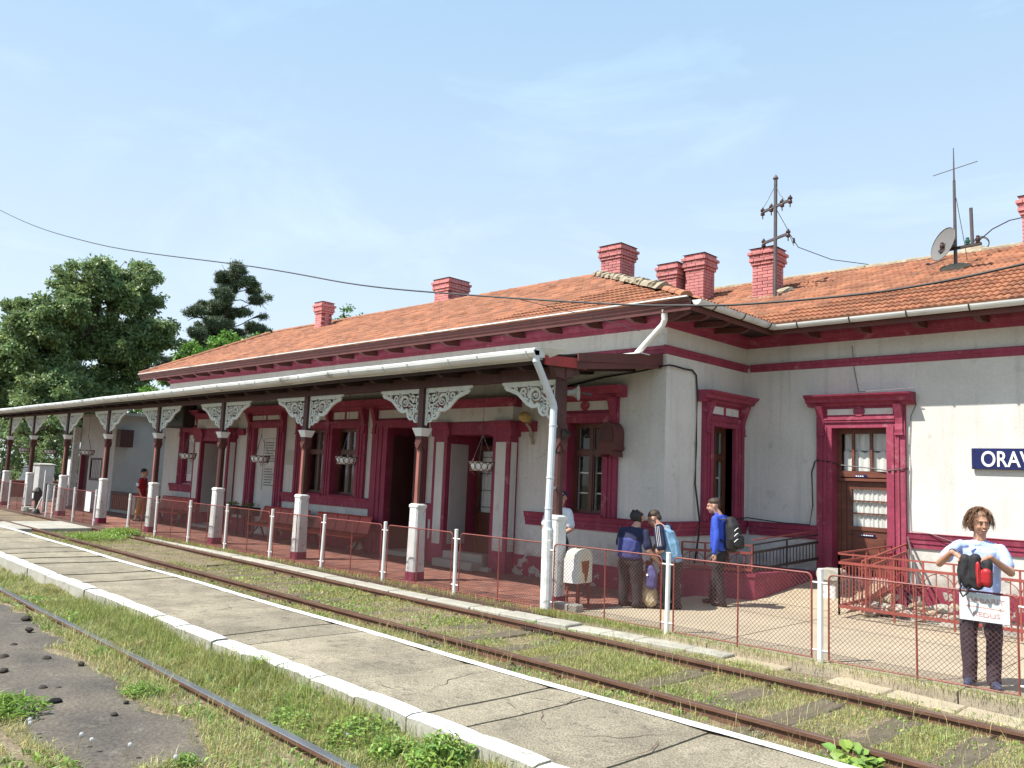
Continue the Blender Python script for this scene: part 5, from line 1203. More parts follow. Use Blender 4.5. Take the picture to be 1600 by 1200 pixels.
# ================================================================ benches
def bench_unit(n,name_label,x,y):
    t=thing('platform_bench',name_label,'bench',(x,y,0),0,'red slatted platform benches')
    w=.46
    for i in range(n):
        b=MB(); P=[(-.02,.40),(-.30,.38),(-.36,.35),(-.37,.33),(-.33,.345),(-.02,.365)]
        b.prism([(.0,.42),(-.10,.395),(-.34,.405),(-.40,.37),(-.40,.345),(-.34,.375),(-.10,.365),(.01,.39)],lambda yy,z:(i*w+.012,yy,z),lambda yy,z:(i*w+w-.012,yy,z)); b.obj('seat',M['bench'],t,bev=.004)
        b=MB(); b.prism([(.0,.44),(.10,.80),(.13,.84),(.15,.83),(.125,.79),(.03,.43)],lambda yy,z:(i*w+.012,yy,z),lambda yy,z:(i*w+w-.012,yy,z)); b.obj('backrest',M['bench'],t,bev=.004)
    for k in (0.3,n-.3):
        b=MB(); b.bar((k*w,-.36,.0),(k*w,-.05,.36),.03,.03); b.bar((k*w,.10,.0),(k*w,-.05,.36),.03,.03); b.obj('leg',M['darkiron'],t)
    b=MB(); b.bar((0,-.1,.35),(n*w,-.1,.35),.04,.03); b.obj('seat_rail',M['darkiron'],t)
    return t
bench_unit(5,'short red bench under the notice window near the far annex',-27.3,11.6)
bench_unit(5,'red bench under the wall between the niche and the double window',-20.75,11.6)
bench_unit(5,'red bench under the double window, right of its twin',-18.1,11.6)
# planters by the niche
def plant_leaves(b,c,n,r,h,l,w_,droop=.4):
    for i in range(n):
        a=RN.uniform(0,2*math.pi); e=RN.uniform(.25,1.3); p=Vector(c)+Vector((RN.normal(0,r*.4),RN.normal(0,r*.4),RN.uniform(0,h*.6)))
        d=Vector((math.cos(a)*math.cos(e),math.sin(a)*math.cos(e),math.sin(e))); s=Vector((-math.sin(a),math.cos(a),0)); L_=l*RN.uniform(.6,1.2); W_=w_*RN.uniform(.7,1.2)
        m=p+d*L_*.5; q=p+d*L_+Vector((0,0,-droop*L_*.4))
        b.add([p,m-s*W_/2,q,m+s*W_/2],[(0,1,2,3)])
for k,(x,lab) in enumerate(((-21.95,'low dark flower trough with dry plants on the left in the niche'),(-21.05,'low dark flower trough with dry plants on the right in the niche'))):
    t=thing('flower_trough',lab,'planter',(x,11.45,0))
    b=MB(); b.prism([(-.32,.55),(.32,.55),(.36,.78),(-.36,.78)],lambda a,z:(a,-.13,z),lambda a,z:(a,.13,z)); b.obj('trough',M['dark'],t)
    b=MB(); b.bar((-.25,0,0),(-.25,0,.56),.04); b.bar((.25,0,0),(.25,0,.56),.04); b.obj('stand',M['darkiron'],t)
    b=MB(); plant_leaves(b,(0,0,.78),60,.25,.1,.12,.03); o=b.obj('plants',M['weed'],t,kind='stuff'); add_tint(o.data,1,.4,.8,.2)
# ================================================================ rusty enamel box on legs + concrete block, planter
t=thing('switch_box','rust streaked white enamel box with rounded top on thin legs behind the fence','cabinet',(-8.02,9.80,0),R(4))
b=MB(); n=10; po=[(-.19,.36),(.19,.36),(.19,.72)]+[(.19*math.cos(a),.72+.15*math.sin(a)) for a in np.linspace(.1,math.pi-.1,n)]+[(-.19,.72)]
b.prism(po,lambda y,z:(-.12,y,z),lambda y,z:(.12,y,z)); b.obj('box_body',M['enamelold'],t,bev=.006)
b=MB(); b.box(-.128,.128,-.20,-.19,.36,.72); b.obj('box_lip',M['white'],t)
b=MB(); b.add([(.123,-.10,.68),(.123,.10,.69),(.123,.09,.58),(.123,.05,.40),(.123,.0,.37),(.123,-.02,.50),(.123,-.07,.52)],[(0,1,2,3,4,5,6)]); b.obj('rust_patch',M['rustred'],t)
for x,y in ((-.09,-.15),(.09,-.15),(-.09,.15),(.09,.15)): 
    b=MB(); b.bar((x,y,0),(x,y,.37),.025); b.obj('leg',M['fence'],t)
b=MB(); b.ell((.02,0,.865),(.07,.06,.02),8,6); b.obj('rust_cap',M['clip'],t)
b=MB(); b.box(-.22,.22,-.09,.09,-.02,.10); o=b.obj('concrete_block',M['conc'],bev=.012); o.location=(-7.9,9.42,0); o.rotation_euler=(0,0,.1); tag(o,'small weathered concrete block on the ground under the rusty enamel box','block')
# track lever with lantern at the far end
t=thing('point_lever','black point lever with counterweight and lantern beside the track at the far end','lever',(-31.55,9.20,-.05))
b=MB(); b.box(-.55,.35,-.12,.12,-.02,.06); b.bar((-.5,-.2,0),(.4,.15,.02),.06); b.obj('lever_base',M['darkiron'],t)
b=MB(); b.lathe([(.16,0),(.13,.10),(.06,.2),(.05,.55),(.0,.56)],(0,0,.02),10); b.obj('lever_post',M['darkiron'],t)
b=MB(); b.box(-.13,.13,-.13,.13,.50,.80); b.lathe([(.15,.80),(.06,.92),(.0,.93)],(0,0,0),8); b.obj('lantern',M['darkiron'],t,bev=.01)
b=MB(); b.box(-.07,.07,-.136,-.131,.56,.74); b.obj('lantern_glass',M['board'],t)
b=MB(); b.lathe([(.0,-.09),(.20,-.07),(.20,.07),(0,.09)],(-.85,0,.15),14); b.bar((-.85,0,.15),(0,0,.22),.05); b.obj('counterweight',M['conc'],t)
b=MB(); b.bar((.1,0,.2),(.55,0,.62),.035); b.obj('lever_arm',M['white'],t)
t=thing('frame_rail','grey tubular frame with a white disc post beside the point lever','barrier',(-31.4,9.75,0))
b=MB(); b.tube([(-1.1,0,0),(-1.1,0,1.0),(1.0,0,.98),(1.0,0,0)],.03,8); b.obj('tube_frame',M['polegrey'],t)
b=MB(); b.tube([(-1.0,-.1,0),(-.98,-.1,1.45)],.035,8); b.obj('white_tube',M['white'],t)
# ================================================================ far annex wing and balustrade
an=thing('annex_building','small pale annex with a door and a barred window beyond the main station','building',(-32.6,12,0)); AO=Vector((-32.6,12,0))
def aobj(b,name,mats,parent=None,**k):
    o=b.obj(name,mats,parent or an,**k)
    if parent is None: o.location=-AO
    return o
FW=lambda s,t,z:(s,12.0-t,z)
HW=[(-36.1,-35.2,0,2.25),(-35.0,-33.75,1.1,1.98)]
b=MB(); wallface(b,FW,-36.3,-32.6,0,3.62,HW,rm=1); aobj(b,'wall',[M['wallold'],M['maroon']])
b=MB(); b.quad((-32.6,12,0),(-32.6,20,0),(-32.6,20,3.62),(-32.6,12,3.62)); b.quad((-36.3,12,0),(-36.3,20,0),(-36.3,20,3.62),(-36.3,12,3.62)); b.quad((-36.3,20,0),(-32.6,20,0),(-32.6,20,3.62),(-36.3,20,3.62)); aobj(b,'wall',M['wallold'])
b=MB(); b.box(-36.5,-32.3,11.9,20.2,3.62,3.72); aobj(b,'flat_roof',M['conc'])
b=MB(); b.box(-36.52,-36.32,11.75,11.98,0,3.2); aobj(b,'corner_pier',M['whitewash'])  # white colour stands in for the sunlit strip on the annex corner
w=MB(); fbox(w,FW,-36.1,-35.2,-.2,-.14,0,2.25); aobj(w,'door',M['brown'])
w=MB(); a,c,lo,hi=HW[1]
for q in ((a,a+.08,lo,hi),(c-.08,c,lo,hi),(a+.08,c-.08,lo,lo+.08),(a+.08,c-.08,hi-.08,hi)): fbox(w,FW,q[0],q[1],-.12,.01,q[2],q[3])
wo=aobj(w,'window_frame',M['brown'])
for s in np.linspace(a+.2,c-.2,6):
    q=MB(); q.bar(FW(s,-.03,lo+.08),FW(s,-.03,hi-.08),.035); q.obj('window_bar',M['white'],wo)
q=MB(); q.quad(FW(a,-.15,lo),FW(c,-.15,lo),FW(c,-.15,hi),FW(a,-.15,hi)); q.obj('pane',M['glass'],wo)
b=MB(); b.quad(FW(-36.2,-.6,0),FW(-32.7,-.6,0),FW(-32.7,-.6,3.5),FW(-36.2,-.6,3.5)); aobj(b,'dark_backing',M['dark'])  # dark plane behind the openings; darkness of the room put into its colour
b=MB(); b.box(-32.58,-32.2,12.02,12.5,2.42,3.08); o=b.obj('wall_cabinet',M['brown']); o.data.transform(Matrix.Translation((32.4,-12.25,-2.75))); o.location=(-32.4,12.25,2.75); tag(o,'dark brown box mounted high on the side wall of the far annex','cabinet')
cable([(-32.55,13.4,3.2),(-32.55,14.1,2.7),(-32.55,14.5,1.95),(-32.55,14.5,1.15)],.02,'dark cable arching down the side wall of the far annex')
bl=thing('balustrade','low perforated balustrade with a white pier between the annex and the station','balustrade',(-30,12.1,0))
b=MB(); b.box(-2.9,1.5,-.09,.09,.66,.76); b.obj('coping',M['brown'],bl)
b=MB(); b.box(-2.9,1.5,-.06,.06,0,.10); b.obj('base_course',M['conc'],bl)
for x in (-2.8,-.35,1.35): 
    b=MB(); b.box(x-.11,x+.11,-.12,.12,0,.66); b.obj('pier',M['whitewash'],bl,bev=.01)
bm_=MB(); bm_.box(-.05,.05,-.05,.05,.1,.66); me=bm_.mesh('baluster',M['paver'],bev=.012); add_tint(me,99,1.25,1.26,0)
for x in np.arange(-2.55,1.2,.17):
    if abs(x+.35)>.14: link('baluster',me,bl,loc=(x,0,0))
# ================================================================ roof furniture
t=thing('telephone_mast','black pole with two insulator cross arms beside the pink chimney','utility pole',(-8.15,16.30,5.95))
b=MB(); b.tube([(0,0,-.1),(.0,0,2.63)],.038,10); b.lathe([(.038,2.63),(.06,2.64),(.06,2.66),(.0,2.75)],(0,0,0),10); b.obj('pole',M['polegrey'],t)
ang=R(28)
def arm(z,L0,L1,ins):
    d=Vector((math.cos(ang),-math.sin(ang)*.9,0)).normalized(); b=MB(); b.bar(Vector((0,0,z))-d*L0,Vector((0,0,z))+d*L1,.05,.05); b.obj('cross_arm',M['polegrey'],t)
    for s in ins:
        c=Vector((0,0,z))+d*s; b=MB(); b.lathe([(.0,.11),(.018,.10),(.03,.06),(.048,.055),(.05,.02),(.03,.01),(.045,-.03),(.048,-.07),(.012,-.09),(.012,-.16)],c,10); b.obj('insulator',M['brownins'],t)
arm(2.02,.46,.50,(-.44,-.14,.22,.48)); arm(1.30,.42,.44,(-.40,.42))
b=MB(); b.tube([(0,0,2.5),(-.25,.1,2.2),(-.42,.14,2.02)],.006,4); b.tube([(0,0,2.5),(.12,-.05,2.25),(.25,-.1,2.1)],.006,4); b.tube([(.02,0,1.95),(.2,.1,1.55),(.30,.25,1.15)],.007,4); b.obj('mast_wire',M['darkiron'],t)
cable([(-7.87,16.35,7.35),(-7.75,16.55,7.05),(-7.3,17.2,6.85),(-6.9,18.2,6.9)],.008,'thin stay wire from the cross arm pole down to the roof ridge')
b=MB(); b.lathe([(0,.07),(.02,.05),(.028,0),(.02,-.05),(0,-.07)],(0,0,0),8); o=b.obj('stay_insulator',M['brownins']); o.location=(-7.80,16.45,7.18); tag(o,'dark egg insulator on the stay wire of the roof pole','insulator')
t=thing('antenna_mast','grey aerial mast with a thin cross rod at the top on the right roof','antenna',(-4.72,16.75,6.05))
b=MB(); b.tube([(0,0,-.1),(0,0,1.85)],.036,8,r1=.026); b.tube([(0,0,1.85),(0,0,2.50)],.018,6,r1=.008); b.obj('mast',M['polegrey'],t)
b=MB(); d=Vector((.9,-.25,.02)).normalized(); b.tube([Vector((0,0,2.08))-d*.42,Vector((0,0,2.08))+d*.46],.008,5); b.obj('cross_rod',M['polegrey'],t)
b=MB(); b.tube([(.03,0,1.5),(.12,.1,.7),(.16,.15,.3)],.007,4); b.obj('feed_cable',M['black'],t)
t2=thing('satellite_dish','grey satellite dish clamped to the aerial mast, turned away','satellite dish',(-4.86,16.60,6.62),R(232))
b=MB(); n=24; pr=[(r_,.35*r_*r_) for r_ in np.linspace(0,.33,7)]; b.lathe(pr,(0,0,0),n); b.lathe([(.33,.038),(.338,.045),(.33,.05)],(0,0,0),n); me=b.mesh('dish_bowl',M['dish'],smooth=True); me.transform(Matrix.Rotation(R(75),4,'Y')); link('dish_bowl',me,t2)
b=MB(); b.bar((0,0,-.28),(.34,0,-.42),.02); b.ell((.36,0,-.40),(.05,.03,.03),8,5); b.bar((0,0,0),(-.12,0,0),.05); b.obj('feed_arm',M['polegrey'],t2)
t=thing('insulator_bar','iron bar with four green and dark glass insulators on the aerial mast','insulator',(-4.62,16.58,6.50))
b=MB(); b.bar((-.34,0,0),(.42,-.12,.0),.05); b.obj('bar',M['darkiron'],t)
for k,(x,m) in enumerate(((-.28,'brownins'),(-.10,'green'),(.18,'green'),(.36,'brownins'))):
    b=MB(); b.lathe([(0,.15),(.03,.14),(.032,.10),(.045,.09),(.045,.05),(.03,.04),(.045,.02),(.03,0)],(x,-.12*(x+.34)/.76,.02),10); b.obj('insulator',M[m],t)
cable([(-4.24,16.46,6.56),(-4.0,16.4,6.72),(-3.7,16.3,6.80),(-3.2,16.2,6.80),(-2.5,16,6.86)],.010,'dark service cable leaving the insulator bar to the right')
t=thing('vent_pipe','grey pipe with a coil of cable at its foot on the right roof','pipe',(-4.83,18.30,6.85))
b=MB(); b.tube([(0,0,-.1),(-.02,0,.95)],.035,8); b.obj('pipe',M['polegrey'],t)
b=MB(); b.tube([(.15+.15*math.cos(q),0,.14+.15*math.sin(q)+q*.003) for q in np.linspace(0,12,40)],.013,5); b.obj('cable_coil',M['polegrey'],t)
# long overhead wire
P=[(-62,9,20.2),(-39.7,9,12.30),(-28,9,8.85),(-17.1,9,6.40),(-13,9,5.43),(-9.9,9,4.84),(-6.9,9,4.33),(-5.7,9,4.17),(-4.9,9,4.09),(-3.7,9,4.04),(-2.9,9,4.05),(-1.9,9,4.14),(1,9,4.5),(8,9,5.6)]
def catmull(P,n=8):
    P=[Vector(p) for p in P]; out=[]
    for i in range(len(P)-1):
        p0=P[max(0,i-1)];p1=P[i];p2=P[i+1];p3=P[min(len(P)-1,i+2)]
        for k in range(n):
            t=k/n; out.append(.5*((2*p1)+(-p0+p2)*t+(2*p0-5*p1+4*p2-p3)*t*t+(-p0+3*p1-3*p2+p3)*t**3))
    return out+[P[-1]]
b=MB(); b.tube(catmull(P),.014,5); o=b.obj('overhead_wire',M['black']); tag(o,'long black overhead wire sagging across the whole picture above the roofs','wire')
cable([(-8.0,11.2,4.40),(-8.6,10.9,4.62),(-9.6,9.9,4.9)],.006,'thin wire from the wall corner up across the rain pipe')
# ================================================================ grass and weeds
def blades(name,pts,hmin,hmax,wd,mm,bend=.5,parent=None):
    pts=np.asarray(pts,dtype=float); n=len(pts)
    if n==0: return None
    h=RN.uniform(hmin,hmax,n)*(pts[:,3] if pts.shape[1]>3 else 1); a=RN.uniform(0,2*np.pi,n); fa=a+np.pi/2+RN.normal(0,.5,n)
    w=wd*RN.uniform(.6,1.3,n)*(pts[:,4] if pts.shape[1]>4 else 1); bd_=RN.uniform(.1,1,n)*bend*h
    P=pts[:,:3]; c=np.stack([np.cos(a),np.sin(a),0*a],1); f=np.stack([np.cos(fa),np.sin(fa),0*a],1); U=np.array([0,0,1.])
    v=np.empty((n,4,3)); v[:,0]=P-U*.01; m=P+f*(bd_*.35)[:,None]+U*(h*.55)[:,None]
    v[:,1]=m-c*(w/2)[:,None]; v[:,3]=m+c*(w/2)[:,None]; v[:,2]=P+f*bd_[:,None]+U*(h*np.clip(1-bend*.25,.4,1))[:,None]
    me=bpy.data.meshes.new(name); me.vertices.add(n*4); me.vertices.foreach_set('co',v.ravel()); me.loops.add(n*4); me.loops.foreach_set('vertex_index',np.arange(n*4,dtype=np.int32))
    me.polygons.add(n); me.polygons.foreach_set('loop_start',np.arange(0,n*4,4,dtype=np.int32)); me.update(calc_edges=True); me.materials.append(mm)
    add_tint(me,1,.6,1.35,.16); o=link(name,me,parent,'stuff'); return o
SLA=np.array(SLX[:30])
def scatter(n,x0,x1,y0,y1,fn):
    """rejection sampling in track coordinates; fn(x,y) returns density 0..1, height factor and ground height"""
    x=x0+(x1-x0)*RN.random(n); y=RN.uniform(y0,y1,n); d,hf,z=fn(x,y); k=RN.random(n)<d
    x,y,hf,z=x[k],y[k],(hf+0*x)[k],(z+0*x)[k]; c,s_=math.cos(TH),math.sin(TH)
    return np.stack([c*x+s_*y,-s_*x+c*y,z,hf,1+np.maximum(0,-x-6)*.09],1)
def f_mid(x,y):
    p=vf(x,y,1.1,3); d=.75+.9*p; m=np.abs(x[:,None]-SLA[None,:]).min(1)<.14
    d=np.where(m&(y>6.5)&(y<7.75),d*(.12+.5*np.maximum(0,p)),d); d=np.where(x<-7.5,d*.8,d)
    return d,.8+.9*np.maximum(0,p),soil_h(x,y)
def f_side(x,y):
    p=vf(x,y,1.7,5); return .6+.8*p,.8+.8*np.maximum(0,p),soil_h(x,y)
def f_kerb(x,y):
    p=vf(x,y,1.2,15); return .45+.9*p,.7+.9*np.maximum(0,p),soil_h(x,y)
def f_front(x,y):
    p=vf(x,y,1.3,9); p2=vf(x,y,5,19); return .85+.5*p+.5*p2,1.0+.9*p+.9*p2,soil_h(x,y)
def f_mudside(x,y):
    e=mud_e(x,y); p=vf(x,y,1.6,21); d=.95+.5*p; d=np.where(e>-.02,d*np.maximum(0,.16-.9*e),d); d=np.where(np.abs(y-1.638)<.04,0,d)
    return d,.85+.8*p,soil_h(x,y)-.01
C=np.concatenate
G=C([scatter(52000,-9,.5,6.43,7.84,f_mid),scatter(40000,-26,-9,6.43,7.84,f_mid),scatter(20000,-12,.5,5.37,6.33,f_side),scatter(12000,-28,-12,5.37,6.33,f_side),scatter(18000,-12,.5,7.93,8.62,f_kerb),scatter(13000,-27,-12,7.93,8.75,f_kerb)])
blades('grass',G,.025,.085,.0050,M['grass'],.8)
G=C([scatter(44000,-9,.5,6.43,7.84,lambda x,y:(lambda r:(r[0]*1.05,r[1]*.8,r[2]))(f_mid(x,y))),scatter(30000,-22,-9,6.43,7.84,f_mid),scatter(30000,-12,.5,5.37,6.33,f_side),scatter(24000,-12,.5,7.93,8.62,lambda x,y:(lambda r:(r[0]+.2,r[1]*.8,r[2]))(f_kerb(x,y)))])
blades('dry_grass',G,.02,.06,.0045,M['dry'],1.3)
G=C([scatter(42000,-14,1,3.18,3.77,f_front),scatter(18000,-30,-14,3.18,3.77,f_front),scatter(60000,-14,1,1.3,3.10,f_mudside),scatter(12000,-30,-14,-1,3.09,f_mudside)])
blades('verge_grass',G,.03,.115,.0050,M['grass'],1.0)
G=C([scatter(62000,-14,1,3.18,3.77,f_front),scatter(80000,-14,1,1.3,3.10,f_mudside)])
blades('dry_verge_grass',G,.03,.10,.0045,M['dry'],1.1)
# low broad leaved herbs mixed into the verge
G=C([scatter(15000,-13,1,3.2,3.77,lambda x,y:(.55+1.3*vf(x,y,1.5,44),1,soil_h(x,y))),scatter(12000,-13,1,1.5,3.08,lambda x,y:(lambda r:(r[0]*(.35+1.3*vf(x,y,1.7,45)),1,r[2]))(f_mudside(x,y))),scatter(26000,-14,.5,5.4,8.5,lambda x,y:(.12+1.2*vf(x,y,1.6,46),.6,soil_h(x,y)))])
blades('low_herbs',G,.035,.10,.019,M['weed'],1.5)
G=C([scatter(9000,-12,-1.5,3.40,3.77,lambda x,y:(.65+.5*vf(x,y,2,4),1,soil_h(x,y))),scatter(4500,-12,-1.5,3.18,3.4,lambda x,y:(.4+.5*vf(x,y,2,4),.8,soil_h(x,y))),scatter(3500,-11,-2,2.6,3.1,lambda x,y:(lambda r:(r[0]*.5,.7,r[2]))(f_mudside(x,y)))]); blades('tall_grass',G,.10,.25,.0042,M['grass'],.6)
G=C([scatter(3000,-9,-1,5.40,6.3,lambda x,y:(.3+.6*vf(x,y,2,14),1,soil_h(x,y))),scatter(4000,-9,0,6.5,8.5,lambda x,y:(.25+.7*vf(x,y,2,24),1,soil_h(x,y))),scatter(5000,-12,0,2.6,3.77,f_mudside)]); blades('tall_dry_grass',G,.08,.21,.0038,M['dry'],.5)
xs_=C([RN.uniform(-8.1,-6.0,3000),RN.uniform(-24,-8,2600),RN.uniform(-6,0,2600)]); G=np.stack([xs_,9.02+RN.normal(0,.06,len(xs_)),-.03+0*xs_,1+0*xs_,1+np.maximum(0,-xs_-7)*.08],1); blades('fence_grass',G,.04,.13,.006,M['grass'],.6)
LB={'grass':'short green grass between the rails and beside the fenced track','dry_grass':'matted dry yellow grass between the rails','verge_grass':'green grass on the verge below the platform edge and around the dirt patch','dry_verge_grass':'dry straw coloured grass around the dirt patch','low_herbs':'low broad leaved herbs mixed into the grass','tall_grass':'tall thin green stalks along the platform edge','tall_dry_grass':'tall dry stalks scattered beside the rails','fence_grass':'green grass along the foot of the fence'}
for o in list(COL.objects):
    if o.name in LB: tag(o,LB[o.name],'grass')
# weeds: broad leaves, individually placed
def weed(name,lab,cx,cy,z,n,r,h,l,w_,mm='weed',lift=1.0,group=None,stem=True):
    px,py=tk(cx,cy); t=thing(name,lab,'weed',(px,py,z),group=group); b=MB(); s_=MB()
    for i in range(n):
        a=RN.uniform(0,2*math.pi); q=r*math.sqrt(RN.random()); top=Vector((q*math.cos(a),q*math.sin(a),h*(1-.55*(q/r)**2)*RN.uniform(.35,1.0)))
        e=RN.uniform(-.2,.9); a2=RN.uniform(0,2*math.pi); d=Vector((math.cos(a2)*math.cos(e),math.sin(a2)*math.cos(e),math.sin(e))); sd=Vector((-math.sin(a2),math.cos(a2),0)); L_=l*RN.uniform(.6,1.25); W_=w_*RN.uniform(.7,1.2)
        p=top; m1=p+d*L_*.35; m2=p+d*L_*.7+Vector((0,0,-.08*L_)); e_=p+d*L_+Vector((0,0,-.25*L_)); f=Vector((0,0,.10*L_))
        b.add([p,m1-sd*W_/2+f,m2-sd*W_*.38+f,e_,m2+sd*W_*.38+f,m1+sd*W_/2+f,m1,m2],[(0,1,6),(0,6,5),(1,2,7,6),(6,7,4,5),(2,3,7),(7,3,4)])
        if stem and i%3==0: s_.tube([(q*.3*math.cos(a),q*.3*math.sin(a),-.02),tuple(top*.6),tuple(top)],.003,3)
    o=b.obj('leaves',M[mm],t); add_tint(o.data,6,.65,1.3,.15)
    if s_.v: s_.obj('stems',M[mm],t).data.color_attributes.new('tint','FLOAT_COLOR','CORNER').data.foreach_set('color',[1.0]*(4*sum(len(f) for f in s_.f)))
    return t
weed('leafy_weed','big leafy weed with cut leaves at the bottom centre, over the white edge',-4.28,3.60,-.06,460,.22,.27,.075,.026)
weed('leafy_weed','lower leafy weed just left of the big one at the bottom of the photo',-4.66,3.50,-.06,240,.19,.17,.065,.026)
weed('clover_patch','round leaved bright green clover patch against the white platform edge',-5.15,3.60,-.06,620,.30,.18,.036,.034)
weed('clover_patch','yellow green clover patch left of the brighter one by the platform edge',-5.75,3.50,-.06,480,.33,.12,.034,.032)
weed('dock_weed','single upright dark dock weed at the platform edge left of the clover',-7.0,3.68,-.02,60,.05,.26,.06,.02)
weed('dock_weed','pair of brown seed stalks standing at the platform edge',-7.45,3.68,-.02,50,.08,.22,.05,.016,'dry')
weed('thistle_weed','small grey green thistle at the platform edge above the curved rail',-10.6,3.66,-.05,90,.12,.16,.08,.014)
weed('round_leaf_weed','light green round leaved weed beside the rail at the bottom right',-2.72,6.12,-.12,46,.17,.13,.13,.11)
weed('round_leaf_weed','small broad leaved weed between the kerb and the far rail',-7.9,8.05,-.1,40,.12,.08,.07,.05)
weed('bush_weed','bushy grey green weed growing on the far rail at the foot crossing',-23.0,7.9,-.07,500,.55,.22,.11,.03)
weed('bush_weed','wide low green weed between the rails beyond the foot crossing',-22.3,7.1,-.09,500,.8,.16,.11,.03)
weed('silver_weed','silvery feathery weed at the edge of the dirt patch',-7.3,2.80,-.08,420,.17,.10,.045,.010)
weed('green_tuft','bright green tuft on the far side of the dirt patch touching the rail',-8.9,2.98,-.08,260,.11,.09,.07,.009)
weed('leafy_weed','green leafy weed in the bottom left corner of the photo',-7.3,1.80,-.08,300,.26,.14,.09,.014)
weed('leafy_weed','small leafy weed on bare ground at the bottom, left of the polished rail',-5.45,2.40,-.08,90,.09,.08,.05,.014)
for i,(x,y) in enumerate([(-6.75,1.80),(-6.66,1.78),(-6.2,1.98),(-6.05,2.0),(-5.80,2.16),(-5.15,3.42),(-5.4,2.30)]):
    px,py=tk(x,y); t=thing('dandelion_clock',['upper of two white dandelion heads close together near the bottom left corner','lower of two white dandelion heads close together near the bottom left corner','white dandelion head left of centre among the grass below the dirt patch','white dandelion head just right of its neighbour below the dirt patch','white dandelion head on the right end of the row below the dirt patch','white dandelion head in front of the clover by the platform edge','white dandelion head beside the small leafy weed on bare ground'][i],'flower',(px,py,-.09),0,'white dandelion seed heads')
    b=MB(); b.tube([(0,0,0),(.01,0,.05),(.015,.01,.10)],.0022,4); b.obj('stalk',M['grass'],t).data.color_attributes.new('tint','FLOAT_COLOR','CORNER')
    b=MB(); b.ell((.015,.01,.112),(.016,.016,.016),8,6); b.obj('seed_head',M['puff'],t)
for o in COL.objects:
    if o.name.startswith('stalk') and 'tint' in o.data.color_attributes:
        a=o.data.color_attributes['tint']; a.data.foreach_set('color',[1.0]*(4*len(a.data)))
# loose ballast stones
b=MB(); ico=[(0,0,1),(.9,0,.3),(.28,.85,.3),(-.72,.5,.3),(-.72,-.5,.3),(.28,-.85,.3),(0,0,-.5)]
cnt=0
for _ in range(9000):
    x=-RN.uniform(.2,22); y=RN.uniform(5.4,8.4) if RN.random()<.86 else RN.uniform(1.8,3.05)
    p=float(vf(x,y,.9,31)); dens=.08+.7*max(0,p)+(.4 if x<-7 else 0)
    if y<5: dens=.45; 
    if RN.random()>dens: continue
    if abs(y-7.881)<.08 or abs(y-6.376)<.08: continue
    s=RN.uniform(.006,.019)*(1 if x>-10 else 1.5); px,py=tk(x,y); z=float(soil_h(x,y))+s*.2; a=RN.uniform(0,6.28); k1,k2,k3=RN.uniform(.7,1.3,3)
    b.add([(px+s*(q[0]*k1*math.cos(a)-q[1]*k2*math.sin(a)),py+s*(q[0]*k1*math.sin(a)+q[1]*k2*math.cos(a)),z+s*.7*k3*q[2]) for q in ico],[(0,1,2),(0,2,3),(0,3,4),(0,4,5),(0,5,1),(1,6,2),(2,6,3),(3,6,4),(4,6,5),(5,6,1)])
o=b.obj('loose_ballast',M['stone'],kind='stuff'); add_tint(o.data,10,.5,1.5,.1); tag(o,'loose ballast stones and gravel between and beside the rails','gravel')
# ================================================================ trees
BIG=[(-54.7,14.8,10.1,1.73),(-55.6,17.3,12.4,1.7),(-54.2,18.9,12.4,1.95),(-54.8,20.6,13.4,1.59),(-54.4,21.8,12.5,0.93),(-53.0,17.4,13.3,1.18),(-53.2,15.9,13.0,0.77),(-56.3,19.7,14.3,1.19),(-53.0,20.5,13.8,0.74),(-52.6,21.1,10.1,1.3),(-55.8,23.3,10.7,0.52),(-55.7,15.5,8.5,2.35),(-56.7,18.7,9.3,2.49),(-54.3,20.2,9.3,2.05),(-56.8,14.7,6.3,2.15),(-53.9,16.2,6.0,2.3),(-55.4,19.3,6.5,2.05),(-55.8,21.5,8.1,1.28),(-56.4,14.2,9.4,1.17),(-57.5,13.9,7.8,1.96),(-55.1,20.7,6.5,1.16),(-53.6,15.7,10.1,1.91),(-55.8,20.2,11.1,1.89),(-57.0,13.1,6.1,1.92),(-54.1,17.9,4.6,1.57),(-53.4,15.6,4.0,1.69),(-58.0,14.8,4.0,1.78)]
PINE=[(-54.3,27.2,15.8,0.64),(-55.8,27.5,15.3,0.93),(-54.6,28.0,15.1,0.83),(-55.2,29.4,14.0,0.56),(-55.4,29.1,14.7,0.56),(-52.5,28.7,13.8,0.27),(-53.6,26.0,13.6,0.71),(-57.6,27.1,13.3,0.94),(-55.4,24.9,12.5,0.53),(-55.6,24.4,12.3,0.31),(-57.9,28.3,13.2,1.05),(-55.0,28.2,12.9,0.55),(-56.2,29.9,12.1,0.76),(-54.4,29.5,12.7,0.28),(-56.6,27.0,11.4,1.11),(-54.8,25.0,10.9,0.71),(-57.2,25.7,10.1,1.01),(-57.1,28.5,11.4,1.04),(-55.1,28.7,10.8,0.65),(-58.0,25.1,8.7,0.82),(-57.9,24.4,9.0,0.45),(-55.3,22.8,8.3,0.34),(-55.4,30.6,11.8,0.38),(-56.6,26.4,9.4,1.14),(-56.4,23.2,9.0,0.22)]
BRI=[(-45.8,21.8,8.6,1.25),(-46.5,23.7,9.2,1.0),(-46.8,20.9,7.9,1.15),(-48.0,20.3,7.2,0.9),(-46.5,25.2,9.6,0.7),(-45.2,22.9,8.9,1.1),(-44.8,21.9,7.1,1.1),(-47.6,19.4,5.6,.9),(-46.4,21.2,6.0,1.3)]
SML=[(-40.8,27.4,10.9,0.57),(-42.1,27.3,10.8,0.39),(-40.7,28.4,10.9,0.35),(-42.0,27.8,10.9,0.54)]
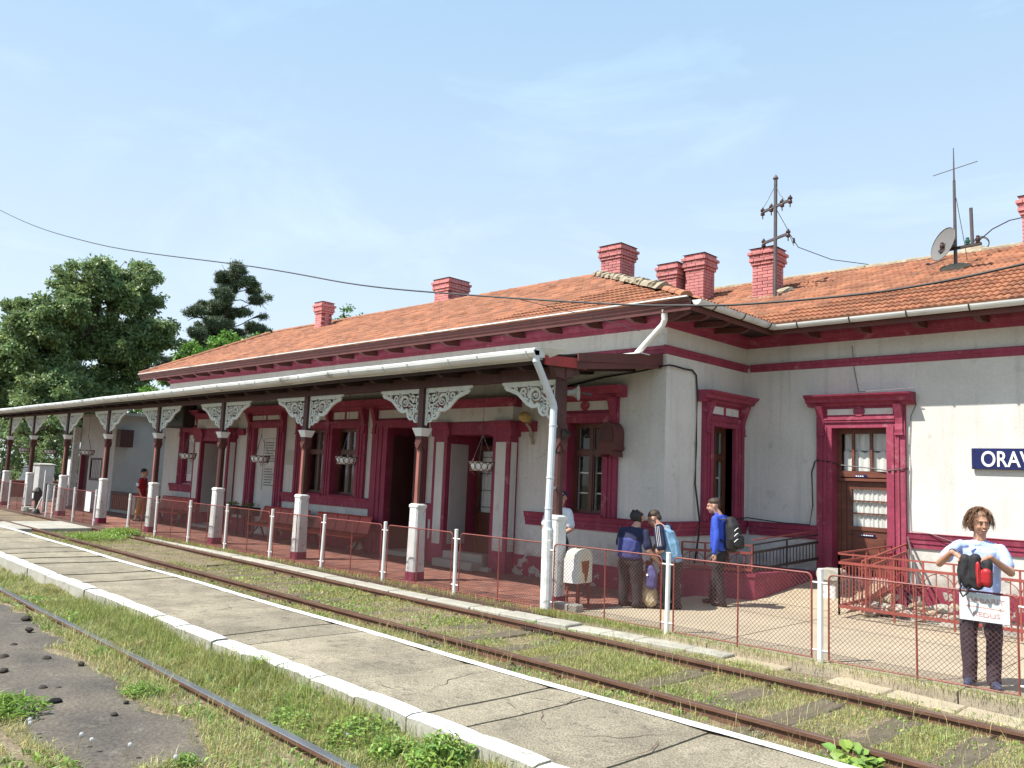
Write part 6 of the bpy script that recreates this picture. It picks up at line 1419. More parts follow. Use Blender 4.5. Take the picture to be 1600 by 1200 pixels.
BUSH=[(-50.1,12.8,2.7,0.96),(-51.1,14.7,2.3,1.14),(-49.9,15.7,1.8,0.85),(-51.9,13.2,0.9,0.7),(-51.2,15.8,3.6,1.17),(-48.9,13.9,3.8,0.89),(-48.9,12.8,3.7,0.87),(-52.0,16.8,2.6,0.75),(-49.5,15.2,0.9,0.49)]
def crown(parent,blobs,per_m3,l,w_,mm,org,flat=1.0,tuft=6,surf=.55,droop=.3,name='crown',nsub=7,srad=(.22,.42)):
    V=[]; n_t=0; out=[]
    for (x,y,z,r) in blobs:
        # sub-clumps give each bough an uneven outline
        for c in range(max(3,int(nsub*r))):
            a=RN.normal(0,1,3); a/=np.linalg.norm(a); rr=r*RN.uniform(.45,1.05); out.append((x+a[0]*rr,y+a[1]*rr,z+a[2]*rr*flat,r*RN.uniform(*srad)))
    Ps=[];As=[]
    for (x,y,z,r) in out:
        n=max(2,int(per_m3*r*r*4)); a=RN.normal(0,1,(n,3)); a/=np.linalg.norm(a,axis=1)[:,None]; q=r*RN.uniform(.35,1.08,(n,1)); c=np.array([x,y,z])+a*q*np.array([1,1,flat*.8])
        Ps.append((np.repeat(c,tuft,0)+RN.normal(0,l*.45,(n*tuft,3)))); As.append(np.repeat(a,tuft,0))
    P=np.concatenate(Ps)-np.array(org); A=np.concatenate(As); n=len(P)
    d=RN.normal(0,1,(n,3))+A*.7; d[:,2]-=droop*1.5; d/=np.linalg.norm(d,axis=1)[:,None]
    s=np.cross(d,RN.normal(0,1,(n,3))); s/=np.linalg.norm(s,axis=1)[:,None]; L_=(l*RN.uniform(.6,1.3,n))[:,None]; W_=(w_*RN.uniform(.6,1.3,n))[:,None]
    v=np.empty((n,4,3)); v[:,0]=P; v[:,1]=P+d*L_*.5+s*W_*.5; v[:,2]=P+d*L_; v[:,3]=P+d*L_*.5-s*W_*.5
    me=bpy.data.meshes.new(name); me.vertices.add(n*4); me.vertices.foreach_set('co',v.ravel()); me.loops.add(n*4); me.loops.foreach_set('vertex_index',np.arange(n*4,dtype=np.int32)); me.polygons.add(n); me.polygons.foreach_set('loop_start',np.arange(0,n*4,4,dtype=np.int32)); me.update(calc_edges=True); me.materials.append(M[mm]); add_tint(me,tuft,.55,1.45,.14)
    return link(name,me,parent,'stuff'),n
def limbs(parent,trunk,blobs,org,r0,m='bark',name='trunk',wob=.25):
    b=MB(); T=[Vector(p)-Vector(org) for p in trunk]; Tc=catmull(T,4); b.tube(Tc,r0,10,r1=r0*.35)
    for (x,y,z,r) in blobs:
        q=Vector((x,y,z))-Vector(org); k=min(range(len(Tc)),key=lambda i:(Tc[i]-q).length+ (2.5 if Tc[i].z>q.z-.3 else 0)); p=Tc[k]; 
        m1=p.lerp(q,.4)+Vector(RN.normal(0,wob,3)); m2=p.lerp(q,.75)+Vector(RN.normal(0,wob,3)); b.tube(catmull([p,m1,m2,q],3),r0*.35*(1-.5*k/len(Tc)),6,r1=.03)
        for _ in range(4):
            e=q+Vector(RN.normal(0,r*.55,3)); b.tube([m2,m2.lerp(e,.5)+Vector(RN.normal(0,.1,3)),e],.045,4,r1=.012)
    return b.obj(name,M[m],parent)
o_=(-55.87,15.57,-.15); t=thing('linden_tree','big dark green broadleaved tree with a whitewashed trunk at the left edge of the photo','tree',o_)
print('big',crown(t,BIG,62,.25,.14,'leafA',o_,.80,6,nsub=14,srad=(.14,.34))[1])
limbs(t,[(-55.87,15.57,-.2),(-55.8,15.82,1.4),(-55.7,16.1,3.2),(-55.3,17.0,6.0),(-55.2,17.8,9),(-55.0,18.6,12.4)],BIG,o_,.34)
b=MB(); b.tube([(0,0,-.1),(.03,.12,.7),(.07,.25,1.55)],.50,12,r1=.36); b.obj('whitewashed_base',M['whitewash'],t)
o_=(-56.2,26.3,-.3); t=thing('pine_tree','tall dark pine with layered open branches behind the left end of the station roof','tree',o_)
print('pine',crown(t,PINE+[(-56,27,13.2,.9),(-56,26.6,11.8,1.1),(-56.1,26.5,10.2,1.3),(-55.6,27.3,14.4,.7),(-56.2,26.5,8.6,1.6),(-56.4,25.2,7.6,1.5),(-56.4,24.0,8.2,.9),(-55.8,29.0,10.6,1.0),(-56.3,28.3,9.6,1.3),(-55.9,27.4,9.0,1.4)],520,.20,.045,'pine',o_,.42,10,droop=-.35,nsub=20,srad=(.14,.30))[1])
limbs(t,[(-56.2,26.3,-.3),(-56.1,26.6,6.6),(-55.8,27.0,11),(-55.5,27.4,13.6),(-55.3,27.6,14.6)],PINE,o_,.17,wob=.15)
o_=(-46.2,21.9,-.3); t=thing('bright_tree','rounded bright green young tree peeping over the left slope of the roof','tree',o_)
print('bri',crown(t,BRI,75,.22,.13,'leafB',o_,.9,8)[1]); limbs(t,[(-46.2,21.9,-.3),(-46.2,21.9,4),(-46,22.2,8)],BRI,o_,.16)
o_=(-41.3,27.6,-.3); t=thing('small_tree','tip of a light green tree showing above the roof ridge between two chimneys','tree',o_)
crown(t,SML,60,.22,.10,'leafB',o_,.9,6); limbs(t,[(-41.3,27.6,-.3),(-41.3,27.6,5),(-41.3,27.7,10.6)],SML,o_,.14)
for k,(sl_,lab) in enumerate(((BUSH[:4],'dense dark bush behind the two farthest veranda columns'),(BUSH[4:],'taller dark bush filling the gap under the veranda beside the annex'))):
    o_=(sl_[0][0],sl_[0][1],-.2); t=thing('bush',lab,'bush',o_); crown(t,sl_,46,.19,.10,'leafA',o_,.9,6,name='foliage'); limbs(t,[o_,(o_[0],o_[1],1.5)],sl_,o_,.08,name='stems')
# far hedge and tree belt behind
def belt(x0,x1,y0,y1,n,h,name,lab,mm,sd):
    rr=random.Random(sd); bl=[]
    for i in range(n):
        f=(i+.5)/n; x=x0+(x1-x0)*f+rr.uniform(-1,1); y=y0+(y1-y0)*f+rr.uniform(-1.5,1.5)
        for k in range(3): bl.append((x+rr.uniform(-1.2,1.2),y+rr.uniform(-1,1),h*(.2+.3*k)*rr.uniform(.8,1.15),rr.uniform(1.2,1.9)))
    o_=((x0+x1)/2,(y0+y1)/2,0); c,_=crown(None,bl,11,.34,.18,mm,o_,.9,6,name=name); c.location=o_; tag(c,lab,'hedge')
belt(-66,-64,2,30,9,7,'tree_belt','far belt of green trees behind the big tree at the left','leafA',3)
belt(-60,-40,34,44,7,6.0,'tree_belt','line of green trees hidden mostly behind the station','leafA',5)
# bank, cabinet, notice board, car
t=thing('low_wall','low red clay coloured wall beyond the far end of the fence','wall',(-45.2,13,0),R(-12))
b=MB(); b.box(-.15,.15,-4.5,3.6,-.6,.70); b.obj('wall_body',M['clay'],t,bev=.03); b=MB(); b.box(-.22,.22,-4.5,3.6,.70,.78); b.obj('coping',M['clay'],t)
t=thing('white_cabinet','large pale grey electrical cabinet beyond the far columns','cabinet',(-41.3,12.15,0),R(14))
b=MB(); b.box(-.38,.38,-.34,.34,.05,1.58); b.obj('cabinet_body',M['wallold'],t,bev=.02); b=MB(); b.prism([(-.42,1.58),(.42,1.58),(.42,1.61),(0,1.66),(-.42,1.61)],lambda x,z:(x,-.38,z),lambda x,z:(x,.38,z)); b.obj('cabinet_roof',M['conc'],t)
b=MB(); b.box(-.35,-.01,-.352,-.34,.12,1.52); b.obj('cabinet_door',M['wallold'],t)
t=thing('notice_stand','narrow glazed notice stand on a post between the far columns and the annex','notice board',(-40,12.9,0))
b=MB(); b.box(-.05,.05,-.03,.03,0,1.9); b.obj('stand_post',M['polegrey'],t); b=MB(); b.box(-.42,.42,-.05,-.03,.75,1.9); b.obj('notice_panel',M['paper'],t); b=MB()
for q in ((-.46,-.42,.7,1.95),(.42,.46,.7,1.95),(-.42,.42,.7,.75),(-.42,.42,1.9,1.95)): b.box(q[0],q[1],-.07,-.02,q[2],q[3])
b.obj('panel_frame',M['polegrey'],t)
t=thing('parked_car','blue grey car parked under the trees at the very left edge of the photo','car',(-61.5,14.2,0),R(70))
b=MB(); prof=[(-2.1,.35),(2.0,.35),(2.1,.6),(2.0,.82),(1.1,.92),(.55,1.38),(-1.0,1.42),(-1.7,1.0),(-2.1,.92)]; b.prism(prof,lambda x,z:(x,-.8,z),lambda x,z:(x,.8,z)); b.obj('body',M['carblue'],t,bev=.05)
b=MB(); b.prism([(1.0,.95),(.52,1.33),(-.95,1.37),(-1.5,1.0)],lambda x,z:(x,-.812,z),lambda x,z:(x,.812,z)); b.obj('side_window',M['glass'],t)
for x in (-1.35,1.3):
    for y in (-.82,.66):
        b=MB(); b.lathe([(0,0),(.31,0),(.31,.16),(0,.16)],(0,0,0),16); me=b.mesh('wheel',M['black']); me.transform(Matrix.Rotation(-math.pi/2,4,'X')); link('wheel',me,t,loc=(x,y,.31))
for x in (.6,-.6): pass
# ================================================================ people
TS=bpy.data.scenes.new('workshop')
def sw(b,pts,n=9,m=6,step=.28):
    """sweep of overlapping ellipsoids; pts: (x,y,z,rx,ry,rz) with local frame world axes, or (x,y,z,r)"""
    P=[(Vector(p[:3]),Vector((p[3],)*3) if len(p)==4 else Vector(p[3:6])) for p in pts]
    for i,(c,r) in enumerate(P): b.ell(c,r,n,m)
    for i in range(len(P)-1):
        (a,ra),(c,rc)=P[i],P[i+1]; d=c-a
        if d.length<1e-4: continue
        d.normalize(); u=d.cross(Vector((0,0,1)));
        if u.length<.05: u=d.cross(Vector((0,1,0)))
        u.normalize(); v=d.cross(u); vs=[]; k=n+1
        for q,r in ((a,ra),(c,rc)):
            for t in range(k):
                w_=u*math.cos(2*math.pi*t/k)+v*math.sin(2*math.pi*t/k); w2=Vector((w_.x*r.x,w_.y*r.y,w_.z*r.z)); vs.append(q+w_*w2.length)
        b.add(vs,[tuple(range(k))[::-1],tuple(range(k,2*k))]+[(t,(t+1)%k,k+(t+1)%k,k+t) for t in range(k)])
    return b
def skinned(b,name,m,parent,vox=.011,smooth=5,wr=0,wscale=14,seed=0):
    me=b.mesh(name,M[m]); o=bpy.data.objects.new('tmp',me); TS.collection.objects.link(o)
    r=o.modifiers.new('r','REMESH'); r.mode='VOXEL'; r.voxel_size=vox; s=o.modifiers.new('s','SMOOTH'); s.iterations=smooth; s.factor=.5
    TS.view_layers[0].update(); dg=TS.view_layers[0].depsgraph; e=o.evaluated_get(dg); m2=bpy.data.meshes.new_from_object(e); bpy.data.objects.remove(o); m2.name=name
    if wr:
        nv=len(m2.vertices); co=np.empty(nv*3,np.float32); m2.vertices.foreach_get('co',co); no=np.array([tuple(v.vector) for v in m2.vertex_normals],np.float32); co=co.reshape(-1,3)
        k=np.array([noise.noise(Vector((q[0]*wscale+seed,q[1]*wscale,q[2]*wscale*.55)))+.5*noise.noise(Vector((q[0]*wscale*2.3,q[1]*wscale*2.3+seed,q[2]*wscale*1.2))) for q in co.tolist()],np.float32)
        m2.vertices.foreach_set('co',(co+no*(wr*k)[:,None]).ravel())
    m2.materials.clear(); m2.materials.append(M[m]); m2.polygons.foreach_set('use_smooth',[True]*len(m2.polygons)); m2.update()
    return link(name,m2,parent)
def HM(f,c):
    f=Vector(f).normalized(); c=Vector(c); c=(c-f*c.dot(f)).normalized(); y=-c; z=-f; x=y.cross(z)
    return Matrix((x,y,z)).transposed()
class Person:
    """all joints are given relative to the feet point; yaw: direction the chest faces (world frame)"""
    def __init__(s,label,base,group=None): s.o=thing('person',label,'person',base,group=group); s.b=Vector(base)
    def loc(s,p): return Vector(p)
def frame(yaw,pitch=0,roll=0):
    """axes: left, back, up for something facing direction yaw (0 = towards -Y)"""
    return Matrix.Rotation(yaw,3,'Z')@Matrix.Rotation(roll,3,'Y')@Matrix.Rotation(pitch,3,'X')
def head(b,c,Fm,s=1.0):
    """skull, jaw, nose, ears; local x = left, -y = forward"""
    g=lambda x,y,z:Vector(c)+Fm@(Vector((x,y,z))*s)
    def E(x,y,z,rx,ry,rz): b.ell(g(x,y,z),(rx*s,ry*s,rz*s),12,9,rot=Fm)
    E(0,.012,.035,.077,.096,.088); E(0,-.02,-.035,.062,.072,.075); E(0,-.045,-.085,.038,.036,.026); E(0,-.088,-.012,.014,.018,.030); E(0,-.100,-.028,.016,.014,.012)
    E(0,-.078,.028,.045,.018,.012); E(.034,-.062,-.032,.024,.022,.022); E(-.034,-.062,-.032,.024,.022,.022); E(0,-.078,-.062,.026,.014,.012)
    for q in (-1,1): E(q*.080,.012,-.005,.010,.020,.032)
    return g
def face(parent,c,Fm,s=1.0,smile=True):
    g=lambda x,y,z:Vector(c)+Fm@(Vector((x,y,z))*s)
    for q in (-1,1):
        b=MB(); b.ell(g(q*.031,-.0815,.010),(.0125*s,.008*s,.006*s),10,6,rot=Fm); b.obj('eye',M['eyew'],parent)
        b=MB(); b.ell(g(q*.031,-.089,.010),(.006*s,.003*s,.006*s),8,5,rot=Fm); b.obj('iris',M['dark'],parent)
        b=MB(); b.tube([g(q*.014,-.094,.026),g(q*.032,-.093,.031),g(q*.050,-.083,.024)],.0045*s,5); b.obj('eyebrow',M['hairb'],parent)
    b=MB(); b.tube([g(-.026,-.083,-.052),g(-.012,-.092,-.061),g(.012,-.092,-.061),g(.026,-.083,-.052)],.0055*s,6); b.obj('lips',M['lip'],parent)
    if smile:
        b=MB(); b.tube([g(-.018,-.0885,-.0555),g(0,-.0945,-.058),g(.018,-.0885,-.0555)],.0035*s,5); b.obj('teeth',M['tooth'],parent)
def hand(b,w,Fm,curl=.6,s=1.0,thumb=1):
    """palm hangs along local -z from wrist w; fingers curl towards local -y; thumb side = +x*thumb"""
    g=lambda x,y,z:Vector(w)+Fm@(Vector((x,y,z))*s)
    sw(b,[(*g(0,0,.01),.024*s,.018*s,.02*s),(*g(0,0,-.035),.036*s,.016*s,.02*s),(*g(0,-.002,-.078),.038*s,.015*s,.018*s)],8,6)
    for i,(x,L_) in enumerate(((.029,.070),(.0095,.080),(-.0105,.074),(-.029,.058))):
        p=g(x*thumb,0,-.082); a=0; seg=[(*p,.0092*s)]; y=0;z=-.082
        for k,f in enumerate((.45,.32,.23)):
            a+=curl*(.75,1.0,.8)[k]; y-=L_*f*math.sin(a); z-=L_*f*math.cos(a); seg.append((*g(x*thumb*(1+.12*k),y,z),(.0088,.0080,.0070)[k]*s))
        sw(b,seg,7,5)
    sw(b,[(*g(.030*thumb,-.004,-.022),.0115*s),(*g(.050*thumb,-.018,-.048),.0105*s),(*g(.052*thumb,-.034,-.072),.0090*s),(*g(.044*thumb,-.048,-.088),.0078*s)],7,5)
def arm_(b,sh,el,wr,r=(.047,.038,.027),s=1.0): sw(b,[(*sh,r[0]),(*Vector(sh).lerp(Vector(el),.5),r[0]*.95),(*el,r[1]),(*Vector(el).lerp(Vector(wr),.35),r[1]*.98),(*wr,r[2])])
def shoe_(parent,ank,yaw,m='kshoe',L_=.27):
    b=MB(); d=Vector((math.sin(yaw),-math.cos(yaw),0)); c=Vector(ank)
    sw(b,[(c.x-d.x*.05,c.y-d.y*.05,.045,.042),(c.x+d.x*.02,c.y+d.y*.02,.050,.045),(c.x+d.x*.09,c.y+d.y*.09,.040,.042),(c.x+d.x*.15,c.y+d.y*.15,.034,.035)])
    for i,v in enumerate(b.v): b.v[i]=(v[0],v[1],max(v[2],.004))
    return skinned(b,'shoe',m,parent,.009,3)
def legs_(parent,pel,hips,knees,anks,m,wr=.008,r=(.098,.072,.058),seed=0,low=None):
    b=MB(); sw(b,[(*Vector(hips[0]),r[0]*1.02),(*Vector(pel),r[0]*1.15,r[0]*1.05,r[0]),(*Vector(hips[1]),r[0]*1.02)])
    for h,k,a in zip(hips,knees,anks): sw(b,[(*h,r[0]),(*Vector(h).lerp(Vector(k),.5),(r[0]+r[1])/2*1.0),(*k,r[1]),(*Vector(k).lerp(Vector(a),.45),r[1]*.97),(a[0],a[1],a[2]+.02,r[2]),(a[0],a[1],a[2]-.01,r[2]*1.08)])
    return skinned(b,'trousers',m,parent,.012,4,wr,13,seed)
# ---- 1: man with wavy hair behind the fence
B1=Vector((-2.49,9.42,0)); p=Person('smiling man with wavy brown hair in a pale blue shirt behind the fence',B1); O1=p.o
def r1(x,y,z): return Vector((x,y,z))-B1
F1=frame(R(15)); HF=frame(R(38),R(4),R(-4))
shR_,shL_=r1(-2.655,9.37,1.415),r1(-2.300,9.45,1.395); elR_,elL_=r1(-2.815,9.25,1.185),r1(-2.190,9.33,1.150); wrR_,wrL_=r1(-2.625,9.02,1.325),r1(-2.300,9.05,1.305)
hc=r1(-2.475,9.40,1.612); b=MB(); head(b,hc,HF,1.06)
sw(b,[(*(hc+Vector((0,.02,-.04))),.055),(*r1(-2.485,9.42,1.44),.060),(*r1(-2.485,9.43,1.36),.09,.07,.06)]); sw(b,[(*r1(-2.485,9.43,1.32),.13,.08,.08),(*r1(-2.49,9.43,1.0),.12,.08,.1),(*r1(-2.49,9.43,.90),.12,.08,.08)])
arm_(b,shR_+Vector((0,0,-.02)),elR_,wrR_,(.040,.038,.027)); arm_(b,shL_+Vector((0,0,-.02)),elL_,wrL_,(.040,.038,.027))
hand(b,wrR_,HM((.86,-.10,-.46),(-.45,.25,-.84)),1.0,1.0,-1)
hand(b,wrL_,HM((-.86,-.12,-.44),(.43,.28,-.84)),1.0,1.0,1)
skinned(b,'body','tanskin',O1,.0075,4); face(O1,hc,HF,1.06)
b=MB(); g=lambda x,y,z:hc+HF@Vector((x,y,z))
rr=random.Random(5)
for (x,y,z,rx,ry,rz) in ((0,.014,.070,.086,.096,.062),(0,.035,.055,.086,.088,.075),(.065,.05,-.01,.030,.050,.075),(-.065,.05,-.01,.030,.050,.075),(0,.08,-.02,.065,.035,.09)): b.ell(g(x,y,z),(rx,ry,rz),12,8,rot=HF)
skinned(b,'hair_base','hairb',O1,.0065,3,.004,60)
b=MB()
for i in range(1500):
    a=rr.uniform(-2.6,2.6); e=rr.uniform(-.2,1.45); st=Vector((math.sin(a)*math.cos(e)*.088,math.cos(a)*math.cos(e)*.102+.014,math.sin(e)*.094+.045))
    if abs(a)>1.95 and e<.55: continue
    out=Vector((st.x*1.2,st.y*.8,.02)).normalized(); L_=rr.uniform(.06,.15)*(1.0 if e<.9 else .8); cl=int(a*7)+int(e*5)*17; r3_=random.Random(cl); ph=r3_.uniform(0,6.3)+rr.uniform(-.4,.4); lat=(1.0 if r3_.random()<.75 else 1.7); pts=[]
    for k in range(8):
        q=k/7; pts.append(g(*(st+Vector((out.x*L_*q*.34*lat+math.sin(ph+q*8)*.021*q+.010*q,out.y*L_*q*.36+math.cos(ph+q*7)*.020*q,.040*math.sin(q*3.0)-L_*q*q*.85)))))
    b.tube(pts,.0030,3,cap=False,r1=.0012)
b.obj('hair',M['hairb'],O1)
b=MB(); sw(b,[(*r1(-2.645,9.38,1.375),.050,.055,.045),(*r1(-2.485,9.42,1.405),.09,.075,.045),(*r1(-2.315,9.45,1.36),.050,.055,.045)])
sw(b,[(*r1(-2.485,9.43,1.34),.185,.105,.06),(*r1(-2.485,9.43,1.22),.190,.122,.1),(*r1(-2.49,9.43,1.05),.185,.122,.1),(*r1(-2.49,9.43,.90),.178,.118,.06)])
for sh,el in ((shR_,elR_),(shL_,elL_)):
    e=sh.lerp(el,.68); sw(b,[(*(sh+Vector((0,0,-.03))),.052),(*sh.lerp(el,.35),.055),(*e,.062)])
skinned(b,'shirt','shirtA',O1,.009,4,.010,15,3)
b=MB()
for q in (-1,1):
    c0=r1(-2.485,9.33,1.40)+F1@Vector((q*.012,-.01,-.035)); c1=r1(-2.485,9.42,1.44)+F1@Vector((q*.070,-.015,.0)); c2=r1(-2.485,9.42,1.44)+F1@Vector((q*.05,.06,.01)); d0=c0+F1@Vector((q*.045,-.012,-.03)); d1=c1+F1@Vector((q*.03,-.02,-.03))
    b.add([c0,c1,d1,d0],[(0,1,2,3)]); b.add([c1,c2,c2+Vector((q*.02,0,-.03)),d1],[(0,1,2,3)])
b.obj('collar',M['shirtA'],O1)
legs_(O1,r1(-2.49,9.43,.90),[r1(-2.58,9.42,.86),r1(-2.40,9.44,.86)],[r1(-2.60,9.40,.46),r1(-2.375,9.42,.46)],[r1(-2.60,9.42,.09),r1(-2.385,9.42,.09)],'trou',.010,(.105,.078,.068),4)
shoe_(O1,r1(-2.60,9.42,.05),R(5),'shoe'); shoe_(O1,r1(-2.385,9.42,.05),R(32),'shoe')
b=MB(); b.tube([wrR_+Vector((.0,-.03,0))*0+Vector((.030*math.cos(q),.0,.030*math.sin(q))) for q in np.linspace(0,6.28,12)],.006,5); b.obj('bracelet',M['bag'],O1)
t=thing('shoulder_bag','black shoulder bag with a red side pocket held over the fence','bag',(-2.42,9.02,1.0))
b=MB(); sw(b,[(-.09,0,.27,.05,.05,.05),(-.10,0,.10,.055,.06,.06),(-.07,0,.03,.05,.055,.05)]); sw(b,[(0,.0,.29,.05,.05,.04),(0,0,.10,.07,.065,.07),(.01,0,.02,.06,.055,.04)]); sw(b,[(.10,.01,.24,.05,.045,.04),(.10,0,.06,.05,.05,.05)]); skinned(b,'bag_body','bag',t,.008,4,.005,18)
b=MB(); sw(b,[(.035,-.055,.22,.022,.02,.04),(.045,-.062,.06,.026,.022,.05)]); sw(b,[(.105,-.04,.17,.045,.03,.03),(.105,-.045,.06,.045,.03,.04)]); skinned(b,'red_pocket','bagred',t,.006,3,.002)
b=MB(); b.tube([(.04,-.082,.20),(.045,-.088,.05)],.005,5); b.obj('zip',M['bench'],t); b=MB(); b.tube([(-.12,-.03,.02),(-.13,-.05,-.04),(-.10,-.06,-.09),(-.06,-.055,-.05),(-.05,-.05,.01)],.010,5); b.tube([(-.13,0,.3),(-.15,-.02,.15),(-.13,-.04,.02)],.012,5); b.obj('strap',M['bag'],t)
# ---- 2: person in navy T-shirt, seen from behind, stooping
B2=Vector((-7.58,10.50,0)); p=Person('black haired person in a two tone navy T-shirt seen from behind, stooping',B2); O2=p.o
def r2_(x,y,z): return Vector((x,y,z))-B2
HF=frame(R(165),R(-38),R(8)); hc=r2_(-7.52,10.60,1.36)
b=MB(); head(b,hc,HF,1.0); sw(b,[(*hc,.055),(*r2_(-7.51,10.55,1.24),.06),(*r2_(-7.53,10.52,1.12),.13,.09,.07),(*r2_(-7.56,10.5,.8),.13,.09,.1)])
sA,sB=r2_(-7.74,10.50,1.13),r2_(-7.33,10.52,1.12)
arm_(b,sA,r2_(-7.80,10.50,.88),r2_(-7.60,10.78,.72),(.052,.042,.028)); arm_(b,sB,r2_(-7.265,10.52,.87),r2_(-7.20,10.70,.70),(.052,.042,.028))
hand(b,r2_(-7.20,10.70,.70),frame(R(150),R(-25)),.9,1,-1); hand(b,r2_(-7.60,10.78,.72),frame(R(150),R(-25)),.9,1,1)
skinned(b,'body','skin',O2,.009,4)
b=MB(); b.ell(hc+HF@Vector((0,.028,.030)),(.094,.098,.095),12,9,rot=HF); b.ell(hc+HF@Vector((0,.06,-.03)),(.075,.055,.06),10,7,rot=HF)
for i in range(46): 
    a=rr.uniform(-2.4,2.4);e=rr.uniform(-.3,1.4); b.ell(hc+HF@Vector((math.sin(a)*math.cos(e)*.09,math.cos(a)*math.cos(e)*.10+.02,math.sin(e)*.095+.03)),(.018,.018,.018),6,4)
skinned(b,'hair','hairk',O2,.008,2,.004,30)
b=MB(); sw(b,[(*r2_(-7.70,10.50,1.13),.065),(*r2_(-7.53,10.52,1.16),.12,.10,.06),(*r2_(-7.36,10.51,1.12),.065)]); sw(b,[(*r2_(-7.54,10.50,1.10),.20,.12,.07),(*r2_(-7.56,10.47,.97),.195,.13,.09)])
for s_,e_ in ((sA,r2_(-7.80,10.50,.88)),(sB,r2_(-7.265,10.52,.87))): sw(b,[(*s_,.066),(*s_.lerp(e_,.72),.072)])
skinned(b,'shirt_yoke','navy',O2,.011,4,.007,12,5)
b=MB(); sw(b,[(*r2_(-7.555,10.462,1.02),.192,.128,.05),(*r2_(-7.57,10.455,.88),.205,.14,.08),(*r2_(-7.58,10.46,.76),.215,.145,.06)]); skinned(b,'shirt_body','navy2',O2,.011,4,.008,11,6)
legs_(O2,r2_(-7.57,10.46,.72),[r2_(-7.67,10.46,.68),r2_(-7.47,10.48,.68)],[r2_(-7.68,10.50,.38),r2_(-7.47,10.52,.38)],[r2_(-7.70,10.50,.09),r2_(-7.46,10.52,.09)],'ktrou',.010,(.115,.085,.072),8)
shoe_(O2,r2_(-7.70,10.50,.05),R(170)); shoe_(O2,r2_(-7.46,10.52,.05),R(150))
# ---- 3: man in light blue jersey with navy sleeves, bending
B3=Vector((-7.12,10.88,0)); p=Person('stout man in a light blue jersey with striped navy sleeves bending over the bags',B3); O3=p.o
def r3(x,y,z): return Vector((x,y,z))-B3
HF=frame(R(-72),R(28),0); hc=r3(-7.385,10.82,1.335)
b=MB(); head(b,hc,HF,1.04); sw(b,[(*(hc+Vector((.03,.01,-.02))),.06),(*r3(-7.32,10.84,1.24),.068),(*r3(-7.22,10.86,1.12),.12,.12,.09),(*r3(-7.14,10.88,.85),.13,.13,.1)])
sA,sB=r3(-7.20,10.68,1.17),r3(-7.27,11.03,1.17)
arm_(b,sA,r3(-7.10,10.62,.90),r3(-7.33,10.66,.80),(.058,.048,.030)); arm_(b,sB,r3(-7.42,11.02,.95),r3(-7.47,10.84,.80),(.058,.046,.030))
hand(b,r3(-7.33,10.66,.80),frame(R(-60),R(60)),.8,1.05,-1); hand(b,r3(-7.47,10.84,.80),frame(R(-40),R(40)),.8,1.05,1)
skinned(b,'body','skin',O3,.009,4); face(O3,hc,HF,1.04,False)
b=MB(); b.ell(hc+HF@Vector((0,.026,.060)),(.088,.100,.075),12,9,rot=HF); b.ell(hc+HF@Vector((0,.085,.0)),(.066,.035,.065),10,7,rot=HF); skinned(b,'hair','hairs',O3,.008,2,.004,35)
b=MB(); sw(b,[(*r3(-7.25,10.76,1.19),.085,.07,.06),(*r3(-7.27,10.98,1.19),.085,.07,.06)]); sw(b,[(*r3(-7.22,10.86,1.13),.145,.18,.08),(*r3(-7.17,10.87,.95),.185,.19,.1),(*r3(-7.12,10.88,.80),.185,.19,.08),(*r3(-7.10,10.88,.74),.175,.185,.05)]); skinned(b,'jersey','sky',O3,.011,4,.007,11,12)
b=MB()
for s_,e_ in ((sA,r3(-7.10,10.62,.90)),(sB,r3(-7.42,11.02,.95))): sw(b,[(*(s_+Vector((.0,.02 if s_ is sA else -.02,.035))),.070),(*s_,.080),(*s_.lerp(e_,.85),.082)])
skinned(b,'sleeves','navy',O3,.010,4,.005,13,13)
b=MB()
e_=r3(-7.10,10.62,.90)
for k in (-1,0,1):
    P_=[]
    for q in np.linspace(0,1,7):
        c=(sA+Vector((.0,0,.06))).lerp(sA.lerp(e_,.85),q); d=Vector((.25,-.96,.12)).normalized(); s2=Vector((.95,.28,.15))*k*.026; P_.append(c+d*.083+s2)
    b.tube(P_,.0036,5)
b.obj('sleeve_stripe',M['white'],O3)
legs_(O3,r3(-7.10,10.88,.72),[r3(-7.12,10.80,.68),r3(-7.10,10.97,.68)],[r3(-7.13,10.79,.38),r3(-7.10,10.97,.38)],[r3(-7.14,10.80,.09),r3(-7.06,10.98,.09)],'ktrou',.008,(.12,.088,.068),18)
shoe_(O3,r3(-7.14,10.80,.05),R(-70)); shoe_(O3,r3(-7.06,10.98,.05),R(-60))
# bags between them
t=thing('checked_sack','full cream checked sack standing between the stooping pair','sack',(-7.40,10.72,0))
b=MB(); sw(b,[(0,0,.10,.17,.13,.10),(-.01,0,.25,.155,.12,.12),(0,0,.42,.10,.09,.1),(.01,0,.58,.045,.045,.05)]); skinned(b,'sack_body','sack',t,.011,3,.016,9,2)
b=MB(); sw(b,[(.01,0,.56,.05,.05,.03),(.02,0,.63,.07,.06,.03),(.0,-.02,.68,.05,.04,.03)]); skinned(b,'sack_neck','orange',t,.009,2,.012,20)
t=thing('sports_bag','blue sports bag with a white badge hanging in front of the checked sack','bag',(-7.27,10.62,.30))
b=MB(); sw(b,[(0,0,.05,.095,.07,.06),(0,0,.18,.10,.07,.08),(-.02,0,.30,.07,.055,.05)]); skinned(b,'bag_body','bagblue',t,.010,3,.010,12)
b=MB(); b.lathe([(0,0),(.018,0),(.018,.004),(0,.004)],(0,0,0),10); me=b.mesh('badge',M['letter']); me.transform(Matrix.Rotation(math.pi/2,4,'X')); link('badge',me,t,loc=(-.02,-.083,.21))
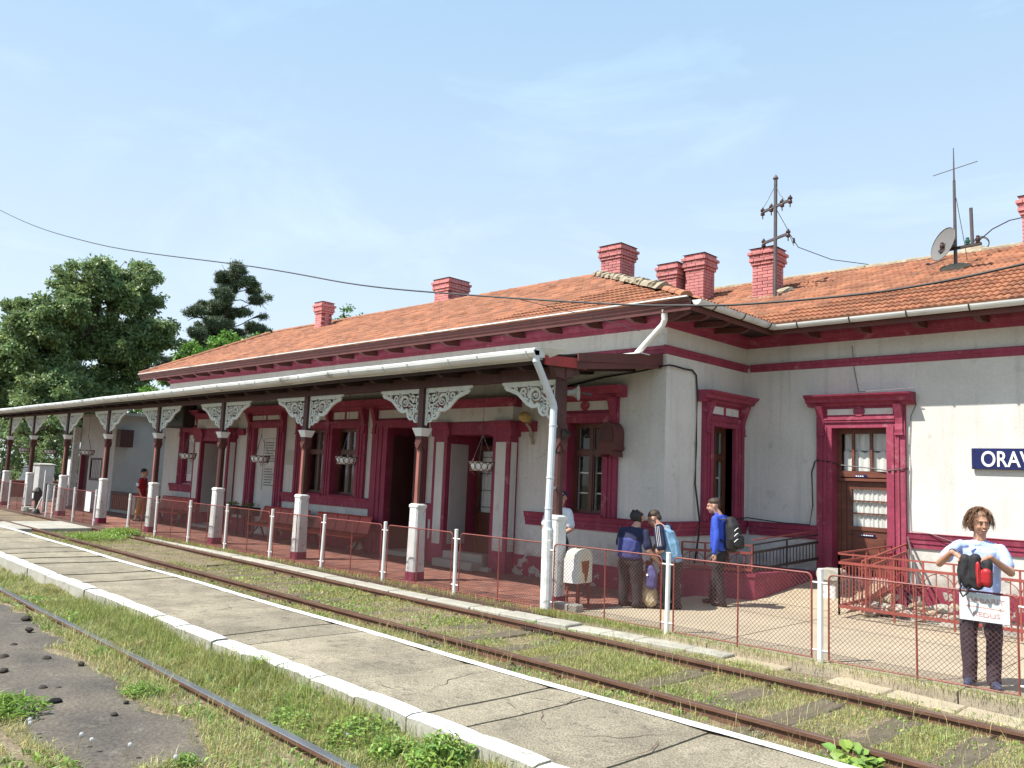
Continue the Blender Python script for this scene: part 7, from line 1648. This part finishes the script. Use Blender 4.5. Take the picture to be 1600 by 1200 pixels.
b=MB(); b.tube([(-.05,0,.32),(-.02,0,.45),(.03,0,.32)],.010,5); b.obj('bag_handle',M['bag'],t)
t=thing('carrier_bag','blue and red carrier bag on the ground behind the legs of the person in navy','bag',(-7.52,10.70,0))
b=MB(); sw(b,[(0,0,.22,.05,.05,.06),(.01,0,.40,.045,.05,.08)]); skinned(b,'bag_body','bagblue',t,.010,3,.010,14); b=MB(); sw(b,[(-.02,-.03,.15,.06,.04,.05),(-.03,-.02,.26,.045,.04,.04)]); skinned(b,'red_lining','bagred',t,.010,2,.012,16)
# ---- 4: man in royal blue shirt with backpack
B4=Vector((-6.90,11.92,0)); p=Person('man in a royal blue long sleeved shirt walking left past the ramp',B4); O4=p.o
def r4(x,y,z): return Vector((x,y,z))-B4
HF=frame(R(-62),R(8),0); hc=r4(-6.975,11.88,1.555)
b=MB(); head(b,hc,HF,1.02); sw(b,[(*(hc+Vector((.02,0,-.03))),.055),(*r4(-6.90,11.92,1.42),.06),(*r4(-6.88,11.93,1.30),.11,.13,.07),(*r4(-6.88,11.93,.9),.10,.13,.1)])
sA,sB=r4(-6.87,11.76,1.355),r4(-6.89,12.09,1.355)
arm_(b,sA,r4(-6.81,11.70,1.07),r4(-6.83,11.68,.83),(.045,.038,.027)); arm_(b,sB,r4(-6.90,12.14,1.08),r4(-7.0,12.12,.86),(.045,.038,.027)); hand(b,r4(-6.83,11.68,.82),frame(R(-95)),.45,1.0,1)
hand(b,r4(-7.0,12.12,.85),frame(R(-85)),.45,1.0,-1)
skinned(b,'body','skin',O4,.0085,4); face(O4,hc,HF,1.02,False)
b=MB(); b.ell(hc+HF@Vector((0,.018,.064)),(.085,.100,.070),12,9,rot=HF); b.ell(hc+HF@Vector((0,.085,.01)),(.062,.03,.06),10,7,rot=HF); skinned(b,'hair','hairs',O4,.008,2,.004,35)
b=MB(); sw(b,[(*sA,.062),(*r4(-6.89,11.92,1.39),.075,.10,.045),(*sB,.062)]); sw(b,[(*r4(-6.885,11.92,1.33),.115,.165,.07),(*r4(-6.89,11.92,1.12),.125,.165,.1),(*r4(-6.89,11.92,.90),.130,.160,.07)])
for s_,e_,w_ in ((sA,r4(-6.81,11.70,1.07),r4(-6.83,11.68,.84)),(sB,r4(-6.90,12.14,1.08),r4(-7.0,12.12,.87))): sw(b,[(*s_,.066),(*s_.lerp(e_,.5),.062),(*e_,.055),(*w_,.042)])
sw(b,[(*r4(-6.93,11.90,1.44),.05,.05,.015)]+[(*r4(-6.91,11.91,1.455),.062,.065,.016)])
skinned(b,'shirt','royal',O4,.010,4,.007,13,23)
legs_(O4,r4(-6.89,11.92,.84),[r4(-6.90,11.83,.78),r4(-6.88,12.01,.78)],[r4(-6.84,11.84,.43),r4(-6.99,12.0,.44)],[r4(-6.79,11.86,.09),r4(-7.04,12.0,.09)],'ktrou',.008,(.100,.072,.058),28)
shoe_(O4,r4(-6.79,11.86,.05),R(-80)); shoe_(O4,r4(-7.04,12.0,.05),R(-85))
t=thing('backpack','bulging black backpack with pale piping on the back of the man in the blue shirt','backpack',(-6.66,11.94,.86))
b=MB(); sw(b,[(-.02,0,.06,.10,.12,.07),(.02,0,.20,.13,.14,.12),(0,0,.38,.11,.13,.1),(-.04,0,.50,.07,.10,.05)]); sw(b,[(.12,0,.10,.06,.10,.06),(.12,0,.22,.06,.10,.06)]); skinned(b,'pack_body','bag',t,.010,4,.006,12)
for z in (.16,.25,.33): 
    b=MB(); b.tube([(.10+.04*math.sin(q*1.2),-.13+.03*q,z+.03*q+.02*math.sin(q*2)) for q in np.linspace(0,1.6,6)],.006,5); b.obj('piping',M['letter'],t)
b=MB(); b.tube([(-.05,-.11,.50),(-.20,-.16,.49),(-.27,-.14,.38),(-.20,-.15,.22),(-.08,-.13,.14)],.014,6); b.obj('shoulder_strap',M['bag'],t)
# ---- 5: person behind the nearest column
B5=Vector((-8.98,10.42,0)); p=Person('person in a white shirt mostly hidden behind the nearest column and rain pipe',B5); O5=p.o
def r5(x,y,z): return Vector((x,y,z))-B5
HF=frame(R(40),R(10)); hc=r5(-8.935,10.42,1.575); b=MB(); head(b,hc,HF,1.0); sw(b,[(*hc,.05),(*r5(-8.98,10.43,1.41),.058),(*r5(-8.99,10.43,1.25),.12,.09,.08),(*r5(-8.99,10.43,.95),.12,.09,.08)])
sA,sB=r5(-9.20,10.42,1.35),r5(-8.80,10.44,1.35); arm_(b,sA,r5(-9.26,10.38,1.08),r5(-9.05,10.2,.95)); arm_(b,sB,r5(-8.70,10.42,1.09),r5(-8.86,10.22,.96)); hand(b,r5(-9.05,10.2,.95),frame(R(20),R(50)),.7,1,1); hand(b,r5(-8.86,10.22,.96),frame(R(20),R(50)),.7,1,-1)
skinned(b,'body','tanskin',O5,.010,4); face(O5,hc,HF,1.0,False)
b=MB(); b.ell(hc+HF@Vector((0,.026,.055)),(.086,.095,.075),12,9,rot=HF); b.ell(hc+HF@Vector((0,-.075,.065)),(.06,.05,.012),10,5,rot=HF); skinned(b,'cap','navy',O5,.009,2)
b=MB(); sw(b,[(*sA,.068),(*r5(-9.0,10.43,1.37),.12,.10,.05),(*sB,.068)]); sw(b,[(*r5(-9.0,10.43,1.30),.20,.12,.07),(*r5(-9.0,10.43,1.12),.20,.13,.1),(*r5(-8.99,10.43,.95),.20,.13,.08)])
for s_,e_ in ((sA,r5(-9.26,10.38,1.08)),(sB,r5(-8.70,10.42,1.09))): sw(b,[(*s_,.07),(*s_.lerp(e_,.75),.075)])
skinned(b,'shirt','wshirt',O5,.012,4,.008,12,33)
legs_(O5,r5(-8.99,10.43,.88),[r5(-9.08,10.43,.82),r5(-8.90,10.43,.82)],[r5(-9.08,10.42,.46),r5(-8.90,10.42,.46)],[r5(-9.08,10.43,.09),r5(-8.88,10.43,.09)],'ktrou',.008,seed=38); shoe_(O5,r5(-9.08,10.43,.05),R(20)); shoe_(O5,r5(-8.88,10.43,.05),R(40))
t=thing('duffel_bag','glossy black bag with pale edging beside the hidden person in the white shirt','bag',(-8.77,10.30,.62))
b=MB(); sw(b,[(0,0,.05,.09,.07,.07),(0,0,.25,.10,.08,.12),(-.02,0,.42,.06,.05,.06)]); skinned(b,'bag_body','bag',t,.011,3,.006,12); b=MB(); b.tube([(-.08,-.07,.40),(.0,-.09,.33),(.05,-.09,.18),(.05,-.08,.05)],.008,5); b.obj('piping',M['letter'],t)
# ---- 6: man in the red shirt
B6=Vector((-27.1,10.95,0)); p=Person('man in a red shirt and mustard trousers standing by the far columns',B6); O6=p.o
def r6(x,y,z): return Vector((x,y,z))-B6
HF=frame(R(130),R(0)); hc=r6(-27.06,10.95,1.545); b=MB(); head(b,hc,HF,1.12); sw(b,[(*hc,.05),(*r6(-27.1,10.94,1.40),.058),(*r6(-27.11,10.95,1.2),.08,.08,.08)])
sA,sB=r6(-26.99,10.82,1.33),r6(-27.24,11.08,1.33); arm_(b,sA,r6(-26.99,10.78,1.02),r6(-26.88,10.86,.78)); arm_(b,sB,r6(-27.28,11.12,1.02),r6(-27.18,11.20,.8)); hand(b,r6(-26.88,10.86,.78),frame(R(130)),.4,1,1); hand(b,r6(-27.18,11.20,.78),frame(R(130)),.4,1,-1); skinned(b,'body','skin',O6,.013,3)
b=MB(); b.ell(hc+HF@Vector((0,.024,.055)),(.100,.112,.090),10,8,rot=HF); skinned(b,'hair','hairk',O6,.012,2)
b=MB(); sw(b,[(*sA,.06),(*sB,.06)]); [sw(b,[(*r6(-27.11+q,10.95-q,1.28),.085),(*r6(-27.12+q,10.95-q,1.0),.095),(*r6(-27.13+q,10.95-q,.80),.10)]) for q in (-.06,0,.06)]; sw(b,[(*sA,.062),(*sA.lerp(r6(-26.99,10.78,1.02),.8),.062)]); sw(b,[(*sB,.062),(*sB.lerp(r6(-27.28,11.12,1.02),.8),.062)]); skinned(b,'shirt','redshirt',O6,.014,3,.006,10)
b=MB(); b.box(-.09,.09,-.01,.01,-.05,.05); me=b.mesh('sleeve_patch',M['wshirt']); link('sleeve_patch',me,O6,loc=r6(-26.99,10.735,1.17))
legs_(O6,r6(-27.13,10.95,.76),[r6(-27.07,10.90,.72),r6(-27.19,11.01,.72)],[r6(-27.10,10.88,.40),r6(-27.16,11.02,.40)],[r6(-27.14,10.86,.28),r6(-27.16,11.02,.28)],'yellow',.006,(.095,.08,.075),48)
b=MB(); sw(b,[(*r6(-27.13,10.87,.36),.055),(*r6(-27.18,10.84,.06),.04)]); sw(b,[(*r6(-27.16,11.02,.36),.055),(*r6(-27.12,11.02,.06),.04)]); skinned(b,'bare_calves','tanskin',O6,.013,2); shoe_(O6,r6(-27.18,10.84,.05),R(130)); shoe_(O6,r6(-27.12,11.02,.05),R(130))
# ---- 7: person in the far doorway
B7=Vector((-24.46,12.35,.1)); p=Person('dark haired person leaning out of the far portal doorway',B7); O7=p.o
HF=frame(R(-70),R(5)); hc=Vector((-.10,-.02,1.47)); b=MB(); head(b,hc,HF,1.05); sw(b,[(*hc,.05),(.0,0,1.30,.058),(0,0,1.1,.11,.13,.1),(0,0,.8,.11,.13,.1)]); arm_(b,(0,-.2,1.2),(.02,-.23,.92),(-.05,-.22,.70)); hand(b,(-.05,-.22,.70),frame(R(-80)),.4,1,1); arm_(b,(0,.2,1.2),(.02,.23,.92),(-.05,.22,.70)); hand(b,(-.05,.22,.70),frame(R(-80)),.4,1,-1); skinned(b,'body','skin',O7,.013,3)
b=MB(); b.ell(hc+HF@Vector((0,.024,.05)),(.088,.096,.078),10,8,rot=HF); skinned(b,'hair','hairk',O7,.012,2)
b=MB(); sw(b,[(0,-.2,1.2,.07),(0,.2,1.2,.07)]); sw(b,[(0,0,1.15,.12,.19,.07),(0,0,.78,.13,.19,.07)]); sw(b,[(0,-.2,1.2,.07),(.02,-.23,.95,.06)]); sw(b,[(0,.2,1.2,.07),(.02,.23,.95,.06)]); skinned(b,'shirt','ktrou',O7,.014,3)
legs_(O7,(0,0,.78),[Vector((0,-.09,.74)),Vector((0,.09,.74))],[Vector((0,-.09,.42)),Vector((0,.09,.42))],[Vector((0,-.09,.09)),Vector((0,.09,.09))],'ktrou',.004); shoe_(O7,Vector((0,-.09,.05)),R(-90)); shoe_(O7,Vector((0,.09,.05)),R(-90))

bpy.data.scenes.remove(TS)
